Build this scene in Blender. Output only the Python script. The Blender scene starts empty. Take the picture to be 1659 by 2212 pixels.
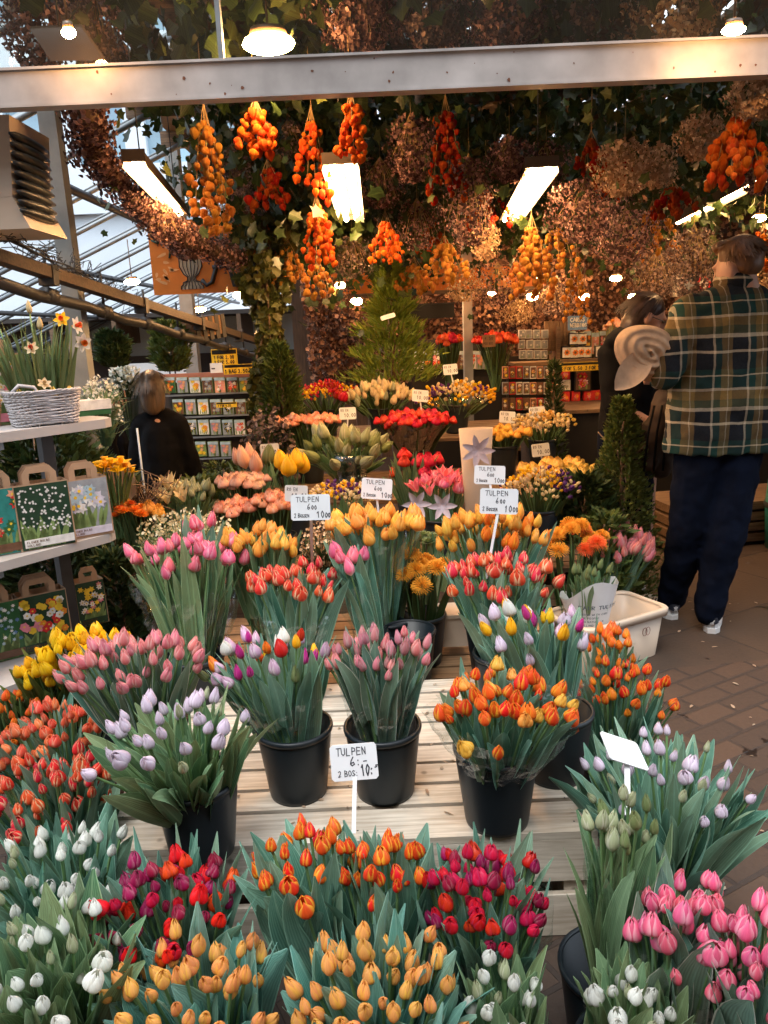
import bpy, math, random
from mathutils import Vector as V, Matrix, Quaternion
R = math.radians
rnd = random.Random(7)
U = rnd.uniform
sc = bpy.context.scene
col = sc.collection
# ---------------------------------------------------------------- camera
CH, TI, RO, FP = 1.55, R(13.5), R(2.5), 1642.0
camd = bpy.data.cameras.new("camera"); cam = bpy.data.objects.new("camera", camd); col.objects.link(cam)
camd.sensor_fit = 'VERTICAL'; camd.sensor_height = 24; camd.lens = 24 * FP / 2212
camd.clip_start = .05; camd.clip_end = 500
CM = Matrix.Rotation(math.pi / 2 - TI, 3, 'X') @ Matrix.Rotation(-RO, 3, 'Z')
cam.matrix_world = Matrix.Translation((0, 0, CH)) @ CM.to_4x4()
sc.camera = cam
def A(u, v, Y=None, z=None):
    r = CM @ V(((u - 829.5) / FP, -(v - 1106) / FP, -1))
    k = Y / r.y if Y is not None else (z - CH) / r.z
    return V((r.x * k, r.y * k, CH + r.z * k))
# ---------------------------------------------------------------- world, sun, exposure
SUN_EL, SUN_AZ = R(68), R(205)
w = bpy.data.worlds.new("World"); sc.world = w; w.use_nodes = True
nt = w.node_tree
sky = nt.nodes.new('ShaderNodeTexSky'); sky.sky_type = 'NISHITA'; sky.sun_disc = False
sky.sun_elevation = SUN_EL; sky.sun_rotation = SUN_AZ; sky.air_density = 1.0; sky.dust_density = 4.0; sky.ozone_density = 1.0
bg = nt.nodes['Background']; bg.inputs[1].default_value = .15
cl = nt.nodes.new('ShaderNodeTexNoise'); cl.inputs['Scale'].default_value = 2.2; cl.inputs['Detail'].default_value = 6
cr_ = nt.nodes.new('ShaderNodeMapRange'); cr_.inputs[1].default_value = .3; cr_.inputs[2].default_value = .7; cr_.inputs[3].default_value = .55; cr_.inputs[4].default_value = .95
mx_ = nt.nodes.new('ShaderNodeMix'); mx_.data_type = 'RGBA'; mx_.inputs[7].default_value = (6.6, 7.1, 7.8, 1)   # thin bright cloud over the clear sky
tcw = nt.nodes.new('ShaderNodeTexCoord'); nt.links.new(tcw.outputs['Generated'], cl.inputs['Vector']); nt.links.new(cl.outputs[0], cr_.inputs[0])
nt.links.new(cr_.outputs[0], mx_.inputs[0]); nt.links.new(sky.outputs[0], mx_.inputs[6]); nt.links.new(mx_.outputs[2], bg.inputs[0])
sl = bpy.data.lights.new("sun", 'SUN'); sl.energy = 1.0; sl.angle = R(25); sl.color = (1, .97, .93)
so = bpy.data.objects.new("sun", sl); col.objects.link(so)
sd = V((math.sin(SUN_AZ) * math.cos(SUN_EL), math.cos(SUN_AZ) * math.cos(SUN_EL), math.sin(SUN_EL)))
so.rotation_euler = (-sd).to_track_quat('-Z', 'Y').to_euler()
sc.view_settings.view_transform = 'Standard'; sc.view_settings.look = 'None'
sc.view_settings.exposure = 1.34; sc.view_settings.gamma = 1
sc.cycles.use_denoising = True
sc.cycles.max_bounces = 7; sc.cycles.diffuse_bounces = 3; sc.cycles.glossy_bounces = 3
sc.cycles.transmission_bounces = 4; sc.cycles.transparent_max_bounces = 24
sc.cycles.sample_clamp_indirect = 6
sc.cycles.caustics_reflective = False; sc.cycles.caustics_refractive = False
WARM = (1, .60, .26)
# ---------------------------------------------------------------- mesh helper
class MB:
    def __init__(s): s.v = []; s.f = []; s.uv = []; s.r = []; s.mi = []; s.sm = []
    def add(s, vs, fs, uvs=None, mi=0, r=0.0, sm=True):
        b = len(s.v); s.v += [tuple(p) for p in vs]
        s.uv += uvs if uvs else [(0, 0)] * len(vs)
        s.r += [r] * len(vs)
        s.f += [tuple(b + i for i in f) for f in fs]; s.mi += [mi] * len(fs); s.sm += [sm] * len(fs)
        return s
    def box(s, x0, y0, z0, x1, y1, z1, mi=0, r=0.0, M=None):
        vs = [V((x, y, z)) for z in (z0, z1) for y in (y0, y1) for x in (x0, x1)]
        if M is not None: vs = [M @ p for p in vs]
        return s.add(vs, [(0, 2, 3, 1), (4, 5, 7, 6), (0, 1, 5, 4), (2, 6, 7, 3), (0, 4, 6, 2), (1, 3, 7, 5)], mi=mi, r=r, sm=False)
    def tube(s, pts, rad, n=6, mi=0, r=0.0, caps=True, sm=True):
        pts = [V(p) for p in pts]
        if not isinstance(rad, (list, tuple)): rad = [rad] * len(pts)
        vs = []; uvs = []; prev = None
        for i, p in enumerate(pts):
            d = (pts[min(i + 1, len(pts) - 1)] - pts[max(i - 1, 0)])
            d = d.normalized() if d.length > 1e-9 else V((0, 0, 1))
            if prev is None: a = d.orthogonal().normalized()
            else:
                a = prev - d * prev.dot(d); a = a.normalized() if a.length > 1e-6 else d.orthogonal().normalized()
            prev = a; b = d.cross(a)
            for k in range(n):
                t = 2 * math.pi * k / n
                vs.append(p + (a * math.cos(t) + b * math.sin(t)) * rad[i]); uvs.append((k / n, i / max(1, len(pts) - 1)))
        fs = [(i * n + k, i * n + (k + 1) % n, (i + 1) * n + (k + 1) % n, (i + 1) * n + k) for i in range(len(pts) - 1) for k in range(n)]
        if caps: fs += [tuple(reversed(range(n))), tuple((len(pts) - 1) * n + k for k in range(n))]
        return s.add(vs, fs, uvs, mi, r, sm)
    def lathe(s, prof, n=28, c=(0, 0, 0), mi=0, r=0.0, sm=True, sx=1, sy=1):
        vs = []; uvs = []
        for j, (q, z) in enumerate(prof):
            for k in range(n):
                t = 2 * math.pi * k / n
                vs.append((c[0] + q * sx * math.cos(t), c[1] + q * sy * math.sin(t), c[2] + z)); uvs.append((k / n, j / max(1, len(prof) - 1)))
        fs = [(j * n + k, j * n + (k + 1) % n, (j + 1) * n + (k + 1) % n, (j + 1) * n + k) for j in range(len(prof) - 1) for k in range(n)]
        return s.add(vs, fs, uvs, mi, r, sm)
    def ball(s, c, rx, ry=None, rz=None, n=10, m=7, mi=0, r=0.0, M=None):
        ry = ry or rx; rz = rz or rx; vs = []; c = V(c)
        for j in range(m + 1):
            t = math.pi * (j / m * .98 + .01)
            for k in range(n):
                a = 2 * math.pi * k / n
                p = V((rx * math.sin(t) * math.cos(a), ry * math.sin(t) * math.sin(a), -rz * math.cos(t)))
                vs.append(c + (M @ p if M is not None else p))
        fs = [(j * n + k, j * n + (k + 1) % n, (j + 1) * n + (k + 1) % n, (j + 1) * n + k) for j in range(m) for k in range(n)]
        fs += [tuple(reversed(range(n))), tuple(m * n + k for k in range(n))]
        return s.add(vs, fs, None, mi, r, True)
    def leaf(s, p, d, L, W, nrm, bend=V((0, 0, 0)), fold=.25, n=7, ac=5, wave=.0, mi=0, r=0.0, pw=.8, base=.12, rnde=.62):
        p = V(p); d = V(d).normalized(); vs = []; uvs = []; ph = U(0, 6)
        for i in range(n + 1):
            t = i / n
            dd = (d + bend * t * t).normalized()
            side = dd.cross(nrm); side = side.normalized() if side.length > 1e-6 else dd.orthogonal().normalized()
            nn = side.cross(dd)
            wd = W * .5 * max(.012, math.sin(math.pi * min(1, (base + (1 - base) * t)) ** pw)) ** rnde
            for k in range(ac):
                x = k / (ac - 1) * 2 - 1
                off = fold * wd * x * x + wave * W * math.sin(5 * t * 2 + ph + (1.5 if x > 0 else 0)) * abs(x)
                vs.append(p + side * (wd * x) + nn * off); uvs.append((k / (ac - 1), t))
            if i < n: p = p + dd * (L / n)
        fs = [(i * ac + k, i * ac + k + 1, (i + 1) * ac + k + 1, (i + 1) * ac + k) for i in range(n) for k in range(ac - 1)]
        return s.add(vs, fs, uvs, mi, r, True)
    def xf(s, M):
        s.v = [tuple(M @ V(p)) for p in s.v]; return s
    def mesh(s, name, mats):
        me = bpy.data.meshes.new(name); me.from_pydata(s.v, [], s.f)
        for m in (mats if isinstance(mats, (list, tuple)) else [mats]): me.materials.append(m)
        me.polygons.foreach_set('material_index', s.mi); me.polygons.foreach_set('use_smooth', s.sm)
        uvl = me.uv_layers.new(name='UVMap'); li = [0] * len(me.loops); me.loops.foreach_get('vertex_index', li)
        fl = []
        for i in li: fl += s.uv[i]
        uvl.data.foreach_set('uv', fl)
        at = me.attributes.new('rnd', 'FLOAT', 'POINT'); at.data.foreach_set('value', s.r)
        me.update(); return me
    def build(s, name, mats, parent=None, **k):
        return link(name, s.mesh(name, mats), parent, **k)
def link(name, me, parent=None, loc=None, rot=None, scale=None, M=None):
    o = bpy.data.objects.new(name, me); col.objects.link(o)
    if parent: o.parent = parent
    if M is not None: o.matrix_local = M
    if loc is not None: o.location = loc
    if rot is not None: o.rotation_euler = rot
    if scale is not None: o.scale = scale if hasattr(scale, '__len__') else (scale,) * 3
    return o
def tag(o, label=None, cat=None, group=None, kind=None):
    if label: o['label'] = label
    if cat: o['category'] = cat
    if group: o['group'] = group
    if kind: o['kind'] = kind
    return o
def thing(name, label, cat, loc=(0, 0, 0), rz=0, group=None):
    o = bpy.data.objects.new(name, None); col.objects.link(o); o.empty_display_size = .05
    o.location = loc; o.rotation_euler = (0, 0, rz)
    return tag(o, label, cat, group)
def dirM(p, d, roll=0, s=1.0):
    q = V(d).normalized().to_track_quat('Z', 'Y')
    return Matrix.Translation(p) @ q.to_matrix().to_4x4() @ Matrix.Rotation(roll, 4, 'Z') @ Matrix.Scale(s, 4)
# ---------------------------------------------------------------- materials
def nodes(name):
    m = bpy.data.materials.new(name); m.use_nodes = True
    t = m.node_tree; b = t.nodes['Principled BSDF']; return m, t, b, t.nodes['Material Output']
def N(t, typ, **k):
    n = t.nodes.new(typ)
    for a, v in k.items(): setattr(n, a, v)
    return n
def mixc(t, fac, a, b, mode='MIX'):
    n = N(t, 'ShaderNodeMix', data_type='RGBA', blend_type=mode)
    for i, x in ((0, fac), (6, a), (7, b)):
        if isinstance(x, bpy.types.NodeSocket): t.links.new(x, n.inputs[i])
        elif i: n.inputs[i].default_value = (*x[:3], 1)
        else: n.inputs[i].default_value = x
    return n.outputs[2]
def mth(t, op, a, b=None, c=None, clamp=False):
    n = N(t, 'ShaderNodeMath', operation=op); n.use_clamp = clamp
    for i, x in enumerate((a, b, c)):
        if x is None: continue
        if isinstance(x, bpy.types.NodeSocket): t.links.new(x, n.inputs[i])
        else: n.inputs[i].default_value = x
    return n.outputs[0]
def ramp(t, fac, stops, interp='LINEAR'):
    n = N(t, 'ShaderNodeValToRGB'); n.color_ramp.interpolation = interp
    e = n.color_ramp.elements
    while len(e) < len(stops): e.new(.5)
    for q, (p, c) in zip(e, stops):
        q.position = p; q.color = (*c, 1) if len(c) == 3 else c
    t.links.new(fac, n.inputs[0]); return n.outputs[0]
def noise(t, scale, detail=4, vec=None, rough=.55, sc3=None):
    n = N(t, 'ShaderNodeTexNoise'); n.inputs['Scale'].default_value = scale; n.inputs['Detail'].default_value = detail
    n.inputs['Roughness'].default_value = rough
    if vec is None: vec = N(t, 'ShaderNodeTexCoord').outputs['Object']
    if sc3:
        mp = N(t, 'ShaderNodeMapping'); mp.inputs['Scale'].default_value = sc3; t.links.new(vec, mp.inputs[0]); vec = mp.outputs[0]
    t.links.new(vec, n.inputs['Vector']); return n.outputs[0]
def bump(t, b, h, dist=.002, st=.5):
    n = N(t, 'ShaderNodeBump'); n.inputs['Distance'].default_value = dist; n.inputs['Strength'].default_value = st
    t.links.new(h, n.inputs['Height']); t.links.new(n.outputs[0], b.inputs['Normal'])
def pm(name, c, rough=.5, var=.25, scale=12, metal=0, bmp=0, spec=.5, c2=None, sc3=None, bd=.002, detail=5):
    m, t, b, o = nodes(name)
    n = noise(t, scale, detail, sc3=sc3)
    f = mth(t, 'MULTIPLY_ADD', n, 2.2, -.6, clamp=True)
    lo = tuple(x * (1 - var) for x in c) if c2 is None else c2
    hi = tuple(min(1, x * (1 + var * .6)) for x in c) if c2 is None else c
    t.links.new(mixc(t, f, lo, hi), b.inputs['Base Color'])
    b.inputs['Metallic'].default_value = metal
    b.inputs['Specular IOR Level'].default_value = spec
    t.links.new(mth(t, 'MULTIPLY_ADD', n, .25, rough - .12, clamp=True), b.inputs['Roughness'])
    if bmp: bump(t, b, n, bd, bmp)
    return m
def translucent(t, b, o, colr, fac):
    tr = N(t, 'ShaderNodeBsdfTranslucent'); t.links.new(colr, tr.inputs[0])
    mx = N(t, 'ShaderNodeMixShader'); mx.inputs[0].default_value = fac
    t.links.new(b.outputs[0], mx.inputs[1]); t.links.new(tr.outputs[0], mx.inputs[2]); t.links.new(mx.outputs[0], o.inputs[0])
def leafm(name, c1, c2, edge=None, rough=.42, tr=.14, spec=.3):
    m, t, b, o = nodes(name)
    at = N(t, 'ShaderNodeAttribute', attribute_name='rnd')
    uv = N(t, 'ShaderNodeUVMap'); sx = N(t, 'ShaderNodeSeparateXYZ'); t.links.new(uv.outputs[0], sx.inputs[0])
    c = mixc(t, at.outputs['Fac'], c1, c2)
    g2 = mth(t, 'FRACT', mth(t, 'MULTIPLY', at.outputs['Fac'], 7.3))
    c = mixc(t, mth(t, 'MULTIPLY', mth(t, 'GREATER_THAN', g2, .55), .5), c, (c2[0] * 1.15 + .02, c2[1] * .82, c2[2] * .62))
    ns = noise(t, 30, 3)
    c = mixc(t, mth(t, 'MULTIPLY', ns, .5), c, tuple(x * .55 for x in c1))
    wv = mth(t, 'SINE', mth(t, 'MULTIPLY', sx.outputs[0], 75))
    c = mixc(t, mth(t, 'MULTIPLY_ADD', wv, .09, .09), c, tuple(min(1, x * 1.9 + .02) for x in c2))
    mid = mth(t, 'COMPARE', sx.outputs[0], .5, .05)
    c = mixc(t, mth(t, 'MULTIPLY', mid, .25), c, tuple(min(1, x * 1.6 + .02) for x in c2))
    e = mth(t, 'GREATER_THAN', mth(t, 'ABSOLUTE', mth(t, 'SUBTRACT', sx.outputs[0], .5)), .462)
    c = mixc(t, mth(t, 'MULTIPLY', e, .5 if edge is None else .9), c, edge or tuple(min(1, x * 2 + .05) for x in c2))
    t.links.new(c, b.inputs['Base Color']); b.inputs['Roughness'].default_value = rough
    b.inputs['Specular IOR Level'].default_value = spec
    bump(t, b, wv, .0006, .35)
    translucent(t, b, o, c, tr); return m
def petal(name, mid, edge, base, lo=.55, hi=.95, tip=0.0, tr=.28, streak=.5, rough=.42, hue=.03, spec=.35):
    """mid = stripe up the petal, edge = margin colour, base = foot of the petal"""
    m, t, b, o = nodes(name)
    uv = N(t, 'ShaderNodeUVMap'); sx = N(t, 'ShaderNodeSeparateXYZ'); t.links.new(uv.outputs[0], sx.inputs[0])
    x = mth(t, 'ABSOLUTE', mth(t, 'MULTIPLY_ADD', sx.outputs[0], 2, -1))
    mp = N(t, 'ShaderNodeMapping'); mp.inputs['Scale'].default_value = (14, 1.6, 1); t.links.new(uv.outputs[0], mp.inputs[0])
    oi = N(t, 'ShaderNodeObjectInfo')
    ad = N(t, 'ShaderNodeVectorMath', operation='ADD'); t.links.new(mp.outputs[0], ad.inputs[0]); t.links.new(oi.outputs['Random'], ad.inputs[1])
    ns = N(t, 'ShaderNodeTexNoise'); ns.inputs['Scale'].default_value = 1; ns.inputs['Detail'].default_value = 3; t.links.new(ad.outputs[0], ns.inputs[0])
    k = mth(t, 'ADD', mth(t, 'ADD', x, mth(t, 'MULTIPLY', sx.outputs[1], tip)), mth(t, 'MULTIPLY_ADD', ns.outputs[0], streak, -.5 * streak))
    mr = N(t, 'ShaderNodeMapRange', interpolation_type='SMOOTHSTEP'); mr.inputs[1].default_value = lo; mr.inputs[2].default_value = hi
    t.links.new(k, mr.inputs[0])
    c = mixc(t, mr.outputs[0], mid, edge)
    bs = mth(t, 'SUBTRACT', 1, mth(t, 'MULTIPLY', sx.outputs[1], 4.0), clamp=True)
    c = mixc(t, bs, c, base)
    c = mixc(t, mth(t, 'MULTIPLY', mth(t, 'MULTIPLY_ADD', ns.outputs[0], 2.6, -.8, clamp=True), .35), c, tuple(q * .55 for q in mid))
    hs = N(t, 'ShaderNodeHueSaturation'); t.links.new(c, hs.inputs['Color'])
    t.links.new(mth(t, 'MULTIPLY_ADD', oi.outputs['Random'], hue, .5 - hue / 2), hs.inputs['Hue'])
    r2 = mth(t, 'FRACT', mth(t, 'MULTIPLY', oi.outputs['Random'], 17.3))
    t.links.new(mth(t, 'MULTIPLY_ADD', r2, .3, .85), hs.inputs['Value'])
    t.links.new(hs.outputs[0], b.inputs['Base Color']); b.inputs['Roughness'].default_value = rough
    b.inputs['Specular IOR Level'].default_value = spec
    bump(t, b, ns.outputs[0], .0008, .4)
    translucent(t, b, o, hs.outputs[0], tr); return m
def emis(name, c, s):
    m, t, b, o = nodes(name); b.inputs['Emission Color'].default_value = (*c, 1); b.inputs['Emission Strength'].default_value = s
    b.inputs['Base Color'].default_value = (.8, .8, .8, 1); return m
def film(name, fac=.10, tint=(.96, .98, .98), rough=.12):
    m, t, b, o = nodes(name)
    tr = N(t, 'ShaderNodeBsdfTransparent'); tr.inputs[0].default_value = (*tint, 1)
    gl = N(t, 'ShaderNodeBsdfGlossy'); gl.inputs['Roughness'].default_value = rough; gl.inputs[0].default_value = (.95, .97, 1, 1)
    n = noise(t, 22, 3); bn = N(t, 'ShaderNodeBump'); bn.inputs['Distance'].default_value = .012; bn.inputs['Strength'].default_value = .8
    t.links.new(n, bn.inputs['Height']); t.links.new(bn.outputs[0], gl.inputs['Normal'])
    lw = N(t, 'ShaderNodeLayerWeight'); lw.inputs[0].default_value = .35
    mx = N(t, 'ShaderNodeMixShader'); t.links.new(mth(t, 'MULTIPLY_ADD', mth(t, 'POWER', lw.outputs['Facing'], 1.6), .38, fac, clamp=True), mx.inputs[0])
    t.links.new(tr.outputs[0], mx.inputs[1]); t.links.new(gl.outputs[0], mx.inputs[2]); t.links.new(mx.outputs[0], o.inputs[0])
    return m
def pane(name, tint=(.93, .95, .93)):
    m, t, b, o = nodes(name); tr = N(t, 'ShaderNodeBsdfTransparent'); tr.inputs[0].default_value = (*tint, 1)
    gl = N(t, 'ShaderNodeBsdfGlossy'); gl.inputs['Roughness'].default_value = .03; fr = N(t, 'ShaderNodeFresnel'); fr.inputs[0].default_value = 1.45
    d = N(t, 'ShaderNodeBsdfDiffuse'); d.inputs[0].default_value = (.3, .26, .2, 1)
    mx = N(t, 'ShaderNodeMixShader'); t.links.new(fr.outputs[0], mx.inputs[0]); t.links.new(tr.outputs[0], mx.inputs[1]); t.links.new(gl.outputs[0], mx.inputs[2])
    m2 = N(t, 'ShaderNodeMixShader'); t.links.new(mth(t, 'MULTIPLY_ADD', noise(t, 4, 6, sc3=(1, 1, .3)), .14, -.05, clamp=True), m2.inputs[0]); t.links.new(mx.outputs[0], m2.inputs[1]); t.links.new(d.outputs[0], m2.inputs[2])
    t.links.new(m2.outputs[0], o.inputs[0]); return m
def glassm(name, fac=.06, tint=(.9, .95, .97), rough=.05):
    m, t, b, o = nodes(name)
    tr = N(t, 'ShaderNodeBsdfTransparent'); tr.inputs[0].default_value = (*tint, 1)
    b.inputs['Base Color'].default_value = (.5, .52, .5, 1); b.inputs['Roughness'].default_value = rough
    mx = N(t, 'ShaderNodeMixShader')
    t.links.new(mth(t, 'MULTIPLY_ADD', noise(t, 3, 5), .12, fac - .04, clamp=True), mx.inputs[0])
    t.links.new(tr.outputs[0], mx.inputs[1]); t.links.new(b.outputs[0], mx.inputs[2]); t.links.new(mx.outputs[0], o.inputs[0]); return m
def woodm(name, c1, c2, sc3=(1, 18, 18), rough=.6, knots=True):
    m, t, b, o = nodes(name)
    at = N(t, 'ShaderNodeAttribute', attribute_name='rnd')
    tc = N(t, 'ShaderNodeTexCoord'); ad = N(t, 'ShaderNodeVectorMath', operation='MULTIPLY_ADD')
    t.links.new(at.outputs['Fac'], ad.inputs[0]); ad.inputs[1].default_value = (5, 9, 7); t.links.new(tc.outputs['Object'], ad.inputs[2])
    n = noise(t, 5, 6, vec=ad.outputs[0], sc3=sc3, rough=.6)
    f = mth(t, 'MULTIPLY_ADD', n, 3.2, -1.1, clamp=True)
    c = mixc(t, f, tuple(x * .86 for x in c1), c2)
    c = mixc(t, mth(t, 'MULTIPLY', at.outputs['Fac'], .3), c, tuple(x * .6 for x in c1))
    c = mixc(t, mth(t, 'MULTIPLY_ADD', noise(t, 3.5, 5), 1.8, -.85, clamp=True), c, tuple(x * .42 for x in c1))
    if knots:
        vo = N(t, 'ShaderNodeTexVoronoi'); vo.inputs['Scale'].default_value = 7; t.links.new(ad.outputs[0], vo.inputs['Vector'])
        kn = N(t, 'ShaderNodeMapRange'); kn.inputs[1].default_value = .035; kn.inputs[2].default_value = .085; kn.inputs[3].default_value = .75; kn.inputs[4].default_value = 0
        t.links.new(vo.outputs['Distance'], kn.inputs[0])
        c = mixc(t, kn.outputs[0], c, tuple(x * .28 for x in c1))
    t.links.new(c, b.inputs['Base Color']); b.inputs['Roughness'].default_value = rough; bump(t, b, n, .001, .35); return m
MT = {}
MT['black'] = pm('black plastic', (.022, .027, .030), .38, .5, 7, spec=.32, bmp=.12, c2=(.003, .008, .013), sc3=(1, 1, .35))
MT['wood'] = woodm('pale pine', (.50, .42, .32), (.74, .67, .56))
MT['wooddark'] = woodm('old wood', (.10, .06, .035), (.24, .15, .085))
MT['rail'] = woodm('dark rail', (.04, .025, .016), (.09, .058, .036))
MT['woodwarm'] = woodm('warm wood', (.16, .09, .045), (.30, .18, .09))
MT['card'] = pm('white card', (.72, .76, .78), .4, .05)
MT['ink'] = pm('ink', (.02, .025, .04), .5, .1)
MT['stick'] = pm('white stick', (.72, .74, .75), .35, .08)
MT['film'] = film('cellophane', .055, rough=.07)
MT['redfilm'] = film('red wrap', .2, (.42, .015, .03), .25)
MT['metalw'] = pm('white painted metal', (.42, .40, .385), .42, .35, 5, spec=.5)
MT['steel'] = pm('grey steel', (.22, .25, .27), .45, .25, 6, metal=.4)
MT['dark'] = pm('dark metal', (.03, .032, .035), .5, .3)
MT['glass'] = pane('glass')
MT['kraft'] = pm('kraft paper', (.42, .27, .16), .7, .12, 20)
MT['cream'] = pm('cream plastic', (.62, .50, .38), .45, .08, 4)
# tulip foliage
MT['lt'] = leafm('teal tulip leaf', (.05, .19, .135), (.22, .40, .30))
MT['lt2'] = leafm('bluish tulip leaf', (.06, .24, .195), (.22, .43, .36))
MT['lo'] = leafm('olive tulip leaf', (.06, .17, .08), (.24, .37, .20))
MT['lw'] = leafm('white edged leaf', (.07, .19, .15), (.19, .32, .24), edge=(.62, .66, .55))
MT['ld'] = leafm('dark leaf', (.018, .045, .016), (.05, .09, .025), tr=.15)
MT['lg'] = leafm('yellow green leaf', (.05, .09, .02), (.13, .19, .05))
MT['stem'] = pm('green stem', (.13, .24, .09), .5, .2, 20)
# petals
P = {}
P['flame'] = petal('flame orange petal', (.78, .07, .015), (.88, .42, .04), (.7, .3, .05), lo=.45, hi=.95, tip=.15)
P['orange'] = petal('orange petal', (.85, .17, .02), (.9, .42, .04), (.8, .5, .1), lo=.5, hi=1)
P['peach'] = petal('apricot petal', (.86, .40, .12), (.9, .52, .08), (.8, .5, .25), lo=.4, hi=1.0, streak=.9)
P['amber'] = petal('amber petal', (.88, .42, .06), (.93, .56, .12), (.8, .55, .2), lo=.4, hi=1)
P['yellow'] = petal('yellow petal', (.9, .52, .01), (.93, .62, .03), (.7, .6, .1))
P['white'] = petal('white petal', (.78, .80, .74), (.84, .85, .80), (.55, .68, .42), tr=.35, hue=0)
P['pink'] = petal('pink petal', (.82, .16, .26), (.90, .42, .50), (.85, .7, .6), lo=.35, hi=1.0, streak=.7)
P['hotpink'] = petal('rose pink petal', (.82, .13, .24), (.92, .45, .52), (.9, .7, .6), lo=.3, hi=1.05, tip=.1)
P['softpink'] = petal('soft pink petal', (.78, .24, .26), (.85, .5, .46), (.6, .6, .45), lo=.35, hi=.95, streak=.7)
P['dusty'] = petal('dusty pink petal', (.62, .24, .28), (.66, .42, .42), (.5, .5, .4), lo=.4, hi=1)
P['lilac'] = petal('lilac white petal', (.66, .56, .68), (.80, .74, .82), (.6, .68, .5), tr=.3, hue=.02)
P['lilac2'] = petal('pale lilac petal', (.62, .40, .56), (.82, .72, .76), (.7, .7, .55), lo=.3, hi=1)
P['magenta'] = petal('magenta petal', (.55, .03, .26), (.68, .12, .36), (.6, .3, .3))
P['red'] = petal('red petal', (.62, .012, .02), (.74, .03, .03), (.4, .05, .03))
P['redd'] = petal('crimson petal', (.60, .008, .02), (.5, .03, .08), (.35, .1, .1), lo=.5, hi=1, streak=.8)
P['plum'] = petal('plum petal', (.32, .01, .07), (.42, .12, .17), (.3, .2, .15), lo=.4, hi=1)
P['redor'] = petal('double red orange petal', (.80, .045, .01), (.62, .05, .03), (.5, .3, .1), streak=.8)
P['strip'] = petal('red tulip with cream margin', (.74, .05, .03), (.85, .55, .32), (.75, .5, .3), lo=.55, hi=.92, tip=.12, streak=.6)
P['salmon'] = petal('salmon petal', (.80, .16, .07), (.86, .46, .28), (.7, .4, .25), lo=.5, hi=1, streak=.7)
P['green'] = petal('green bud', (.20, .26, .10), (.32, .36, .17), (.14, .22, .07), hue=.02)
P['greenw'] = petal('green white bud', (.40, .44, .26), (.62, .62, .46), (.2, .3, .12), hue=.02)
P['cream'] = petal('cream petal', (.78, .62, .34), (.82, .72, .45), (.6, .6, .3))
P['rosep'] = petal('peach rose petal', (.80, .30, .16), (.88, .52, .36), (.7, .4, .25), lo=.3)
P['rosec'] = petal('pale peach rose petal', (.82, .48, .32), (.86, .60, .44), (.7, .5, .3), lo=.3)
P['rosey'] = petal('yellow rose petal', (.82, .52, .10), (.86, .62, .2), (.7, .5, .2), lo=.3)
P['violet'] = petal('violet petal', (.10, .02, .16), (.2, .06, .3), (.1, .1, .1))
P['pinc'] = pm('pincushion orange', (.86, .36, .02), .6, .25, 40)
P['pincr'] = pm('pincushion red', (.88, .12, .02), .6, .25, 40)
# ---------------------------------------------------------------- flower heads (unit height, shared meshes)
def petal_grid(mb, phi, Rm, A0, h=1.0, tipr=.03, out=0.0, jz=0.0, skew=0.0, nu=5, nv=6, zb=0.0, wav=0.0, pz=.7, curl=0.0):
    vs = []; uvs = []; ph = U(0, 6)
    for j in range(nv + 1):
        t = j / nv
        r = Rm * (1 + .02 * math.sin(ph + 5 * t)) * (math.sin(math.pi * min(1, t ** pz)) ** .75 if 0 < t < 1 else 0) + tipr * t * t * (1 + out * 3) + .035 * (1 - .75 * t) + out * .25 * t
        a = A0 * math.sin(math.pi * min(1, t * .86 + .12)) ** .6
        for k in range(nu):
            u = k / (nu - 1) * 2 - 1
            ang = phi + u * a + skew * t
            rr = r * (1 - (.13 if skew != .2 else .05) * u * u + (.035 if abs(u) < .2 else 0)) + wav * math.sin(ph + 4 * u + 6 * t) * t + curl * t * t * u * u
            z = zb + t * (h + jz) * (1 - .10 * u * u * t) + wav * .6 * math.sin(ph + 7 * u) * t * t
            vs.append((rr * math.cos(ang), rr * math.sin(ang), z)); uvs.append((k / (nu - 1), t))
    fs = [(j * nu + k, j * nu + k + 1, (j + 1) * nu + k + 1, (j + 1) * nu + k) for j in range(nv) for k in range(nu - 1)]
    mb.add(vs, fs, uvs, r=U(0, 1))
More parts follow.
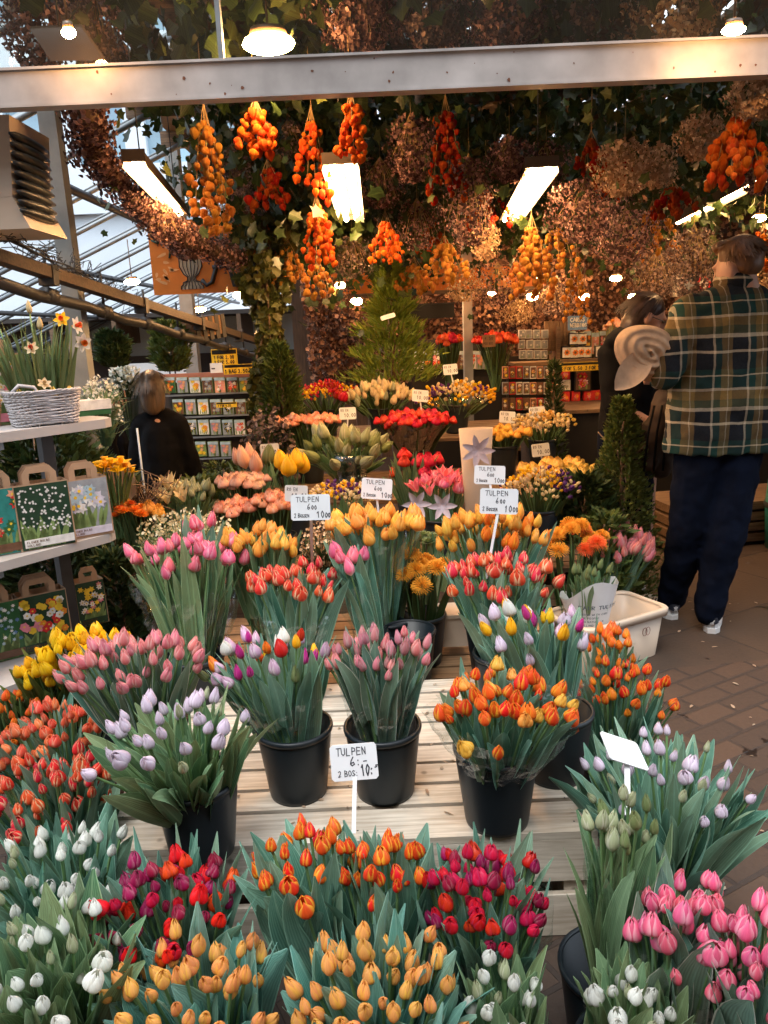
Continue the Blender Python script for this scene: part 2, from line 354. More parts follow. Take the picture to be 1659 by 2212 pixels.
def head_mb(kind):
    m = MB(); a0 = U(0, 6)
    if kind in ('egg', 'slim', 'bud', 'open'):
        Rm = {'egg': .31, 'slim': .235, 'bud': .19, 'open': .37}[kind]; out = {'egg': .04, 'slim': .0, 'bud': 0, 'open': .28}[kind]
        pz = {'egg': .66, 'slim': .72, 'bud': .7, 'open': .6}[kind]
        for k in range(3): petal_grid(m, a0 + k * 2.094 + 1.047, Rm * .87, R(62), 1.02 + U(-.05, .04), out=out * .7, pz=pz, nu=7, nv=7)
        for k in range(3): petal_grid(m, a0 + k * 2.094 + U(-.08, .08), Rm * U(.98, 1.12), R(58), .96 + U(-.12, .04), out=out + U(0, .12), skew=U(-.16, .16), pz=pz + U(-.04, .04), curl=.04, nu=7, nv=7)
    elif kind == 'double':
        for k in range(5): petal_grid(m, a0 + k * 1.257, .2, R(50), .9 + U(-.1, .08), out=.05, wav=.025, jz=U(-.06, .06))
        for k in range(6): petal_grid(m, a0 + k * 1.047 + .3, .30, R(40), .88 + U(-.12, .1), out=.12 + U(0, .15), wav=.03, skew=U(-.25, .25), pz=.6)
        for k in range(3): petal_grid(m, a0 + k * 2.09 + U(-.2, .2), .37, R(46), .8 + U(-.12, .05), out=.2 + U(0, .2), wav=.02, pz=.58)
    elif kind == 'rose':
        for L, (n, rr, h) in enumerate(((3, .10, .95), (4, .19, .96), (5, .28, .93), (5, .38, .84), (5, .46, .72))):
            for k in range(n): petal_grid(m, a0 + k * 6.283 / n + L * .7, rr, R(200 / n + 8), h, out=.02 + .11 * L, skew=.2, nu=5, nv=5, pz=.55, wav=.015, curl=.06)
    elif kind == 'carn':
        for L in range(5):
            n = 6
            for k in range(n): petal_grid(m, a0 + k * 1.047 + L * .4, .08 + .075 * L, R(36), .95 - .07 * L, out=.12 + .16 * L, wav=.06, nu=6, nv=4, pz=.5)
    elif kind == 'lily':
        for k in range(6): petal_grid(m, a0 + k * 1.047, .12 + .02 * (k % 2), R(34), 1.1, out=.55, nu=4, nv=6, pz=.6, tipr=.2)
    elif kind == 'star':   # six flat petals round a trumpet (daffodil)
        for k in range(6):
            d = V((math.cos(a0 + k * 1.047), math.sin(a0 + k * 1.047), .25)); m.leaf(V((0, 0, .3)) + d * .08, d, .62, .42, V((0, 0, 1)), pw=.7, n=5, fold=.15, mi=0)
        m.lathe([(.06, 0), (.08, .28), (.13, .38), (.17, .6), (.23, .72), (.19, .68), (.12, .4)], n=12, mi=1)
    elif kind == 'pin':
        n = 150
        for k in range(n):
            z = 1 - 1.35 * (k + .5) / n; q = math.sqrt(max(0, 1 - z * z)); a = k * 2.4
            d = V((q * math.cos(a), q * math.sin(a), z * .9)); s = d.orthogonal().normalized() * .016
            c = V((0, 0, .45)); b1 = c + d * .16; e = c + d * U(.48, .58); mid = c + d * .42 + V((0, 0, .03))
            s2 = d.cross(s)
            m.add([b1 - s, b1 + s, b1 + s2, mid + s, mid - s, mid + s2, e + s * 1.6, e - s * 1.6, e + s2 * 1.6], [(0, 1, 3, 4), (1, 2, 5, 3), (2, 0, 4, 5), (4, 3, 6, 7), (3, 5, 8, 6), (5, 4, 7, 8), (6, 8, 7)])
    elif kind == 'mum':
        for L in range(4):
            for k in range(14):
                a = a0 + k * .449 + L * .2; el = .15 + .4 * L
                d = V((math.cos(a) * math.cos(el), math.sin(a) * math.cos(el), math.sin(el))); m.leaf(V((0, 0, .3)), d, .55 - .06 * L, .14, V((0, 0, 1)), bend=V((0, 0, .3)), n=3, ac=3)
    elif kind == 'spray':  # a stem tip with several small blooms
        for k in range(7):
            a = a0 + k * 2.4; q = .12 + .05 * k
            h2 = MB(); s = MB()
            for j in range(4): petal_grid(h2, a + j * 1.57, .3, R(48), 1, out=.15 + U(0, .2), nu=3, nv=3)
            M = dirM(V((q * math.cos(a), q * math.sin(a), .9 - .09 * k)), V((math.cos(a) * .8, math.sin(a) * .8, 1)), U(0, 6), .34)
            h2.xf(M); m.add(h2.v, h2.f, h2.uv, 0, U(0, 1))
    return m
HC = {}
def head(kind, pk, nvar=4):
    key = (kind, pk, rnd.randrange(nvar))
    if key not in HC:
        mats = [P[pk] if isinstance(pk, str) else P[pk[0]], P['orange'] if isinstance(pk, str) else P[pk[1]]]
        HC[key] = head_mb(kind).mesh('flower_head', mats)
    return HC[key]
def pick(ws):
    x = U(0, sum(w[-1] for w in ws))
    for q in ws:
        x -= q[-1]
        if x <= 0: return q
    return ws[-1]
def bez(a, b, c, t): return a * (1 - t) ** 2 + b * (2 * t * (1 - t)) + c * t * t
def sleeve_mb(ax, up, r0, Rr, t0, t1, n=30, rows=9, rag=.05, jit=.006, sx=1):
    m = MB(); vs = []
    for j in range(rows + 1):
        t = j / rows
        for k in range(n):
            a = 2 * math.pi * k / n
            tt = t0 + (t1 - t0) * t + (rag * (math.sin(a * 2 + 1) * .6 + math.sin(a * 5) * .4 + .5 * (k % 2)) * t * t)
            r = r0 + (Rr - r0) * (t ** .85) + U(-jit, jit) * (1 + t) + .004 * math.sin(a * 7 + t * 5)
            vs.append(ax * tt + V((r * math.cos(a) * sx, r * math.sin(a), 0)))
    fs = [(j * n + k, j * n + (k + 1) % n, (j + 1) * n + (k + 1) % n, (j + 1) * n + k) for j in range(rows) for k in range(n)]
    return m.add(vs, fs, sm=False)
def bunch(name, label, cat, foot, top, Rr, n, blooms, size=.055, nleaf=60, lm='lt', group=None, W=.032, r0=.03, dome=.05,
          jz=.03, upw=.35, Lk=(.8, 1.2), t0r=(.25, .6), sleeve=None, droop=.0, sy=1.0, spread=.10, stemr=.0032, part='flower', wave=.02, stemm='stem', leafpw=.8, fold=.28, filt=None, sq=1.0):
    if name == 'tulip_bunch' and foot[1] < 3.2: n = min(62, int(n * 1.5)); size *= .74; W *= 1.2; jz *= 1.15
    foot, top = V(foot), V(top); ax = top - foot; H = ax.length; axn = ax.normalized()
    root = thing(name, label, cat, foot, 0, group)
    st = MB(); lf = MB(); heads = []
    off = U(0, 6)
    for i in range(n):
        rho = math.sqrt((i + .5) / n); a = i * 2.39996 + off + U(-.25, .25)
        rad = V((math.cos(a), math.sin(a) * sy, 0))
        if filt and not filt(rad * rho): continue
        f = rad * r0 * rho
        h = ax + rad * Rr * rho * U(.93, 1.05) + V((0, 0, -dome * rho * rho + U(-jz, jz)))
        c = ax * .5 + rad * (r0 + (Rr - r0) * .28) * rho
        tn = (h - c).normalized()
        st.tube([bez(f, c, h, k / 5) for k in range(6)], stemr, 5, r=U(0, 1), caps=False)
        q = pick(blooms); kind, pk = q[0], q[1]; kind = 'open' if kind == 'egg' and rnd.random() < .16 else ('slim' if kind == 'egg' and rnd.random() < .3 else kind); sz = size * (q[2] if len(q) > 3 else 1) * U(.8, 1.18)
        d = (tn + V((0, 0, upw)) + V((U(-1, 1), U(-1, 1), 0)) * .32).normalized()
        heads.append((kind, pk, h - d * .004, d, sz))
    for j in range(nleaf):
        rho = math.sqrt(U(.02, 1.1)); a = j * 2.39996 + U(-.5, .5); rad = V((math.cos(a), math.sin(a) * sy, 0))
        if filt and not filt(rad * min(1, rho)): continue
        f = rad * r0 * rho; h = ax + rad * Rr * rho + V((0, 0, -dome * rho * rho)); c = ax * .5 + rad * (r0 + (Rr - r0) * .28) * rho
        t0 = U(*t0r); p = bez(f, c, h, t0); tn = ((c - f) * (1 - t0) + (h - c) * t0).normalized()
        L = (1 - t0) * H * U(*Lk)
        d = (tn + rad * U(-.05, spread) * 1.2 + V((U(-1, 1), U(-1, 1), 0)) * .10).normalized()
        nr = Matrix.Rotation(U(-1.2, 1.2), 3, 'Z') @ (rad if rad.length > .1 else V((1, 0, 0)))
        if rnd.random() < .5: nr = -nr
        lf.leaf(p, d, L, W * U(.7, 1.5), nr, bend=rad * U(-.15, .4) * rho + V((0, 0, -droop * rho)) + V((U(-.35, .35), U(-.35, .35), U(-.25, .05))), fold=fold * U(.5, 1.4), n=7, wave=wave, r=U(0, 1), pw=leafpw)
    st.build('stems', MT[stemm], root)
    if nleaf: lf.build('foliage', MT[lm], root)
    for kind, pk, p, d, sz in heads:
        link(part, head(kind, pk), root, M=dirM(p, d, U(0, 6), sz))
    if sleeve:
        t0, t1, k = sleeve[:3]
        sleeve_mb(ax, None, r0 + .012, Rr * k, t0, t1, jit=(sleeve[3] if len(sleeve) > 3 else .006)).build('sleeve', MT[sleeve[4] if len(sleeve) > 4 else 'film'], root)
    return root
def bucket(label, loc, rt=.1, rb=.078, h=.2, mat='black', group='black flower buckets', water=True, handle=False, cat='bucket', name='flower_bucket', sx=1, sy=1):
    r = thing(name, label, cat, loc, 0, group)
    MB().lathe([(0, .004), (rb * .97, .004), (rb, 0), (rb + .002, .01), (rt, h - .025), (rt, h - .004), (rt - .004, h - .004), (rb - .002, .008), (0, .008)], n=40, sx=sx, sy=sy).build('body', MT[mat], r)
    MB().lathe([(rt + .0005, h - .012), (rt + .005, h - .012), (rt + .0065, h - .004), (rt + .005, h + .002), (rt - .002, h + .003), (rt - .004, h - .003), (rt + .0005, h - .012)], n=40, sx=sx, sy=sy).build('rim', MT[mat], r)
    if handle:
        pts = [V(((rt + .006) * math.cos(a), -.0 + .35 * rt * math.sin(a) - .0, h - .02 - (rt * .9) * math.sin(a))) for a in [math.pi * k / 12 for k in range(13)]]
        MB().tube([(p.x, -abs(p.y) - math.sqrt(max(0, (rt + .008) ** 2 - p.x ** 2)), p.z + .0) for p in pts], .002, 6).build('handle', MT['dark'], r)
    return r
# ---------------------------------------------------------------- handwriting
G = {'A': [[(0, 0), (.4, 1), (.8, 0)], [(.15, .4), (.65, .4)]], 'B': [[(0, 0), (0, 1), (.5, .9), (.5, .6), (0, .52), (.65, .4), (.6, .1), (0, 0)]],
     'C': [[(.7, .85), (.4, 1), (.05, .7), (.05, .3), (.4, 0), (.7, .15)]], 'D': [[(0, 0), (0, 1), (.5, .85), (.65, .5), (.5, .15), (0, 0)]],
     'E': [[(.6, 1), (0, 1), (0, 0), (.6, 0)], [(0, .52), (.5, .52)]], 'F': [[(.6, 1), (0, 1), (0, 0)], [(0, .52), (.45, .52)]],
     'G': [[(.7, .85), (.35, 1), (.05, .6), (.1, .15), (.4, 0), (.7, .2), (.7, .45), (.4, .45)]], 'H': [[(0, 0), (0, 1)], [(.6, 0), (.6, 1)], [(0, .5), (.6, .5)]],
     'I': [[(.2, 0), (.2, 1)]], 'K': [[(0, 0), (0, 1)], [(.6, 1), (0, .45), (.65, 0)]], 'L': [[(0, 1), (0, 0), (.55, 0)]],
     'M': [[(0, 0), (.05, 1), (.4, .4), (.75, 1), (.8, 0)]], 'N': [[(0, 0), (0, 1), (.6, 0), (.6, 1)]],
     'O': [[(.35, 1), (.05, .7), (.05, .3), (.35, 0), (.65, .3), (.65, .7), (.35, 1)]], 'P': [[(0, 0), (0, 1), (.55, .9), (.55, .55), (0, .48)]],
     'R': [[(0, 0), (0, 1), (.55, .9), (.5, .58), (0, .5), (.6, 0)]], 'S': [[(.6, .88), (.3, 1), (.05, .78), (.3, .52), (.6, .3), (.3, 0), (0, .12)]],
     'T': [[(0, 1), (.75, 1)], [(.37, 1), (.35, 0)]], 'U': [[(0, 1), (.03, .25), (.3, 0), (.58, .25), (.6, 1)]], 'V': [[(0, 1), (.35, 0), (.7, 1)]],
     'W': [[(0, 1), (.2, 0), (.45, .7), (.7, 0), (.9, 1)]], 'Y': [[(0, 1), (.32, .5), (.65, 1)], [(.32, .5), (.32, 0)]],
     '0': [[(.3, 1), (.03, .65), (.05, .3), (.3, 0), (.55, .3), (.57, .7), (.3, 1)]], '1': [[(.05, .75), (.3, 1), (.3, 0)]],
     '2': [[(.02, .78), (.3, 1), (.55, .75), (.4, .4), (0, 0), (.6, .03)]], '3': [[(.05, .9), (.4, 1), (.5, .75), (.25, .53), (.55, .3), (.3, 0), (0, .1)]],
     '4': [[(.45, 0), (.45, 1), (0, .35), (.65, .35)]], '5': [[(.55, 1), (.1, 1), (.05, .55), (.4, .6), (.55, .3), (.3, 0), (0, .1)]],
     '6': [[(.45, 1), (.12, .6), (.03, .25), (.25, 0), (.52, .2), (.45, .45), (.1, .35)]], '7': [[(0, 1), (.58, 1), (.2, 0)]],
     '8': [[(.3, .52), (.05, .75), (.3, 1), (.55, .75), (.3, .52), (.02, .25), (.3, 0), (.58, .25), (.3, .52)]],
     '9': [[(.5, .6), (.25, .5), (.05, .75), (.3, 1), (.52, .75), (.45, .2), (.2, 0)]],
     ':': [[(.15, .65), (.17, .55)], [(.15, .15), (.17, .05)]], '-': [[(.05, .45), (.45, .47)]], '=': [[(.0, .95), (.35, .97)], [(.0, .75), (.35, .77)]], '.': [[(.1, 0), (.16, .06)]], ',': [[(.15, .1), (.05, -.15)]], "'": [[(.1, 1), (.08, .8)]], ' ': [], '&': [[(.6, 0), (.1, .7), (.3, 1), (.45, .8), (.05, .3), (.25, 0), (.6, .35)]]}
def write(mb, s, x, z, h, wd=.9, th=.12, jit=.045, y=0.0, mi=0, small=()):
    """strokes in the x-z plane facing -y"""
    for i, ch in enumerate(s):
        k = .72 if i in small else 1
        for st in G.get(ch, []):
            pts = [(x + p[0] * h * wd * k + U(-jit, jit) * h, z + p[1] * h * k + U(-jit, jit) * h + (1 - k) * h * .0) for p in st]
            for (ax_, az), (bx, bz) in zip(pts, pts[1:]):
                d = V((bx - ax_, 0, bz - az)); L = d.length
                if L < 1e-6: continue
                d /= L; s2 = V((-d.z, 0, d.x)) * th * h * .5; e = d * th * h * .4
                a, b = V((ax_, y, az)) - e, V((bx, y, bz)) + e
                mb.add([a - s2, a + s2, b + s2, b - s2], [(0, 1, 2, 3)], mi=mi, sm=False)
        x += (.95 if ch != ' ' else .6) * h * wd * k
    return x
def price_sign(label, card_px, stick_px, Y, lines, cw=.13, ch=.085, tilt=0, yaw=0, pitch=-8, group='handwritten price cards', stick_r=.0045):
    """card centre at a pixel and depth; the stick runs down to stick_px at depth Y2"""
    c = A(card_px[0], card_px[1], Y=Y); b = A(stick_px[0], stick_px[1], Y=stick_px[2] if len(stick_px) > 2 else Y)
    r = thing('price_sign', label, 'price sign', b, 0, group)
    M = Matrix.Translation(c - b) @ Matrix.Rotation(R(yaw), 4, 'Z') @ Matrix.Rotation(R(pitch), 4, 'X') @ Matrix.Rotation(R(-tilt), 4, 'Y')
    m = MB(); t = .0012
    e = .006
    pts = [(-cw / 2, -ch / 2 + e), (-cw / 2 + e, -ch / 2), (cw / 2 - e, -ch / 2), (cw / 2, -ch / 2 + e), (cw / 2 - .001, ch / 2 - e), (cw / 2 - e, ch / 2), (-cw / 2 + e, ch / 2), (-cw / 2, ch / 2 - e)]
    n = len(pts); vs = [(x, -t, z) for x, z in pts] + [(x, t, z) for x, z in pts]
    m.add(vs, [tuple(range(n)), tuple(range(2 * n - 1, n - 1, -1))] + [(i, i + n, (i + 1) % n + n, (i + 1) % n) for i in range(n)], sm=False).xf(M).build('card', MT['card'], r)
    if lines:
        m = MB()
        for s, x, z, h, *k in lines: write(m, s, x * cw, z * ch, h * ch, y=-t - .0006, wd=k[0] if k else .8, small=k[1] if len(k) > 1 else ())
        m.xf(M).build('lettering', MT['ink'], r)
    p0 = M @ V((0, .003, -ch * .3)); m = MB()
    sd_ = (V((0, 0, 0)) - p0); X = Matrix.Identity(4)
    side = V((1, 0, 0)); dn = sd_.normalized(); fr = side.cross(dn)
    q = [p0 + side * (sx * stick_r) + fr * (sy * .0018) for sx, sy in ((-1, -1), (1, -1), (1, 1), (-1, 1))]
    m.add(q + [x + sd_ for x in q], [(0, 1, 2, 3), (7, 6, 5, 4), (0, 4, 5, 1), (1, 5, 6, 2), (2, 6, 7, 3), (3, 7, 4, 0)], sm=False).build('stick', MT['stick'], r)
    return r
# ================================================================ SETTING
m, t, b, o = nodes('paving')
tc = N(t, 'ShaderNodeTexCoord'); mp = N(t, 'ShaderNodeMapping'); mp.inputs['Rotation'].default_value = (0, 0, R(-28)); t.links.new(tc.outputs['Object'], mp.inputs[0])
def bricks(bw, rh, mort, c1, c2, cm, off=.5):
    n = N(t, 'ShaderNodeTexBrick'); n.inputs['Scale'].default_value = 1; n.inputs['Brick Width'].default_value = bw; n.inputs['Row Height'].default_value = rh
    n.inputs['Mortar Size'].default_value = mort; n.inputs['Mortar Smooth'].default_value = .3; n.offset = off; n.inputs['Bias'].default_value = 0
    for i, c in (('Color1', c1), ('Color2', c2), ('Mortar', cm)): n.inputs[i].default_value = (*c, 1)
    t.links.new(mp.outputs[0], n.inputs['Vector']); return n
b1 = bricks(.62, .62, .008, (.034, .020, .011), (.068, .038, .019), (.014, .009, .007))
b2 = bricks(.21, .105, .009, (.026, .015, .009), (.072, .038, .020), (.012, .008, .007))
sp = N(t, 'ShaderNodeSeparateXYZ'); t.links.new(tc.outputs['Object'], sp.inputs[0])
near = mth(t, 'LESS_THAN', mth(t, 'MULTIPLY_ADD', sp.outputs[0], -.1, sp.outputs[1]), 3.05)
c = mixc(t, near, b1.outputs['Color'], b2.outputs['Color'])
n1 = noise(t, 2.2, 7, rough=.65); n2 = noise(t, 60, 4); n3 = noise(t, 5, 5)
c = mixc(t, mth(t, 'MULTIPLY_ADD', n1, 1.6, -.45, clamp=True), mixc(t, .5, c, (.04, .026, .02)), c)
c = mixc(t, mth(t, 'MULTIPLY', n2, .32), c, (.12, .08, .055))
wet = mth(t, 'GREATER_THAN', n3, .66); c = mixc(t, mth(t, 'MULTIPLY', wet, .75), c, (.012, .008, .007))
t.links.new(c, b.inputs['Base Color'])
t.links.new(mth(t, 'MULTIPLY_ADD', wet, -.35, .72), b.inputs['Roughness'])
ht = mth(t, 'ADD', mth(t, 'MULTIPLY', mixc(t, near, b1.outputs['Fac'], b2.outputs['Fac']), -1), mth(t, 'MULTIPLY', n2, .5)); bump(t, b, ht, .006, .8)
MB().add([(-60, -30, 0), (60, -30, 0), (60, 120, 0), (-60, 120, 0)], [(0, 1, 2, 3)]).build('ground', m)['kind'] = 'structure'
g = MB()
for k in range(60):
    x, y = U(.7, 2.2), U(1.4, 4.0); g.leaf((x, y, .004), (U(-1, 1), U(-1, 1), .1), U(.012, .035), U(.006, .014), V((0, 0, 1)), n=2, ac=3, r=U(0, 1))
MT['litter'] = leafm('fallen petals', (.05, .03, .015), (.5, .42, .32)); tag(g.build('litter', MT['litter']), kind='stuff')['label'] = 'fallen petals and leaf scraps on the paving'

# ---- front beam of the stall and the pane above it
r = thing('front_beam', 'long white painted metal beam across the front of the stall', 'beam', (0, 2.8, 2.3))
m = MB(); m.box(-4.5, 0, .030, 3.4, .03, .134); m.box(-4.5, -.006, .022, 3.4, .05, .030); m.box(-4.5, -.008, .134, 3.4, .05, .142)
m.build('profile', MT['metalw'], r)
MT['rust'] = pm('rust marks', (.16, .06, .03), .8, .4, 60)
m = MB()
for k in range(26):
    x, z = U(-1.3, 1.4), U(.035, .13); q = U(.0015, .006); m.add([(x + q * U(.6, 1.6) * math.cos(a), -.001, z + q * U(.6, 1.9) * math.sin(a)) for a in [i * 1.047 for i in range(6)]], [tuple(reversed(range(6)))], sm=False)
m.build('rust_spots', MT['rust'], r)
r = thing('glazed_fascia', 'dirty glass fascia panes with grey mullions standing on the white beam', 'glass fascia', (0, 2.83, 2.443))
m = MB()
for x0, x1 in ((-4.4, -.4835), (-.4665, 3.3)): m.box(x0, -.004, .0, x1, .004, .85)
m.build('pane', MT['glass'], r)
m = MB(); m.box(-.4835, -.015, .0, -.4665, .015, .85); m.box(-4.4, -.02, .85, 3.3, .02, .90); m.build('mullion', MT['steel'], r)

r = thing('shading_building', 'unseen brick building across the street, added to darken the stall', 'building', (0, -9, 0))  # unseen block put in to dim low sky light on the stall
m = MB(); m.box(-22, -6, 0, 22, 0, 13); m.build('wall', pm('brown brick', (.16, .10, .07), .8, .3, 3), r)
# ---- stall roof: rafters, boards with slits, end walls
r = thing('stall_roof', 'dark boarded stall roof on rafters above the hanging flowers', 'roof', (0, 6, 3.05))
m = MB()
x = -1.55
while x < 4.4:
    wd = U(.16, .3); m.box(x, -3.05, .06, x + wd, 4.2, .085, r=U(0, 1)); x += wd + (U(.02, .09) if rnd.random() < .65 else .004)
m.build('boards', MT['wooddark'], r)
m = MB()
for k in range(9): m.box(-1.6, -3.0 + k * .85, -.06, 4.4, -2.94 + k * .85, .058, r=U(0, 1))
m.build('rafters', MT['wooddark'], r)
MT['brownwall'] = woodm('brown wall boards', (.05, .03, .018), (.12, .07, .04), sc3=(14, 14, 1), knots=False)
r = thing('back_wall', 'brown boarded back wall of the stall behind the dried flowers', 'wall', (0, 9.4, 0))
m = MB(); x = -1.0
while x < 5: m.box(x, 0, 0, x + .14, .05, 3.05, r=U(0, 1)); x += .143
m.build('boards', MT['brownwall'], r)
r = thing('side_wall', 'brown boarded wall closing the right side of the stall', 'wall', (4.42, 6, 0))
m = MB(); y = -2.6
while y < 3.4: m.box(0, y, 0, .05, y + .14, 3.05, r=U(0, 1)); y += .143
m.build('boards', MT['brownwall'], r)

# ---- leafy ceiling
def ivy(m, p, s, d=None, r=None):
    d = V((U(-1, 1), U(-1, 1), U(-.8, .3))).normalized() if d is None else d
    a = d.orthogonal().normalized(); a = Quaternion(d, U(0, 6.28)) @ a; b_ = d.cross(a); p = V(p)
    # a five-lobed leaf
    pts = [(0, -.5), (.35, -.42), (.3, -.12), (.52, .1), (.24, .18), (0, .55), (-.24, .18), (-.52, .1), (-.3, -.12), (-.35, -.42)]
    vs = [p] + [p + (a * x + b_ * y + d * (abs(x) * -.25)) * s for x, y in pts]
    uv = [(.5, .5)] + [(.5 + x, .5 + y) for x, y in pts]
    m.add(vs, [(0, i + 1, (i + 1) % 10 + 1) for i in range(10)], uv, r=U(0, 1) if r is None else r)
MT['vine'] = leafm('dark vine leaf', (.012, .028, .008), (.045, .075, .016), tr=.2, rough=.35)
MT['vine2'] = leafm('dry vine leaf', (.04, .035, .01), (.13, .11, .03), tr=.25)
m = MB()
for k in range(6500):
    y = 3.05 + 6 * U(0, 1) ** 1.3; x = U(-1.35, 3.9)
    if x < -1.25 + (y - 3.2) * .16: continue
    z = 2.98 - abs(rnd.gauss(0, .16)) - .06 * math.sin(x * 5 + y * 3)
    ivy(m, (x, y, z), U(.05, .12), r=U(0, 1) ** 2)
def blobs(cx, cy, cz, sx, sy, sz, n, s=(.04, .09)):
    for k in range(n): ivy(m, (cx + rnd.gauss(0, sx), cy + rnd.gauss(0, sy), cz + rnd.gauss(0, sz)), U(*s), r=U(0, 1) ** 2)
for cx, cy, cz, sx, sy, sz, n in ((-.5, 5.0, 2.55, .35, .5, .22, 1500), (.3, 5.6, 2.5, .5, .4, .25, 1500), (1.2, 5.6, 2.5, .5, .5, .22, 1300), (2.1, 5.2, 2.5, .4, .5, .2, 900), (-.35, 5.6, 2.2, .25, .2, .2, 700), (.0, 6.4, 2.25, .5, .3, .18, 700),(2.9,5.2,2.3,.4,.5,.25,500), (1.6, 6.4, 2.3, .5, .3, .2, 500)): blobs(cx, cy, cz, sx, sy, sz, n)
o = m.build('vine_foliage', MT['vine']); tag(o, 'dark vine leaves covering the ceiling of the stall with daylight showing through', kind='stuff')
m = MB()
for k in range(90):
    u, v = U(150, 1640), U(170, 480); ivy(m, A(u, v, Y=U(3.2, 4.6)), U(.035, .075), r=U(0, .8))
o = m.build('vine_leaves', MT['lg']); tag(o, 'yellow green vine leaves coloured as if lit, dangling among the dried bunches', kind='stuff')  # lighter leaf colour stands for light on these leaves

# ---- greenhouse at the left
r = thing('greenhouse_roof', 'glass greenhouse roof on a grid of grey bars left of the stall', 'glass roof', (-2.6, 8, 2.3))
def gp(x, y, dz=0): return V((x, y, .42 * (x + .6) + dz))   # local: roof plane rising to the right
m = MB(); m.add([gp(-4, -5), gp(2.2, -5), gp(2.2, 10), gp(-4, 10)], [(0, 1, 2, 3)]); MT['roofglass'] = glassm('roof glass', .05, (.94, .98, 1)); m.build('glass', MT['roofglass'], r)
m = MB(); y = -5
while y < 10: m.tube([gp(-4, y, -.03), gp(2.2, y, -.03)], .024, 4); m.tube([gp(-4, y + .09, .03), gp(2.2, y + .09, .03)], .010, 4); y += .85
m.build('rafters', MT['steel'], r)
m = MB()
for x in (-3.2, -2.3, -1.4, -.5, .4, 1.3, 2.1): m.tube([gp(x, -5, -.07), gp(x, 10, -.07)], .034, 4)
m.build('purlins', MT['dark'], r)
m, t, b, o = nodes('facade'); tc = N(t, 'ShaderNodeTexCoord')
MT['fac'] = pm('pale facade', (.70, .76, .80), .7, .08, .4); MT['facglass'] = pm('blue window glass', (.30, .44, .52), .15, .4, .7)
r = thing('office_building', 'pale office building with rows of blue windows beyond the glass roof', 'building', (-13, 24, 0))
m = MB(); m.box(-14, 0, 0, 12, 8, 5.2)
for k in range(6): m.box(-14, -.25, 5.2 + k * 3.4, 12, 8, 6.5 + k * 3.4)
for j in range(14): m.box(-14 + j * 2, -.12, 5.2, -13.4 + j * 2, 8, 26)
m.build('wall', MT['fac'], r)
for k in range(4):
    for j in range(13): MB().box(-13.4 + j * 2, .1, 6.5 + k * 3.4, -12 + j * 2, .25, 8.6 + k * 3.4).build('window', MT['facglass'], r)
# posts, beams
def post(label, px, Y, z0, z1, w_=.09, mat='metalw', name='post', cat='post'):
    p = A(px[0], px[1], Y=Y); r = thing(name, label, cat, (p.x, Y, z0))
    m = MB(); m.box(-w_ / 2, -w_ / 2, 0, w_ / 2, w_ / 2, z1 - z0); m.build('shaft', MT[mat], r)
    m = MB(); m.box(-w_ * .8, -w_ * .8, 0, w_ * .8, w_ * .8, .02); m.box(-w_ * .62, -w_ * .62, .02, w_ * .62, w_ * .62, .08); m.build('base_plate', MT[mat], r)
    return r
MT['greyp'] = pm('grey weathered post', (.26, .28, .28), .6, .25, 8)
post('grey square post behind the daffodil basket', (148, 560), 4.1, 0, 3.0, .085, 'greyp')
post('grey square post behind the orange urn sign', (408, 690), 6.85, 0, 3.2, .11, 'greyp')
post('grey post at the back by the red flowers', (1010, 700), 7.0, 0, 2.6, .08, 'greyp')
def beam(label, p, q, w_, h_, mat, name='wooden_beam', cat='beam'):
    p, q = V(p), V(q); r = thing(name, label, cat, p); d = q - p; L = d.length
    M = d.to_track_quat('X', 'Z').to_matrix().to_4x4()
    MB().box(0, -w_ / 2, -h_ / 2, L, w_ / 2, h_ / 2, M=M).build('timber', MT[mat], r)
    m = MB()
    for k in range(5): m.box(L * (.1 + .2 * k), -w_ / 2 - .006, -h_ / 2 - .03, L * (.1 + .2 * k) + .05, w_ / 2 + .006, h_ / 2 + .006, M=M)
    m.build('bracket', MT['dark'], r); return r
beam('long brown timber beam running back under the glass roof', A(-60, 536, Y=3.0), A(600, 752, Y=8.2), .06, .05, 'rail')
a_, b_ = A(-60, 590, Y=3.05), A(560, 770, Y=7.6)
r = thing('heating_pipe', 'dark iron pipe slung under the brown timber beam', 'pipe', a_); m = MB(); d_ = b_ - a_
m.tube([d_ * (k / 10) + V((0, 0, -.015 * (k % 2))) for k in range(11)], .028, 8); m.build('tube', MT['dark'], r)
for k in range(1, 8): m = MB(); m.tube([d_ * (k / 8 - .008), d_ * (k / 8 + .008)], .038, 8); m.tube([d_ * (k / 8), d_ * (k / 8) + V((0, 0, .2))], .008, 6); m.build('clamp', MT['dark'], r)
beam('short timber cross beam end beside the grey sign post', A(400, 712, Y=5.7), A(470, 700, Y=6.1), .12, .14, 'woodwarm')
m = MB(); p0 = A(0, 505, Y=3.05); p1 = A(300, 660, Y=5.4)
r = thing('bare_twigs', 'bare spiky twigs lying along the timber beam', 'twigs', p0)
for k in range(260):
    f = U(0, 1); c_ = (p1 - p0) * f + V((U(-.05, .05), U(-.05, .05), U(-.03, .05))); m.tube([c_, c_ + V((U(-1, 1), U(-1, 1), U(-.6, 1))).normalized() * U(.03, .09)], .0022, 3, caps=False)
for q in range(4): m.tube([(p1 - p0) * (k / 12) + V((U(-.03, .03), U(-.03, .03), U(-.03, .03))) for k in range(13)], .004, 4)
m.build('branches', MT['dark'], r)
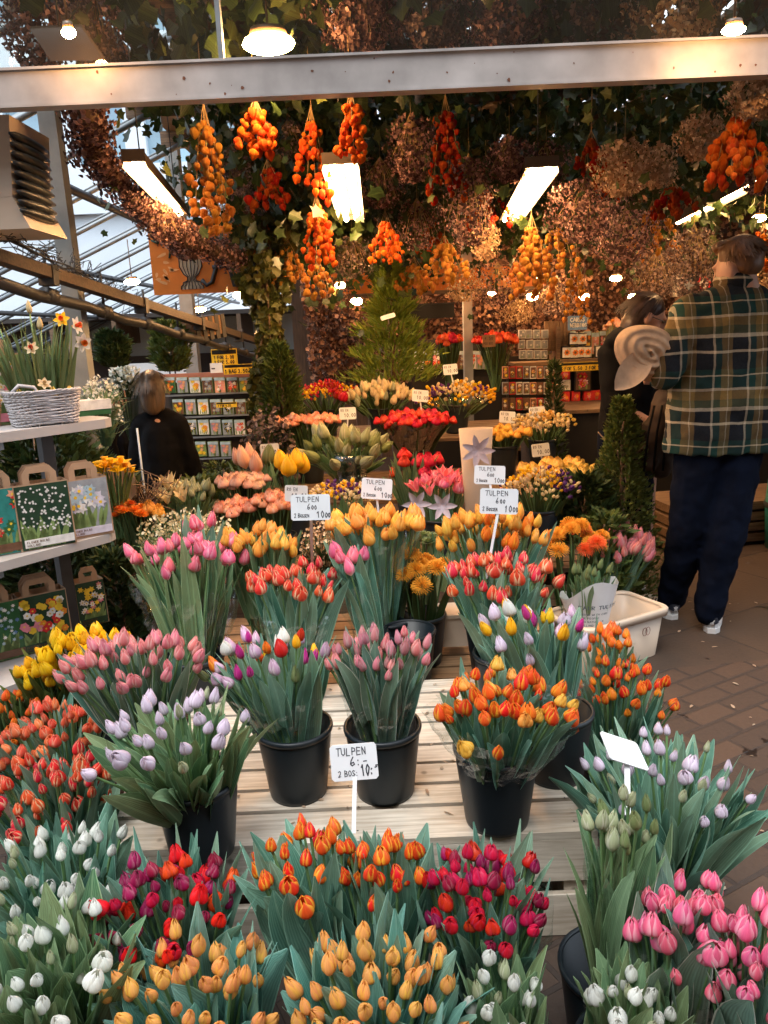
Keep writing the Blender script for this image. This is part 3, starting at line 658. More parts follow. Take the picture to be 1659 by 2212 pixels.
# dark sheds under the glass roof in the distance
MT['shed'] = pm('dim brown shed', (.05, .04, .035), .8, .4, 2)
r = thing('far_stall', 'dim brown market stall roof beyond the seed racks', 'stall', (-4.2, 12.5, 0))
m = MB(); m.box(-5, 0, 0, 3.2, .1, 1.3); m.box(-5, -1.2, 1.86, 3.4, .4, 1.92); m.build('wall', MT['shed'], r); m = MB(); m.box(-5, .1, 1.3, 3.2, .2, 1.86); MT['pale'] = pm('pale panel', (.5, .6, .66), .6, .2, 1); m.build('window', MT['pale'], r)  # window filled with a pale blue grey panel
for k in range(10): MB().box(-5 + k * .9, -1.2, 1.5, -4.94 + k * .9, -.1, 1.86).build('bracket', MT['wooddark'], r)
c_ = A(350, 805, Y=10); r = thing('white_sign', 'white sign board reading TE at the back of the passage', 'sign', c_)
MB().box(-.55, 0, -.22, .35, .02, .13).build('board', MT['card'], r); m = MB(); write(m, 'TE-', .06, -.05, .13, y=-.002, th=.16, jit=0); m.build('lettering', MT['ink'], r)

# ---- orange painted sign
MT['orsign'] = pm('orange paint', (.72, .20, .025), .5, .18, 7); MT['urn'] = pm('painted stone urn', (.42, .34, .24), .7, .35, 14); MT['dkgreen'] = pm('painted green', (.02, .07, .04), .6, .3, 20); MT['blueb'] = pm('painted blue', (.02, .12, .22), .6, .3, 20)
MT['orlight'] = pm('pale orange brush strokes', (.82, .38, .14), .6, .2, 20)
c0 = A(318, 495, Y=5.5); c1 = A(560, 628, Y=5.5)
r = thing('painted_sign', 'orange painted sign with a stone urn and dark lettering hung on the post', 'sign', (c0.x, 5.5, c1.z)); W_ = c1.x - c0.x + .15; H_ = c0.z - c1.z
MB().box(0, 0, 0, W_, .025, H_ + .05).build('board', MT['orsign'], r)
m = MB(); pr = [(.0, .0), (.075, .0), (.075, .02), (.06, .03), (.06, .045), (.03, .055), (.025, .08), (.05, .10), (.075, .15), (.072, .22), (.055, .25), (.085, .285), (.08, .30)]
cx = .27; n_ = len(pr)
m.add([(cx - q, -.003, .03 + z) for q, z in pr] + [(cx + q, -.003, .03 + z) for q, z in pr], [(i, i + 1, n_ + i + 1, n_ + i) for i in range(n_ - 1)], sm=False); m.build('urn', MT['urn'], r)
m = MB()
for k in (-.7, -.35, .0, .35, .7):
    pts = [(cx + k * q, -.0045, .03 + z) for q, z in pr[1:]]
    m.tube(pts, .003, 4)
m.tube([(cx - q - .002, -.0045, .03 + z) for q, z in pr[1:]], .004, 4); m.tube([(cx + q + .002, -.0045, .03 + z) for q, z in pr[1:]], .004, 4)
for s_ in ([(.34, .09), (.37, .05), (.41, .07), (.45, .18), (.50, .36)], [(.50, .36), (.53, .2), (.56, .04), (.62, .04)], [(.42, .17), (.55, .17)], [(.62, .14), (.7, .13), (.72, .2), (.66, .2), (.66, .13)], [(.78, .22), (.78, .12), (.83, .1)], [(.9, .2), (.84, .17), (.9, .13), (.85, .1)]): m.tube([(x, -.004, z) for x, z in s_], .016, 4)
m.build('lettering', MT['dark'], r)
m = MB()
for s_ in ([(.02, .36), (.06, .34), (.09, .4), (.13, .43)], [(.13, .24), (.15, .3), (.19, .35), (.24, .36)]): m.tube([(x, -.004, z) for x, z in s_], [.006, .014, .016, .006], 5)
m.build('leaf_scroll', MT['dkgreen'], r)
MB().tube([(.08, -.005, .33), (.11, -.005, .38), (.15, -.005, .42)], [.004, .018, .008], 6).build('bird', MT['blueb'], r)
m = MB()
for k in range(14):
    x, z = U(.03, .24), U(.05, .4); m.leaf((x, -.002, z), (U(-1, 1), 0, U(-1, 1)), U(.03, .09), .02, V((0, 1, 0)), fold=0, n=3, ac=2)
m.build('brush_strokes', MT['orlight'], r)
c0 = A(690, 588, Y=6.7); c1 = A(1180, 622, Y=6.7)
r = thing('fascia_board', 'plain orange fascia board hanging over the back counter', 'board', (c0.x, 6.7, c1.z + .02)); MB().box(0, 0, 0, c1.x - c0.x, .03, .17).build('board', MT['orsign'], r); MB().box(-.02, -.01, -.03, c1.x - c0.x + .02, .04, -.001).build('trim', MT['wooddark'], r)

# ---- lamps
TUBE = emis('fluorescent tube', (1, .55, .23), 44); BULB = emis('lamp glass', (1, .50, .19), 125); MT['tray2'] = pm('lamp housing', (.035, .022, .012), .5, .1, 5); MT['tray'] = pm('lamp tray', (.14, .09, .05), .35, .1, 5)
def fixture(label, near, far, z, wd=.13, nt_=2):
    a, b = A(near[0], near[1], z=z), A(far[0], far[1], z=z); r = thing('tube_lamp', label, 'ceiling lamp', a, 0, 'fluorescent lamps under the vine ceiling')
    d = b - a; L = min(d.length, 1.7); d = d.normalized(); M = d.to_track_quat('X', 'Z').to_matrix().to_4x4()
    m = MB(); m.box(0, -wd / 2, .03, L, wd / 2, .045, M=M)
    for s in (-1, 1):
        vs = [V((x, s * y, zz)) for x in (0, L) for y, zz in ((wd / 2, .045), (wd / 2 + .016, -.02), (wd / 2 + .012, -.02), (wd / 2 - .004, .03))]
        m.add([M @ q for q in vs], [(0, 1, 5, 4), (1, 2, 6, 5), (2, 3, 7, 6), (3, 0, 4, 7), (0, 3, 2, 1), (4, 5, 6, 7)], sm=False)
    m.box(-.012, -wd / 2 - .01, .0, -.002, wd / 2 + .01, .045, M=M); m.box(L + .002, -wd / 2 - .01, .0, L + .012, wd / 2 + .01, .045, M=M)
    m.build('housing', MT['tray2'], r)
    for k in range(nt_):
        y = (k - (nt_ - 1) / 2) * wd / nt_; MB().tube([M @ V((.02, y, 0)), M @ V((L - .02, y, 0))], .016, 8).build('tube', TUBE, r)
    m = MB()
    for x in (.15, L - .15): m.tube([M @ V((x, 0, .045)), M @ V((x, 0, .045)) + V((0, 0, .5))], .003, 4)
    m.build('hanger', MT['dark'], r)
fixture('tube lamp at the left beside the pink dried garland', (290, 350), (390, 462), 2.22, .07, 1)
fixture('upright looking tube lamp between the orange lantern bunches', (735, 355), (760, 474), 2.22)
fixture('tube lamp tilted right of centre above the amber lantern strings', (1170, 362), (1100, 476), 2.22)
fixture('tube lamp near the hair of the man in the plaid shirt', (1640, 388), (1460, 482), 2.22, .07, 1)
def flood(label, px, Y, w_=.14, h_=.05, e=BULB, ang=0, grp='small glowing spot lamps'):
    p = A(px[0], px[1], Y=Y); r = thing('spot_lamp', label, 'lamp', p, 0, grp)
    m = MB(); m.lathe([(0, h_ * .5 + .012), (w_ * .3, h_ * .5 + .010), (w_ * .34, h_ * .3), (w_ * .3, h_ * .28)], n=20, sy=.7); m.tube([(0, 0, h_ * .5), (0, 0, .3)], .004, 6); m.build('shade', MT['tray'], r)
    MB().ball((0, 0, -.004), w_ * .46, w_ * .32, h_ * .45, n=14, m=8).build('bulb', e, r)
flood('very bright lamp behind the glass right of the mullion', (580, 92), 3.1, .21, .075)
flood('bright lamp before the glass above the right end of the beam', (1585, 62), 2.6, .08, .03)
flood('small spot lamp beside the slanted reflection panel at the top left', (148, 68), 2.68, .05, .035)
flood('oval lamp hanging over the back counter', (930, 625), 6.9, .17, .07)
flood('lamp under the right end of the orange urn sign', (518, 636), 5.7, .11, .06)
flood('round lamp hanging low under the glass roof by the beam', (285, 608), 6.0, .13, .05)
flood('dim round lamp farther back under the glass roof', (430, 668), 7.5, .15, .05)
flood('lamp among the pale dried flowers at the far right', (1640, 470), 5.2, .10, .05)
flood('lamp glowing inside the flower mass over the shelves', (1150, 640), 7.4, .12, .08)
flood('lamp glowing in the flower mass left of the conifer', (770, 650), 7.4, .12, .08)
flood('lamp at the back right over the shelf of cans', (1370, 640), 7.2, .12, .08)
flood('warm lamp glowing in the flower mass right of the back post', (1062, 630), 7.3, .10, .07)
flood('added fill lamp half hidden among the amber lanterns over the shelves', (1170, 600), 5.9, .10, .05)  # added fill lamp, brightens the back shelves
flood('added fill lamp half hidden above the woman with glasses', (1330, 600), 6.0, .10, .05)  # fill light put in to lift the far right
flood('added fill lamp half hidden left of the conifer top', (735, 615), 5.6, .08, .05)  # extra fill lamp put in behind the dried bunches
flood('warm lamp glowing in the flower mass over the blue sign', (1262, 640), 7.3, .10, .07)
p_ = [A(64, 62, Y=3.0), A(175, 58, Y=3.0), A(225, 130, Y=2.93), A(110, 132, Y=2.93)]
r = thing('reflection_panel', 'slanted cream panel shaped as the lamp reflection in the glass at the top left', 'lamp reflection', p_[0])  # solid panel in place of a lamp's reflection in the glass
m = MB(); m.add([q - p_[0] for q in p_] + [q - p_[0] + V((0, .012, .012)) for q in p_], [(0, 1, 2, 3), (7, 6, 5, 4), (0, 4, 5, 1), (1, 5, 6, 2), (2, 6, 7, 3), (3, 7, 4, 0)], sm=False); m.build('panel', MT['tray'], r)
MB().tube([(.1, .01, 0), (.1, .01, .5)], .004, 5).build('hanger', MT['dark'], r)
# cream heater box at top left
MT['beige'] = pm('beige enamel', (.50, .42, .33), .35, .08, 3)
p = A(20, 360, Y=2.95); r = thing('patio_heater', 'beige box heater hanging from the beam at the left edge', 'heater', p + V((-.17, 0, -.02)))
m = MB()
def frus(m, z0, z1, a, b, c, d, y0=0, y1=.34): 
    m.add([(a, y0, z0), (b, y0, z0), (b, y1, z0), (a, y1, z0), (c, y0, z1), (d, y0, z1), (d, y1, z1), (c, y1, z1)], [(3, 2, 1, 0), (4, 5, 6, 7), (0, 1, 5, 4), (1, 2, 6, 5), (2, 3, 7, 6), (3, 0, 4, 7)], sm=False)
frus(m, -.08, .19, -.3, .165, -.3, .195); frus(m, -.19, -.081, -.3, .215, -.3, .165); m.build('casing', MT['beige'], r)
m = MB(); frus(m, -.02, .12, -.28, .08, -.28, .11, -.008, -.001); m.build('cover', MT['metalw'], r)
m = MB()
for k in range(9): m.ball((.198, .14, -.13 + .032 * k), .020, .17, .018)
m.build('fins', MT['black'], r)
MB().ball((-.13, .1, -.20), .03, .02, .01).build('bulb', BULB, r)
# ================================================================ HANGING DRIED FLOWERS
def lantern_mesh(pk):
    m = MB(); pr = [(.0, 0), (.16, .02), (.36, .14), (.46, .34), (.42, .56), (.24, .80), (.08, .96), (.0, 1.02)]
    n = 15
    for j, (q, z) in enumerate(pr): pass
    vs = []; uvs = []
    for j, (q, z) in enumerate(pr):
        for k in range(n):
            a = 2 * math.pi * k / n; qq = q * (1 + .2 * abs(math.cos(2.5 * a)) - .1); vs.append((qq * math.cos(a) * 1.0, qq * math.sin(a) * .72, -z)); uvs.append((k / n * 5 % 1, j / 7))
    fs = [(j * n + k, (j + 1) * n + k, (j + 1) * n + (k + 1) % n, j * n + (k + 1) % n) for j in range(len(pr) - 1) for k in range(n)]
    m.add(vs, fs, uvs, r=U(0, 1)); return m.mesh('lantern', P[pk])
P['lan_or'] = petal('orange lantern husk', (.62, .11, .012), (.70, .20, .03), (.4, .14, .03), streak=.9, rough=.85, tr=.35, spec=.12)
P['lan_am'] = petal('amber lantern husk', (.44, .18, .03), (.54, .28, .07), (.28, .16, .06), streak=.9, rough=.85, tr=.35, spec=.12)
P['lan_rd'] = petal('red lantern husk', (.40, .045, .01), (.48, .10, .02), (.3, .07, .03), streak=.9, rough=.85, tr=.35, spec=.12)
LAN = {k: [lantern_mesh(k) for _ in range(2)] for k in ('lan_or', 'lan_am', 'lan_rd')}
MT['twine'] = pm('straw twine', (.36, .24, .10), .8, .2, 30)
def lanterns(label, u, v0, v1, wpx, Y, pk, n, s=.043, dense=.0, nstr=6):
    n = int(n * 1.7); s *= .80; top = A(u, v0, Y=Y); bot = A(u, v1, Y=Y); L = top.z - bot.z; w_ = wpx / FP * Y * .5
    r = thing('lantern_bunch', label, 'dried flower bunch', top, 0, 'hanging bunches of orange paper lanterns')
    m = MB(); strs = []
    for k in range(nstr):
        a = k * 2.4; q = w_ * math.sqrt((k + .5) / nstr) * 1.0; e = V((q * math.cos(a), q * math.sin(a), -L * U(.75, .98))); strs.append(e)
        m.tube([(0, 0, .25), (0, 0, .02), (e.x * .5, e.y * .5, -L * .3), (e.x, e.y, e.z)], .0022, 4)
    m.build('strings', MT['twine'], r)
    for i in range(n):
        e = strs[i % nstr]; f = 1 - (1 - dense) * (1 - (i + .5) / n) if dense else (i + .5 + U(-.3, .3)) / n
        f = .12 + .88 * f; x, y = e.x * min(1, f * 1.5), e.y * min(1, f * 1.5); a = U(0, 6.28)
        p = V((x + math.cos(a) * s * .5, y + math.sin(a) * s * .5, e.z * f))
        M = Matrix.Translation(p) @ Matrix.Rotation(a, 4, 'Z') @ Matrix.Rotation(U(-.3, 1.0), 4, 'Y') @ Matrix.Scale(s * U(.65, 1.3), 4)
        link('lantern', LAN[pk][i % 2], r, M=M)
lanterns('amber lantern bunch with long loose strings at the left', 440, 232, 515, 90, 3.5, 'lan_am', 44, .05, nstr=7)
lanterns('short bright orange lantern bunch tied right under the beam', 551, 218, 345, 78, 3.3, 'lan_or', 34, .046)
lanterns('dim red lantern bunch hanging low behind the short orange one', 578, 352, 455, 80, 4.3, 'lan_rd', 26, .055)
lanterns('long orange lantern string left of the upright tube lamp', 672, 240, 430, 84, 3.6, 'lan_or', 26, .046, nstr=5)
lanterns('dense red orange lantern column below the long string', 683, 425, 575, 62, 4.0, 'lan_or', 48, .045)
lanterns('faded amber lanterns at the tip of the dense column', 685, 560, 650, 60, 4.4, 'lan_am', 14, .05)
lanterns('bright orange lantern bunch in front of the upright tube lamp', 757, 205, 350, 58, 3.2, 'lan_or', 34, .042)
lanterns('dark red lantern bunch hanging between pink dried flowers', 962, 215, 440, 75, 3.9, 'lan_rd', 46, .05)
lanterns('glowing orange lantern cluster above the conifer', 832, 462, 570, 66, 4.8, 'lan_or', 36, .05)
lanterns('brown orange lantern cluster right of the conifer top', 960, 515, 610, 85, 5.0, 'lan_am', 40, .05)
lanterns('long golden lantern cascade below the right tilted tube lamp', 1148, 470, 655, 100, 4.5, 'lan_am', 70, .05, nstr=9)
lanterns('thin amber lantern string over the shelf of cans', 1245, 560, 700, 60, 5.4, 'lan_am', 26, .05)
lanterns('small red lantern bunch left of the cream dried flowers', 1277, 292, 375, 62, 3.7, 'lan_rd', 24, .045)
lanterns('large bright orange lantern bunch above the man in plaid', 1592, 232, 412, 130, 3.05, 'lan_or', 62, .05, nstr=9)
lanterns('red orange lantern bunch in shade left of the right lamp', 1450, 395, 470, 90, 4.2, 'lan_rd', 30, .05)
lanterns('faint orange lanterns at the right edge by the lamp', 1650, 480, 590, 40, 4.4, 'lan_or', 12, .05)
def dried_mb(L, w_, n, s=.011):
    m = MB(); st = MB()
    for k in range(26):
        a = k * 2.4; q = w_ * math.sqrt((k + .5) / 26) * .9; st.tube([(0, 0, .12), (0, 0, -.02), (q * .6 * math.cos(a), q * .6 * math.sin(a), -L * .4), (q * math.cos(a), q * math.sin(a), -L * U(.6, .9))], .0014, 3, caps=False)
    for i in range(n):
        f = U(.08, 1) ** .8; q = w_ * (math.sin(math.pi * (.08 + .84 * f)) ** .7) * math.sqrt(U(.3, 1)); a = U(0, 6.28)
        lump = 1 + .22 * math.sin(a * 3 + f * 9) + .15 * math.sin(a * 5 - f * 14)
        q *= lump; c = V((q * math.cos(a), q * math.sin(a), -L * f)); d = V((math.cos(a), math.sin(a), U(-1.1, .6))).normalized()
        x = d.orthogonal().normalized(); y = d.cross(x); ss = s * U(.6, 1.35); rr = U(0, 1)
        vs = [c] + [c + (x * math.cos(t_) + y * math.sin(t_)) * ss * (1 if j % 2 else .62) + d * ss * (.75 if j % 2 else .3) for j, t_ in enumerate([1.047 * j for j in range(6)])]
        m.add(vs, [(0, j + 1, (j + 1) % 6 + 1) for j in range(6)], r=rr)
    return m, st
def _unused(): pass
def drym(name, c1, c2):
    m, t, b, o = nodes(name); at = N(t, 'ShaderNodeAttribute', attribute_name='rnd'); c = ramp(t, at.outputs['Fac'], [(0, c1), (.45, tuple(x * 1.25 for x in c1)), (.8, c2), (1, tuple(min(1, x * 1.6) for x in c2))])
    t.links.new(c, b.inputs['Base Color']); b.inputs['Roughness'].default_value = .7; translucent(t, b, o, c, .3); return m
MT['dpink'] = drym('dusty pink dried petals', (.07, .032, .028), (.34, .195, .165)); MT['dcream'] = drym('cream dried petals', (.36, .22, .12), (.66, .48, .30)); MT['dgrey'] = drym('grey brown dried petals', (.10, .065, .055), (.30, .21, .18))
def dried(label, u, v0, v1, wpx, Y, mt='dpink', n=700, s=.0095):
    top = A(u, v0, Y=Y); L = top.z - A(u, v1, Y=Y).z; w_ = wpx / FP * Y * .5
    r = thing('dried_bunch', label, 'dried flower bunch', top, 0, 'hanging bunches of dried pink and cream flowers')
    m, st = dried_mb(L, w_, n, s); st.build('stems', MT['twine'], r); m.build('blossoms', MT[mt], r)
for a in (
    ('pink dried bunch left of the dark red lanterns', 886, 232, 392, 92, 3.5), ('long pink dried bunch right of the dark red lanterns', 1012, 320, 530, 110, 3.9, 'dpink', 950),
    ('small pink dried bunch over the right tilted lamp', 1100, 290, 392, 92, 3.8), ('glowing cream dried bunch tied with straw under the beam', 1350, 290, 420, 118, 3.5, 'dcream', 950),
    ('cream dried bunch right beside the straw tied one', 1425, 300, 405, 80, 3.6, 'dcream', 500), ('wide pink dried bunch below the small red lanterns', 1268, 372, 520, 165, 3.9, 'dpink', 1300),
    ('pink dried bunch hanging lowest in the right middle', 1352, 440, 565, 140, 4.2, 'dpink', 1100), ('pale dried bunch at the left of the big orange lanterns', 1515, 235, 345, 84, 3.3, 'dcream', 600),
    ('yellow cream dried bunch at the right edge under the beam', 1640, 150, 255, 110, 2.98, 'dcream', 900), ('grey dried bunch below the right lamp', 1500, 475, 640, 120, 4.6, 'dgrey', 1000),
    ('grey dried bunch left of the man at the right', 1420, 530, 650, 110, 5.2, 'dgrey', 800), ('cream dried bunch beside the long pink one', 1048, 480, 560, 60, 4.4, 'dcream', 350),
    ('dusty dried bunch behind the left lamp tip', 350, 440, 520, 90, 4.0, 'dpink', 500), ('dusty dried bunch above the painted urn', 400, 480, 560, 95, 4.6, 'dpink', 650),
    ('brown dried bunch behind the glass above the beam at the left', 60, -60, 150, 150, 3.3, 'dpink', 900, .012), ('brown dried bunch behind the glass left of the mullion', 190, -70, 150, 130, 3.6, 'dpink', 900, .012),
    ('brown dried bunch behind the glass right of the bright lamp', 770, -80, 112, 170, 3.4, 'dpink', 1100, .012), ('brown dried bunch behind the middle of the glass', 930, -80, 106, 170, 3.5, 'dgrey', 1100, .012),
    ('brown dried bunch behind the glass over the tilted lamp', 1090, -80, 100, 170, 3.4, 'dpink', 1100, .012), ('brown dried bunch behind the glass towards the right', 1230, -80, 98, 150, 3.6, 'dgrey', 900, .012),
    ('straw coloured bunch behind the glass at the right end', 1460, -70, 80, 220, 3.4, 'dcream', 900, .012),
    ('pink dried bunch hanging far back at the right edge', 1640, 500, 640, 90, 4.9, 'dcream', 500)): dried(*a)
k = 0
for u, v0, v1, w_, Y, kind in ((520, 380, 480, 80, 5.0, 'p'), (620, 520, 620, 80, 5.2, 'a'), (760, 500, 600, 80, 5.3, 'g'), (900, 420, 540, 90, 5.0, 'p'), (895, 560, 640, 80, 5.8, 'a'), (1000, 560, 650, 80, 5.8, 'c'), (1075, 560, 660, 90, 5.6, 'p'), (1200, 480, 600, 90, 5.2, 'a'), (1195, 600, 680, 80, 6.0, 'g'), (1330, 330, 430, 90, 4.6, 'o'), (1410, 440, 560, 100, 4.9, 'a'),
    (1180, 300, 400, 90, 4.6, 'p'), (820, 330, 450, 90, 4.6, 'p'), (620, 250, 350, 80, 4.6, 'g'), (500, 300, 420, 80, 4.6, 'g'), (1050, 400, 500, 90, 4.9, 'o'), (930, 470, 560, 60, 5.5, 'o'), (720, 590, 660, 60, 5.9, 'p'), (1120, 640, 700, 70, 6.2, 'c'), (1640, 330, 420, 60, 4.0, 'p')):
    nm = {'p': 'dusty pink dried bunch', 'g': 'grey brown dried bunch', 'c': 'cream dried bunch', 'a': 'amber lantern bunch', 'o': 'orange red lantern bunch'}[kind]
    where = 'the upright tube lamp' if u < 900 else ('the right tilted tube lamp' if u < 1300 else 'the lamp over the man in plaid')
    ref = 760 if u < 900 else (1140 if u < 1300 else 1550)
    lab = '%s %s, %s of %s' % (nm, 'hung low' if v0 > 520 else ('at middle height' if v0 > 400 else 'hung high'), ('far ' if abs(u - ref) > 130 else '') + ('left' if u < ref else 'right'), where)
    if kind in 'pgc': dried(lab, u, v0, v1, w_ * 1.15, Y, {'p': 'dpink', 'g': 'dgrey', 'c': 'dcream'}[kind], 520)
    else: lanterns(lab, u, v0, v1, w_, Y, 'lan_am' if kind == 'a' else 'lan_rd', 26, .05)
# garland along the left rafter
pts = [A(185, 215, Y=3.1), A(200, 330, Y=3.35), A(300, 440, Y=3.9), A(400, 520, Y=4.5), A(520, 560, Y=5.2)]
r = thing('dried_garland', 'long garland of dusty pink dried flowers running back along the rafter', 'garland', pts[0])
m = MB()
for k in range(4200):
    f = U(0, 3.999); i = int(f); c_ = pts[i].lerp(pts[i + 1], f - i) - pts[0]; wd = .085 + .02 * math.sin(f * 9)
    d = V((rnd.gauss(0, 1), rnd.gauss(0, 1), rnd.gauss(0, 1))).normalized(); c_ = c_ + d * wd * U(.6, 1.1); x = d.orthogonal().normalized(); y = d.cross(x); ss = U(.006, .013)
    m.add([c_] + [c_ + (x * math.cos(t_) + y * math.sin(t_)) * ss + d * ss * .8 for t_ in [1.2566 * j for j in range(5)]], [(0, j + 1, (j + 1) % 5 + 1) for j in range(5)], r=U(0, 1))
m.build('blossoms', MT['dpink'], r); MB().tube([q - pts[0] for q in pts], .04, 8).build('core', MT['wooddark'], r)
# mass of dried flowers over the back counter
m = MB()
for k in range(30000):
    x = U(-.75, 4.35); z = U(.95, 2.75); y = 8.7 - .9 * (z - 1.25) + .16 * math.sin(x * 6 + z * 3) + .12 * math.sin(z * 11 + x * 4) + U(-.08, .08)
    d = V((U(-1, 1), U(-1.4, .2), U(-1, .6))).normalized(); a = d.orthogonal().normalized(); b_ = d.cross(a); ss = U(.012, .030); c_ = V((x, y, z))
    m.add([c_] + [c_ + (a * math.cos(t_) + b_ * math.sin(t_)) * ss + d * ss * .7 for t_ in [1.2566 * j for j in range(5)]], [(0, j + 1, (j + 1) % 5 + 1) for j in range(5)], r=U(0, 1))
tag(m.build('dried_flowers', drym('rose brown dried mass', (.10, .045, .03), (.46, .27, .18))), 'rose brown mass of dried flowers over the back of the stall', kind='stuff')
# climbing vine on the column
c_ = A(595, 900, Y=5.3); r = thing('climbing_vine', 'tall leafy vine climbing to the ceiling beside the orange sign', 'vine', (c_.x, 5.3, 0))
m = MB(); m2 = MB(); m2.tube([(0, 0, 0), (.03, 0, 1), (-.03, 0, 1.8), (.05, 0, 2.8)], [.03, .025, .03, .04], 8)
for q in range(5): m2.tube([(U(-.1, .1), U(-.1, .1), k * .35) for k in range(9)], .008, 5)
for k in range(2400):
    z = U(.7, 2.8); wd = .13 + .10 * max(0, z - 1.6) + .05 * math.sin(z * 7); a = U(0, 6.28); q = wd * math.sqrt(U(.2, 1)); ivy(m, (q * math.cos(a), q * math.sin(a), z), U(.035, .085), r=U(0, 1))
m2.build('stem', MT['wooddark'], r); m.build('leaves', leafm('column vine leaf', (.02, .035, .008), (.11, .12, .025)), r)
# ================================================================ STANDS
r = thing('slatted_stand', 'pale pine slatted stand carrying the front row of black buckets', 'display stand', (-.765, 1.657, 0))
W_ = 1.265; m = MB(); y = 0
for k, wd in enumerate((.125, .085, .09, .085, .12, .085, .09, .09)):
    m.box(U(-.004, .004), y, .290, W_ + U(-.004, .004), y + wd, .31, r=U(0, 1)); y += wd + U(.012, .017)
DEP = y; m.build('slatted_top', MT['wood'], r)
m = MB(); m.box(0, 0, .168, W_, .018, .288, r=.2); m.box(0, 0, .004, W_, .018, .125, r=.7); m.build('front_panel', MT['wood'], r)
for x in (.0, W_ / 2 - .04, W_ - .08): MB().box(x + .002, .0185, .0, x + .078, DEP - .02, .2885, r=U(0, 1)).build('bearer', MT['wood'], r)
m = MB()
for k in range(3):
    for q in range(8):
        for s in (0, 1):
            x = (.03, W_ / 2, W_ - .05)[k] + s * .03; m.lathe([(.0, .3104), (.0028, .3104)], n=8, c=(x, .04 + q * .1, 0))
m.build('nail_heads', MT['dark'], r)
m = MB()
for k in range(70):
    x, y = U(.02, W_ - .02), U(.01, DEP - .05); m.leaf((x, y, .3125), (U(-1, 1), U(-1, 1), U(0, .15)), U(.01, .035), U(.004, .012), V((0, 0, 1)), n=2, ac=3, r=U(0, 1))
o = m.build('stand_litter', MT['litter'], None, loc=(-.765, 1.657, 0)); tag(o, 'leaf scraps and crumbs scattered on the pale stand', kind='stuff')
def stand(label, x0, x1, y0, y1, z, mat='wooddark'):
    r = thing('display_bench', label, 'display bench', (x0, y0, 0)); m = MB(); y = 0
    while y < y1 - y0 - .05: m.box(0, y, z - .022, x1 - x0, y + .09, z, r=U(0, 1)); y += .104
    m.build('slatted_top', MT[mat], r); m = MB()
    for zz in (.02, z * .55): m.box(0, .0, zz, x1 - x0, .018, min(zz + .1, z - .03), r=U(0, 1))
    m.build('front_panel', MT[mat], r)
    for x in (0.001, (x1 - x0) / 2, x1 - x0 - .051): MB().box(x, .019, 0, x + .05, y1 - y0 - .01, z - .0235).build('bearer', MT[mat], r)
    return r
stand('low brown slatted bench behind the pale stand', -.95, .66, 2.52, 3.38, .27, 'woodwarm')
stand('dark slatted bench step under the roses', -1.1, 1.0, 3.42, 4.2, .42)
stand('dark slatted bench step under the red roses', -1.0, 1.3, 4.24, 5.2, .60)
stand('highest dark slatted bench step under the cream tulips', -.9, 1.2, 5.24, 6.2, .80)
# ================================================================ TULIPS
def bn(desc, px, zt, zb, Rpx, n, blooms, size=.06, foot=(0, 0), bk=None, name='tulip_bunch', cat='tulips', group='bunches of tulips in black buckets', bkw={}, **k):
    top = A(px[0], px[1], z=zt); zc = (top - V((0, 0, CH))) @ (CM @ V((0, 0, -1))) if False else (CM @ V((0, 0, -1))).dot(top - V((0, 0, CH)))
    Rr = Rpx / FP * zc; ft = V((top.x + foot[0], top.y + foot[1], zb + .012))
    o = bunch(name, desc, cat, ft, top, Rr, n, blooms, size, group=group, **k)
    if bk is not None:
        kw = dict(rt=.1, rb=.078, h=.2); kw.update(bkw); bucket(bk, (ft.x, ft.y, zb + .001), **kw)
    return o, ft, top
# front row on the ground
GZ = 0.0
WH = [('egg', 'white', .7), ('slim', 'white', .3), ('bud', 'greenw', .25)]
bn('white tulips among broad grey green leaves at the left edge below the striped red ones', (115, 1850), .46, GZ, 150, 24, WH, .052, foot=(-.02, .06), nleaf=80, W=.045, bk='black bucket under the upper white tulips at the left edge')
bn('budding white tulips at the very bottom left corner', (85, 2060), .50, GZ, 175, 20, WH, .052, foot=(-.03, .1), nleaf=95, W=.05, lm='lo', bk='black bucket under the white tulips in the bottom left corner')
bn('dark red double tulips opening orange red in front of the left end of the stand', (358, 1925), .47, GZ, 158, 40, [('double', 'redor', 1.05, .5), ('egg', 'plum', .9, .4), ('double', 'plum', .4), ('egg', 'redd', .9, .3)], .052, foot=(.0, .06), nleaf=85, W=.032, bk='black bucket under the dark red double tulips')
bn('apricot tulip buds with blue green leaves in the bottom row left of centre', (400, 2135), .45, GZ, 195, 34, [('slim', 'peach', 1.05, .8), ('egg', 'peach', .95, .3)], .056, foot=(.0, .1), nleaf=80, W=.05, lm='lt2', bk='black bucket under the left apricot tulips')
bn('apricot tulip buds with blue green leaves in the middle of the bottom row', (815, 2110), .49, GZ, 182, 36, [('slim', 'peach', 1.05, .8), ('egg', 'peach', .9, .2)], .056, foot=(.0, .1), nleaf=80, W=.048, lm='lt2', bk='black bucket under the middle apricot tulips')
bn('flame orange tulips in cellophane with big drooping leaves left of the price stick', (655, 1840), .50, GZ, 118, 15, [('egg', 'flame', 1)], .054, foot=(.06, -.02), nleaf=50, W=.055, sleeve=(.2, .74, .8), r0=.02, bk='black bucket under the flame orange tulips')
bn('flame orange tulips bunched right of the front price stick', (828, 1850), .50, GZ, 92, 17, [('egg', 'flame', .8), ('slim', 'flame', .2)], .052, foot=(.0, .0), nleaf=55, W=.04)
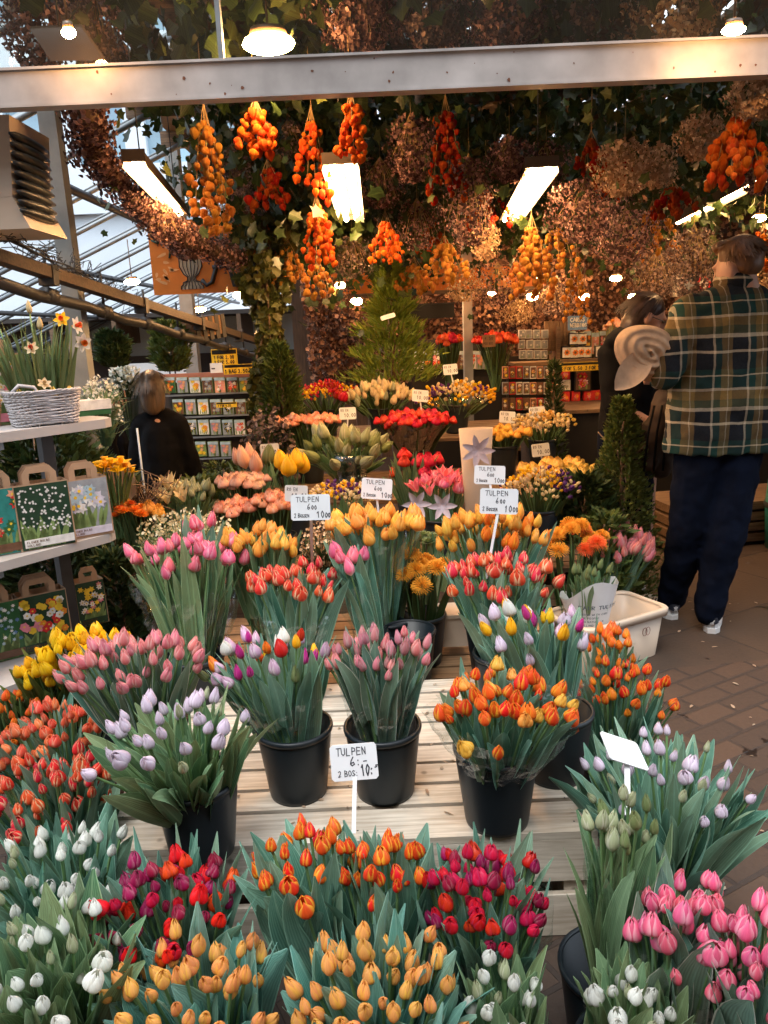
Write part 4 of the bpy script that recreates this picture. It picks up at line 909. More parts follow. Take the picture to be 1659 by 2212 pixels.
bn('crimson and plum double tulips beside the right end of the stand', (1048, 1905), .50, GZ, 138, 42, [('egg', 'redd', .8), ('double', 'redd', .5), ('egg', 'plum', .5), ('slim', 'plum', .2)], .050, foot=(-.01, .05), nleaf=75, W=.034, sleeve=(.3, .85, 1.05), bk='black bucket under the crimson tulips')
bn('small bunch of white tulip buds at the bottom between apricot and black bucket', (1090, 2130), .44, GZ, 84, 11, WH, .05, foot=(.02, .06), nleaf=42, W=.035, lm='lo', sleeve=(.3, .8, 1.05), bk='black bucket under the small white bunch at the bottom')
bn('white tulip buds at the bottom in front of the empty looking black bucket', (1375, 2140), .42, GZ, 105, 12, WH, .052, foot=(.02, .08), nleaf=48, W=.04, lm='lo', sleeve=(.3, .75, 1.05), bk='black bucket under the right white tulips')
bn('large pink tulips with white edged leaves in the lower right', (1490, 1975), .50, GZ, 118, 24, [('egg', 'hotpink', .8), ('slim', 'hotpink', .3)], .060, foot=(.01, .06), nleaf=36, W=.045, lm='lw', jz=.04, sleeve=(.3, .85, 1.05), bk='black bucket under the large pink tulips')
bn('pink tulips cut off by the bottom right corner of the photo', (1640, 2040), .52, GZ, 110, 22, [('egg', 'hotpink', .9), ('slim', 'hotpink', .2)], .060, foot=(.03, .06), nleaf=34, W=.045, lm='lw', jz=.045)
bn('closed greenish white tulips in one slim cellophane sleeve in a black bucket', (1348, 1775), .60, GZ, 74, 11, [('slim', 'greenw', .9), ('bud', 'green', .4)], .062, foot=(-.005, .03), r0=.018, nleaf=34, W=.048, lm='lo', sleeve=(.08, .86, 1.0), dome=.03, spread=.05, Lk=(.7, 1.05), t0r=(.15, .5), bk='black bucket holding the slim sleeve of closed tulips', bkw=dict(rt=.105, rb=.08, h=.24))
# left block of striped tulips
ST = [('egg', 'strip', 1)]
bn('red tulips with cream margins at the left edge in front', (95, 1690), .48, GZ, 130, 34, ST, .054, foot=(0, .05), nleaf=55, W=.034, bk='black bucket under the striped red tulips in front at the left')
bn('orange red tulips with cream margins behind the striped ones at the left', (110, 1560), .50, GZ, 112, 34, [('egg', 'salmon', 1)], .052, foot=(0, .05), nleaf=50, W=.03, bk='black bucket under the orange red tulips at the left')
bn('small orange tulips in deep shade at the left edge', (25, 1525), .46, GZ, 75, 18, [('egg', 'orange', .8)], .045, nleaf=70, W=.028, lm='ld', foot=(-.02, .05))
bn('red striped tulips leaning at the right of the left block', (180, 1655), .47, GZ, 70, 14, ST, .056, foot=(-.02, .04), nleaf=34, W=.034)
bn('egg yellow tulips beside the paper bags at the left', (175, 1392), .62, .12, 88, 26, [('egg', 'yellow', 1)], .070, foot=(.0, .1), nleaf=42, W=.028, lm='lg', droop=.1, sy=.8, bk='black bucket under the egg yellow tulips')
bn('lower clump of egg yellow tulips near the shelf foot', (95, 1440), .55, .08, 55, 14, [('egg', 'yellow', 1)], .062, foot=(.0, .1), nleaf=35, W=.028, lm='lg')
# pale stand, front row
SZ = .31
bn('lilac white tulips spreading over a black bucket at the left end of the stand', (368, 1565), .68, SZ, 165, 20, [('egg', 'lilac', .8), ('slim', 'lilac', .3), ('bud', 'greenw', .2)], .056, foot=(.03, .045), nleaf=105, W=.034, lm='lo', spread=.3, bk='black bucket holding the lilac white tulips')
bn('pink tulip buds with white edged leaves behind the lilac bunch', (280, 1415), .73, SZ, 155, 34, [('slim', 'softpink', 1)], .066, foot=(.02, .03), nleaf=70, W=.034, lm='lw', sy=.7, bk='black bucket holding the pink buds at the left end')
bn('mixed pastel tulips with one red bloom in a black bucket', (578, 1405), .72, SZ, 142, 22, [('egg', 'lilac2', .5), ('slim', 'yellow', .15), ('bud', 'magenta', .25), ('egg', 'white', .25), ('egg', 'red', .2), ('slim', 'orange', .15), ('bud', 'green', .2)], .064, foot=(.06, -.03), r0=.028, nleaf=62, W=.038, sy=.7, sleeve=(.22, .72, .72), spread=.1, bk='black bucket holding the mixed pastel tulips')
bn('thin dusty pink tulips with emerald sleeve in a black bucket', (818, 1395), .74, SZ, 108, 26, [('bud', 'dusty', .8), ('slim', 'softpink', .5)], .062, foot=(.0, .0), r0=.028, nleaf=75, W=.03, lm='lw', sy=.7, sleeve=(.2, .7, .8), spread=.06, bk='black bucket holding the thin dusty pink tulips')
bn('mixed orange flame tulips in crinkled cellophane in the big bucket', (1088, 1500), .69, SZ, 150, 36, [('egg', 'flame', .7), ('egg', 'orange', .3), ('double', 'amber', .3)], .058, foot=(-.01, .06), nleaf=52, W=.034, r0=.035, sleeve=(.3, .86, 1.1, .008), spread=.1, bk='large black bucket holding the orange flame tulips', bkw=dict(rt=.104, rb=.08, h=.21))
bn('mixed tulips with tall leaves in the bucket behind the orange flame ones', (1150, 1345), .76, SZ, 118, 16, [('egg', 'lilac', .5), ('egg', 'lilac2', .4), ('slim', 'yellow', .3), ('bud', 'magenta', .3), ('egg', 'white', .2)], .064, foot=(.06, -.02), nleaf=62, W=.04, sy=.8, sleeve=(.25, .7, .9), bk='black bucket holding the mixed tulips with tall leaves')
# right of the stand
bn('orange tulips crowding the ground bucket right of the stand', (1345, 1470), .50, GZ, 112, 26, [('egg', 'orange', .6), ('egg', 'flame', .6)], .05, foot=(0, .05), nleaf=62, W=.03, bk='black bucket under the orange tulips right of the stand')
bn('orange tulips in a narrow sleeve against the cream tub', (1318, 1385), .56, GZ, 52, 13, [('egg', 'orange', .9)], .056, foot=(0, .02), nleaf=24, W=.028, sleeve=(.3, .9, 1.05), spread=.02)
bn('broad bunch of grey green tulips with lilac buds leaning right over the paving', (1432, 1650), .50, GZ, 165, 20, [('egg', 'lilac', .9), ('bud', 'greenw', .4), ('slim', 'lilac', .3)], .052, foot=(.02, -.03), nleaf=130, W=.036, spread=.35, bk='black bucket under the grey green tulips on the paving')
# second row on the low brown bench
bn('rose pink tulips in a tall cellophane sleeve left of the front sign', (402, 1195), .80, .27, 130, 22, [('egg', 'pink', 1)], .078, foot=(.03, -.14), r0=.03, nleaf=58, W=.05, lm='lo', sleeve=(.06, .82, .95), spread=.03, dome=.03, sy=.6, t0r=(.1, .45), bk='black bucket behind the pink buds holding rose pink tulips')
bn('two tall bright pink tulips standing behind the rose pink sleeve', (430, 1135), .86, .27, 34, 3, [('egg', 'hotpink', 1)], .085, foot=(0, -.02), nleaf=8, W=.04, dome=0, group=None)
bn('yellow orange tulips at the left behind the rose pink sleeve', (560, 1160), .83, .27, 78, 18, [('egg', 'amber', 1)], .082, foot=(0, -.02), nleaf=34, W=.05, lm='lo', sy=.7)
bn('red tulips with cream margins below the front left sign', (628, 1245), .74, .27, 100, 24, ST, .070, foot=(0, -.04), nleaf=52, W=.045, sy=.8, sleeve=(.3, .75, .9), bk='black bucket under the striped red tulips below the sign')
bn('three pink tulips in a narrow leaning sleeve at the centre', (757, 1215), .76, .27, 42, 5, [('egg', 'pink', 1)], .082, foot=(.10, -.04), r0=.02, nleaf=22, W=.045, sleeve=(.06, .9, 1.2), spread=.0, dome=.02)
bn('golden apricot tulips in brown edged film behind the pink ones', (808, 1130), .84, .27, 106, 26, [('egg', 'amber', 1), ('open', 'amber', .3)], .084, foot=(.03, -.03), nleaf=40, W=.05, sleeve=(.3, .95, 1.0), sy=.7, spread=.05, bk='black bucket under the golden apricot tulips')
bn('slender orange yellow tulips behind the right sign', (1060, 1135), .84, .27, 120, 44, [('slim', 'amber', .9), ('slim', 'orange', .25)], .082, foot=(0, -.03), nleaf=50, W=.035, sy=.6, spread=.05, bk='black bucket under the slender orange yellow tulips')
bn('red tulips with cream margins below the right hand sign', (1082, 1235), .74, .27, 120, 26, ST, .070, foot=(0, -.05), nleaf=62, W=.045, sy=.8, bk='black bucket under the striped red tulips below the right sign')
bn('pale pink tulip buds in the far right bunch on the paving', (1340, 1172), .45, GZ, 66, 60, [('bud', 'softpink', 1)], .085, foot=(-.06, -.02), nleaf=36, W=.03, r0=.04, spread=.03)
bn('closed green tulips in a white printed paper sleeve in the cream tub', (1275, 1234), .46, .03, 46, 10, [('bud', 'green', 1)], .055, foot=(.0, .02), nleaf=56, W=.05, lm='lo', spread=.0, dome=.02, Lk=(.8, 1.1))
# pincushions
PN = [('pin', 'pinc', 1)]
bn('orange pincushion flowers in a black bucket below the centre', (908, 1225), .66, .27, 56, 14, PN, .07, name='pincushion_bunch', cat='flowers', group='bunches of orange pincushion flowers', nleaf=10, lm='ld', bk='black bucket holding the orange pincushion flowers', bkw=dict(rt=.09, rb=.07))
bn('orange and red pincushion flowers behind the white paper sleeve', (1240, 1165), .57, .0, 72, 20, PN + [('pin', 'pincr', .35)], .078, name='pincushion_bunch', cat='flowers', group='bunches of orange pincushion flowers', nleaf=14, lm='ld', bk='black bucket under the orange and red pincushion flowers', sy=.8)
# empty bucket at the centre
p = A(882, 1350, z=.50); bucket('empty black bucket with open rim at the centre of the display', (p.x, p.y, .271), .095, .075, .21)
p = A(985, 1400, z=.30)
r = thing('cardboard_box', 'tan cardboard box corner between the buckets at the centre', 'box', (p.x, p.y + .02, .315)); m = MB(); m.box(-.055, -.04, 0, .05, .09, .12); m.build('body', MT['cream'], r)
m = MB(); m.box(-.062, -.047, .121, .057, .097, .135); m.build('lid', MT['cream'], r)
# cream tub
a_ = A(1440, 1318, z=.24); c_ = A(1255, 1400, z=.24)
r = thing('cream_tub', 'large cream plastic tub with a thick rim on the paving', 'plastic tub', (1.017, 3.33, 0), R(28))
def rr(w_, d_, z, rad=.05, n=5):
    out = []
    for q, (sx, sy) in enumerate(((1, 1), (-1, 1), (-1, -1), (1, -1))):
        for k in range(n + 1):
            a = q * math.pi / 2 + k / n * math.pi / 2; out.append(V((sx * (w_ / 2 - rad) + rad * math.cos(a), sy * (d_ / 2 - rad) + rad * math.sin(a), z)))
    return out
def loft(m, rings, mi=0, close=True, sm=True):
    n = len(rings[0]); vs = [p for q in rings for p in q]
    m.add(vs, [(j * n + k, j * n + (k + 1) % n, (j + 1) * n + (k + 1) % n, (j + 1) * n + k) for j in range(len(rings) - 1) for k in range(n)], mi=mi, sm=sm)
m = MB(); loft(m, [rr(.46, .24, .002), rr(.50, .28, .235), rr(.488, .268, .235), rr(.45, .23, .012)]); m.add(rr(.46, .24, .002), [tuple(range(23, -1, -1))]); m.add(rr(.45, .23, .012), [tuple(range(24))]); m.build('body', MT['cream'], r)
m = MB(); loft(m, [rr(.502, .282, .205), rr(.525, .305, .205), rr(.53, .31, .235), rr(.52, .30, .241), rr(.486, .266, .241), rr(.484, .264, .23)]); m.build('rim', MT['cream'], r)
m = MB()
for s in (0, 1): m.tube([(.10 + s * .02 + .014 * math.cos(a) - .0, -.142 - .0, .15 + .02 * math.sin(a)) for a in [k * .7 for k in range(10)]], .0014, 4)
m.build('scribble', pm('brown marker', (.2, .05, .03), .5, .1), r)
# white printed paper sleeve standing in the tub
p = A(1275, 1236, z=.455) + V((0, .02, 0)); r = thing('paper_sleeve', 'white printed paper sleeve round the closed green tulips', 'paper sleeve', (p.x, p.y, .03)); m = MB(); vs = []; n = 24
for j, (q, z) in enumerate(((.06, 0), (.08, .12), (.10, .24), (.13, .345))):
    for k in range(n):
        a = 2 * math.pi * k / n; e = (.05 * math.cos(a - 5.5) + .02 * math.sin(3 * a)) if j == 3 else 0
        vs.append((q * math.cos(a) * (1 + U(-.02, .02)), q * .8 * math.sin(a) * (1 + U(-.02, .02)), z + e))
m.add(vs, [(j * n + k, j * n + (k + 1) % n, (j + 1) * n + (k + 1) % n, (j + 1) * n + k) for j in range(3) for k in range(n)])
MT['paperw'] = pm('white paper', (.80, .81, .82), .5, .08, 10); m.build('paper', MT['paperw'], r)
m = MB(); write(m, 'FAIR TULIPS', -.052, .275, .017, y=0, th=.2, jit=.01)
for q in range(4): write(m, ('GROWN WITH CARE', 'FOR PEOPLE', 'AND NATURE IN', 'HOLLAND')[q], -.05, .245 - q * .018, .009, y=0, th=.18, jit=.01)
def wrapx(m, rad, sy=.8, tilt=.13):
    nv = []
    for x, y, z in m.v:
        a = -math.pi / 2 + x / rad; q = (.08 + (z - .12) / .12 * .02 if z < .24 else .10 + (z - .24) / .105 * .03) + .006; nv.append((q * math.cos(a), q * sy * math.sin(a) - .006, z))
    m.v = nv; return m
wrapx(m, .088).build('lettering', pm('grey print', (.12, .16, .2), .6, .1), r)
m = MB(); n = 16; vs = []
for q in (.026, .016):
    for k in range(n): a = k / n * 6.283; vs.append((-.082 + q * math.cos(a), 0, .245 + q * 1.15 * math.sin(a) + (.01 if k == 4 else 0)))
m.add(vs, [(k, (k + 1) % n, n + (k + 1) % n, n + k) for k in range(n)], sm=False); wrapx(m, .088).build('emblem', pm('teal print', (.03, .3, .25), .6, .1), r)
# price cards with writing
TX = [('TULPEN', -.36, .22, .19, .85), ('600', -.08, -.08, .21, .8, (1, 2)), ('2 BOSSEN', -.42, -.38, .16, .62, (3, 4, 5, 6, 7)), ('1000', .16, -.40, .24, .7, (2, 3))]
price_sign('price card reading TULPEN 600 over the left striped tulips', (671, 1096), (675, 1250, 2.62), 2.44, TX, .13, .085, tilt=-1, pitch=-10)
price_sign('price card reading TULPEN 600 behind the golden apricot tulips', (814, 1056), (818, 1110, 2.95), 2.95, TX, .122, .083, tilt=-6)
price_sign('price card reading TULPEN 600 in front of the beige vase', (1058, 1026), (1066, 1090, 2.98), 3.0, TX, .125, .075, tilt=-4)
price_sign('largest right price card reading TULPEN 600 on a slanted stick', (1078, 1083), (1050, 1250, 2.5), 2.55, TX, .132, .088, tilt=-4)
price_sign('front price card reading TULPEN 6 and 2 BOS 10', (765, 1646), (764, 1800, 1.45), 1.52, [('TULPEN', -.36, .2, .2, .75), ('6:-', -.08, -.1, .24, .8), ('2 BOS:', -.35, -.38, .16, .7), ('10:=', .14, -.38, .28, .5)], .105, .08, tilt=2, pitch=-16)
price_sign('blank slanted price card over the slim sleeve of closed tulips', (1348, 1622), (1356, 1760, 1.42), 1.52, None, .1, .085, tilt=-60, yaw=64, pitch=-61, stick_r=.006)
SM = [('ROZEN', -.4, .15, .2, .7), ('10.00', -.2, -.3, .3, .7)]
for lab, c_, s_, Y in (('small price card over the white lilies', (751, 893), (750, 930), 4.75), ('small price card over the red roses', (908, 855), (911, 890), 4.9), ('small price card over the yellow and violet spray flowers', (973, 798), (980, 830), 5.6),
    ('small tilted price card over the orange flowers at the right', (1096, 901), (1100, 935), 5.0), ('small price card over the cream spray flowers at the right', (1160, 891), (1162, 925), 5.0), ('small slanted price card over the yellow roses', (1168, 972), (1172, 1000), 4.4),
    ('small price card over the yellow tulips at the left', (583, 973), (600, 1000), 4.2), ('half hidden price card beside the peach roses', (640, 1066), (650, 1100), 3.4)):
    price_sign(lab, c_, s_ + (Y,), Y, SM, .105, .075, tilt=U(-8, 4), group='small price cards at the back')
price_sign('tiny slanted price tag on the conifer', (838, 684), (840, 700, 5.3), 5.2, None, .10, .03, tilt=14, group='small price cards at the back')
# ================================================================ BACK FLOWERS
def bk(desc, px, Y, zb, Rpx, n, blooms, size, nm='flower_bunch', cat='flowers', bkt=True, film_=None, grp='bunches of mixed flowers behind the tulips', nleaf=24, lm='ld', W=.03, **k):
    top = A(px[0], px[1], Y=Y); Rr = Rpx / FP * Y
    kw = dict(upw=.8, dome=.04, sy=.8, jz=.015); kw.update(k)
    o = bunch(nm, desc, cat, (top.x, top.y, zb + .012), top, Rr, n, blooms, size, nleaf=nleaf, lm=lm, W=W, group=grp, sleeve=film_, **kw)
    if bkt: bucket('black bucket holding the ' + ' '.join(desc.split()[:10]), (top.x, top.y, zb + .001), .095, .075, .2)
    return o
bk('pale peach roses in the upper round wrap', (522, 1040), 3.8, .42, 56, 30, [('rose', 'rosec', 1)], .055, nm='rose_bunch', cat='roses', dome=.02)
bk('peach coral roses in the lower round wrap at the left', (510, 1095), 3.5, .42, 44, 16, [('rose', 'rosep', 1)], .058, nm='rose_bunch', cat='roses', dome=.03)
bk('peach coral roses beside the price card at the left', (590, 1083), 3.5, .42, 48, 20, [('rose', 'rosep', 1)], .06, nm='rose_bunch', cat='roses', dome=.03)
bk('four yellow tulips bending under the small price card', (622, 1010), 3.9, .42, 42, 5, [('egg', 'yellow', 1)], .105, nm='tulip_bunch', cat='tulips', nleaf=12, lm='lo', W=.04)
bk('pink lily buds beside the yellow tulips', (545, 1000), 4.0, .42, 50, 6, [('slim', 'rosec', .7), ('slim', 'green', .5)], .11, nleaf=18, lm='lo', W=.035)
bk('long row of peach roses at the left back', (665, 908), 4.9, .60, 66, 34, [('rose', 'rosep', .8), ('rose', 'rosec', .3)], .058, nm='rose_bunch', cat='roses', sy=.5, dome=.03)
bk('white lilies with pale green buds over a glass vase', (745, 955), 4.4, .60, 88, 34, [('slim', 'greenw', .8), ('lily', 'white', .08), ('slim', 'green', .3)], .105, nm='lily_bunch', cat='lilies', bkt=False, nleaf=50, lm='lo', W=.035, dome=.09, upw=.2, spread=.4, jz=.04)
bk('big round bunch of red roses in the middle', (895, 905), 4.9, .60, 82, 60, [('rose', 'red', 1)], .062, nm='rose_bunch', cat='roses', dome=.03, film_=(.30, .95, .9, .006, 'redfilm'))
bk('red carnation balls low beside the pink flowers', (895, 990), 4.05, .42, 66, 9, [('rose', 'red', 1)], .075, nm='carnation_bunch', cat='carnations', nleaf=50, lm='lo', dome=.1, jz=.05)
bk('salmon pink alstroemeria in front of the beige vase', (950, 1042), 3.7, .42, 62, 18, [('open', 'pink', .5), ('lily', 'pink', .6)], .065, nleaf=34, lm='lo')
bk('cream white tulips packed tight under the conifer', (822, 838), 5.5, .80, 74, 70, [('slim', 'cream', .9), ('bud', 'greenw', .3)], .075, nm='tulip_bunch', cat='tulips', dome=.10, upw=1.2)
bk('yellow and violet spray flowers at the back right of the conifer', (985, 855), 5.5, .80, 78, 34, [('spray', 'cream', .4), ('spray', 'yellow', .4), ('spray', 'violet', .35)], .095, dome=.06, nleaf=30, film_=(.5, .9, .95))
bk('red and pink spray flowers at the back left of the cream tulips', (700, 850), 5.6, .80, 58, 30, [('spray', 'red', .7), ('spray', 'yellow', .35), ('open', 'red', .3)], .08, dome=.05)
bk('flat orange roses beside the cream spray flowers', (1085, 935), 4.8, .60, 60, 24, [('rose', 'amber', 1)], .058, nm='rose_bunch', cat='roses', sy=.7, dome=.03)
bk('cream spray flowers behind the orange roses', (1172, 918), 5.0, .60, 56, 30, [('spray', 'cream', .6), ('spray', 'rosey', .5)], .085, dome=.05)
bk('broad flat bunch of yellow roses at the right', (1205, 1012), 4.05, .42, 84, 44, [('rose', 'rosey', 1)], .062, nm='rose_bunch', cat='roses', dome=.03, sy=.6)
bk('yellow cream freesias with violet blooms in front of the yellow roses', (1165, 1045), 3.8, .42, 74, 34, [('spray', 'cream', .6), ('spray', 'yellow', .3), ('spray', 'violet', .15), ('spray', 'dusty', .12)], .08, dome=.07)
bk('cream and violet sprays behind the left golden tulips', (735, 1072), 3.5, .42, 60, 26, [('spray', 'cream', .6), ('spray', 'yellow', .3), ('spray', 'violet', .2)], .07, dome=.05, lm='lo')
bk('lime green blooms between the golden tulips', (925, 1160), 3.0, .27, 38, 9, [('mum', 'green', 1)], .06, lm='lo', bkt=False)
bk('white lily buds in shade at the left', (400, 1062), 3.9, .42, 62, 20, [('slim', 'greenw', .6), ('lily', 'cream', .4)], .075, nleaf=50, lm='lo', bkt=False)
bk('orange marigold like blooms beside the white paper bag', (290, 1100), 3.6, .42, 50, 16, [('mum', 'orange', 1), ('carn', 'amber', .5)], .07, lm='ld', bkt=False)
bk('yellow daffodils poking up behind the white pictured bag', (240, 1010), 3.6, .6, 42, 12, [('star', ('yellow', 'yellow'), 1)], .07, lm='lg', bkt=False, W=.014)
bk('bright red flowers on the shelf left of the cans', (1070, 735), 6.9, .95, 46, 26, [('carn', 'pincr', .6), ('carn', 'red', .6)], .085, lm='ld', bkt=False)
bk('red wrapped spray flowers behind the conifer', (968, 735), 6.7, .95, 26, 14, [('carn', 'pincr', .8), ('carn', 'red', .4)], .08, lm='ld', bkt=False)
def filler(label, px, Y, zb, Rpx, n, mt, s, gm, h=.25, name='filler_flowers', cat='flowers'):
    top = A(px[0], px[1], Y=Y); Rr = Rpx / FP * Y; r = thing(name, label, cat, (top.x, top.y, zb)); H = top.z - zb; m = MB(); g = MB()
    for k in range(n):
        a = U(0, 6.28); q = Rr * math.sqrt(U(0, 1)); z = H - .25 * h * (q / Rr) ** 2 + U(-h * .5, h * .25); c = V((q * math.cos(a), q * .7 * math.sin(a), z))
        d = V((U(-1, 1), U(-1, 1), U(0, 1))).normalized(); x = d.orthogonal().normalized(); y = d.cross(x); ss = s * U(.6, 1.3)
        m.add([c] + [c + (x * math.cos(t_) + y * math.sin(t_)) * ss + d * ss * .5 for t_ in [1.2566 * j for j in range(5)]], [(0, j + 1, (j + 1) % 5 + 1) for j in range(5)], r=U(0, 1))
        if k % 4 == 0: g.tube([(c.x * .2, c.y * .2, 0), (c.x * .7, c.y * .7, z * .6), c], .0015, 3, caps=False)
    for k in range(n // 3):
        a = U(0, 6.28); q = Rr * math.sqrt(U(0, 1)); g.leaf((q * .8 * math.cos(a), q * .6 * math.sin(a), H - U(.05, h)), (math.cos(a), math.sin(a), U(0, 1.5)), U(.04, .09), .018, V((0, 0, 1)), n=3, ac=3, r=U(0, 1))
    g.build('foliage', MT[gm], r); m.build('blossoms', MT[mt], r); return r
MT['gyp'] = drym('tiny cream blossoms', (.45, .38, .22), (.75, .68, .48)); MT['gypw'] = drym('tiny white blossoms', (.5, .52, .45), (.8, .8, .72))
filler('cloud of tiny cream filler flowers behind the rose pink tulips', (395, 1130), 3.25, .3, 105, 900, 'gyp', .008, 'lo')
filler('tiny beige filler flowers behind the left price card', (690, 1160), 3.05, .3, 50, 400, 'dcream', .008, 'ld')
filler('tiny white starry flowers behind the daffodil basket', (215, 838), 3.35, 1.1, 42, 420, 'gypw', .007, 'lo', h=.22)
filler('pale blue hydrangea like flowers behind the daffodils', (268, 800), 5.0, .9, 34, 260, 'gypw', .016, 'ld', h=.2)
filler('dried rusty filler below the climbing vine', (580, 930), 4.8, .3, 60, 700, 'dgrey', .014, 'ld', h=.7)
# bushes and conifers
def bush(label, px, Y, z0, Rpx, H, n, mt, s, name='bush', cat='bush', prof=lambda f: math.sin(math.pi * (.12 + .8 * f)) ** .6, elong=2.2):
    p = A(px[0], px[1], Y=Y); Rr = Rpx / FP * Y; r = thing(name, label, cat, (p.x, Y, z0)); m = MB(); st = MB()
    for k in range(n):
        f = U(0, 1); a = U(0, 6.28); q = Rr * prof(f) * math.sqrt(U(.25, 1)) * (1 + .18 * math.sin(3 * a + f * 11) + .12 * math.sin(7 * a - 9 * f)); c = V((q * math.cos(a), q * math.sin(a), H * f))
        d = V((math.cos(a), math.sin(a), U(.1, 1.6))) + V((U(-.6, .6), U(-.6, .6), 0)); m.leaf(c, d, s * elong * U(.7, 1.3), s, V((U(-1, 1), U(-1, 1), 1)), n=2, ac=3, r=U(0, 1))
    st.tube([(0, 0, -.0), (.01, 0, H * .5), (0, 0, H * .93)], [.02, .012, .004], 6)
    for k in range(16): f = U(.1, .8); a = U(0, 6.28); st.tube([(0, 0, H * f), (Rr * .6 * math.cos(a), Rr * .6 * math.sin(a), H * min(.97, f + .12))], .004, 4)
    st.build('trunk', MT['wooddark'], r); m.build('leaves', MT[mt], r); return r
MT['boxl'] = leafm('box leaves lit in colour', (.03, .06, .012), (.14, .20, .045)); MT['conf'] = leafm('conifer sprays', (.06, .12, .012), (.22, .31, .04), rough=.55); MT['box'] = leafm('box leaves', (.02, .045, .008), (.09, .14, .025))  # box shrub leaves get lighter colours in place of light
tp = lambda f: (1 - f) ** .85 * (.9 + .25 * math.sin(f * 34)) + .02
bush('bright green feathery conifer rising behind the cream tulips', (850, 800), 5.9, 1.15, 92, .92, 3400, 'conf', .016, 'conifer', 'conifer', tp, 5)
bush('dark cone shaped conifer at the foot of the climbing vine', (605, 800), 5.1, .7, 52, .78, 2600, 'box', .014, 'conifer', 'conifer', lambda f: (1 - f) ** .6 + .1, 4)
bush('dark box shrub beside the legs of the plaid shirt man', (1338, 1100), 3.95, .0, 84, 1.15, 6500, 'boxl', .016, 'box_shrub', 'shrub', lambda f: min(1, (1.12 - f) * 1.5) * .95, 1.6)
bush('low dark leafy plant between the yellow roses and the box shrub', (1262, 1100), 3.9, .15, 72, .62, 2200, 'ld', .024, 'leafy_plant', 'plant')
bush('variegated leafy plant in front of the box shrub', (1305, 1130), 3.7, .1, 55, .5, 900, 'lg', .026, 'leafy_plant', 'plant')
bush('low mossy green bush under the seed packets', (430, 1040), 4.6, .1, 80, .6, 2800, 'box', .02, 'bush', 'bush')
bush('rounded dark bush between the seed rack and the lily buds', (480, 985), 5.2, .2, 60, .5, 1500, 'lg', .016, 'bush', 'bush')
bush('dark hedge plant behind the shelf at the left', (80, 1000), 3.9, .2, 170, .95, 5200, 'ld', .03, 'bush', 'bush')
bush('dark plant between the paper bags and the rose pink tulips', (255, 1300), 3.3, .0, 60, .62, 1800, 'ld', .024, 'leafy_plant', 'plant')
bush('thin dark conifer in front of the right shelves', (1196, 950), 5.9, .4, 24, .85, 1100, 'ld', .014, 'conifer', 'conifer', lambda f: (1 - f) ** .7 + .1, 4)
bush('hanging ivy ball at the left under the timber beam', (240, 735), 4.6, 1.40, 32, .2, 1100, 'ld', .018, 'hanging_plant', 'hanging plant')
bush('variegated hanging ivy beside the grey sign post', (368, 745), 5.6, 1.32, 38, .34, 1000, 'lg', .024, 'hanging_plant', 'hanging plant')
# twigs and brown paper
p = A(300, 1040, Y=3.9); r = thing('dry_branches', 'tangle of dry brown branches with a scrap of brown paper', 'branches', (p.x, 3.9, .4)); m = MB()
for k in range(60):
    a = U(0, 6.28); q = U(.05, .2); m.tube([(0, 0, 0), (q * .5 * math.cos(a), q * .5 * math.sin(a), .28), (q * math.cos(a + .8), q * math.sin(a + .8), U(.3, .48)), (q * 1.3 * math.cos(a + 1.5), q * 1.1 * math.sin(a + 1), U(.3, .5))], .003, 4)
m.build('twigs', MT['wooddark'], r); m = MB(); m.leaf((-.08, -.12, .38), (.3, 0, 1), .2, .2, V((0, -1, 0)), fold=.4, n=4, wave=.08); m.build('paper', MT['kraft'], r)
# glass vase, beige vase with paper flower, wraps
p = A(760, 1030, Y=4.35); r = thing('glass_vase', 'clear glass vase of dark stems under the white lilies', 'vase', (p.x, 4.35, .60)); MT['vglass'] = film('vase glass', .16, (.55, .68, .70), .05)
MB().lathe([(0, .003), (.07, 0), (.085, .05), (.09, .2), (.11, .26), (.106, .26), (.086, .2), (.08, .05), (.0, .01)], n=26).build('body', MT['vglass'], r); MB().lathe([(0, .012), (.078, .014), (.084, .14), (0, .14)], n=20).build('water', MT['vglass'], r)
MT['beigev'] = pm('beige wrapping', (.50, .38, .27), .6, .1, 8)
p = A(1030, 1080, Y=3.62); r = thing('beige_vase', 'tall beige wrap with a pale star shaped flower behind the price cards', 'vase', (p.x, 3.62, .42)); H_ = A(1030, 925, Y=3.62).z - .42
MB().lathe([(0, .002), (.045, 0), (.062, H_ * .5), (.082, H_), (.078, H_ + .0), (.058, H_ * .5), (0, .01)], n=26, sy=.5).build('body', MT['beigev'], r); m = MB(); MT['mauve'] = pm('pale mauve paper', (.55, .46, .50), .6, .15, 12)
for k in range(7): m.leaf((.0, -.055, H_ - .10), (math.cos(k * .9), -.25, math.sin(k * .9)), .085, .034, V((0, -1, 0)), n=4, r=.3)
m.build('paper_flower', MT['mauve'], r)
for lab, px, Y in (('pale grey paper star flower left of the orange tulips', (900, 1088), 3.3), ('pale paper star flower right of the salmon blooms', (955, 1092), 3.3)):
    p = A(px[0], px[1], Y=Y); r = thing('paper_star', lab, 'paper flower', (p.x, Y, .5), 0, 'paper star flowers'); m = MB(); dz = p.z - .5
    for k in range(6): m.leaf((0, 0, dz), (math.cos(k * 1.05), -.3, math.sin(k * 1.05)), .07, .03, V((0, -1, 0)), n=4)
    m.build('petals', MT['mauve'], r); MB().tube([(0, .01, 0), (0, .005, dz)], .003, 5).build('stem', MT['stem'], r)
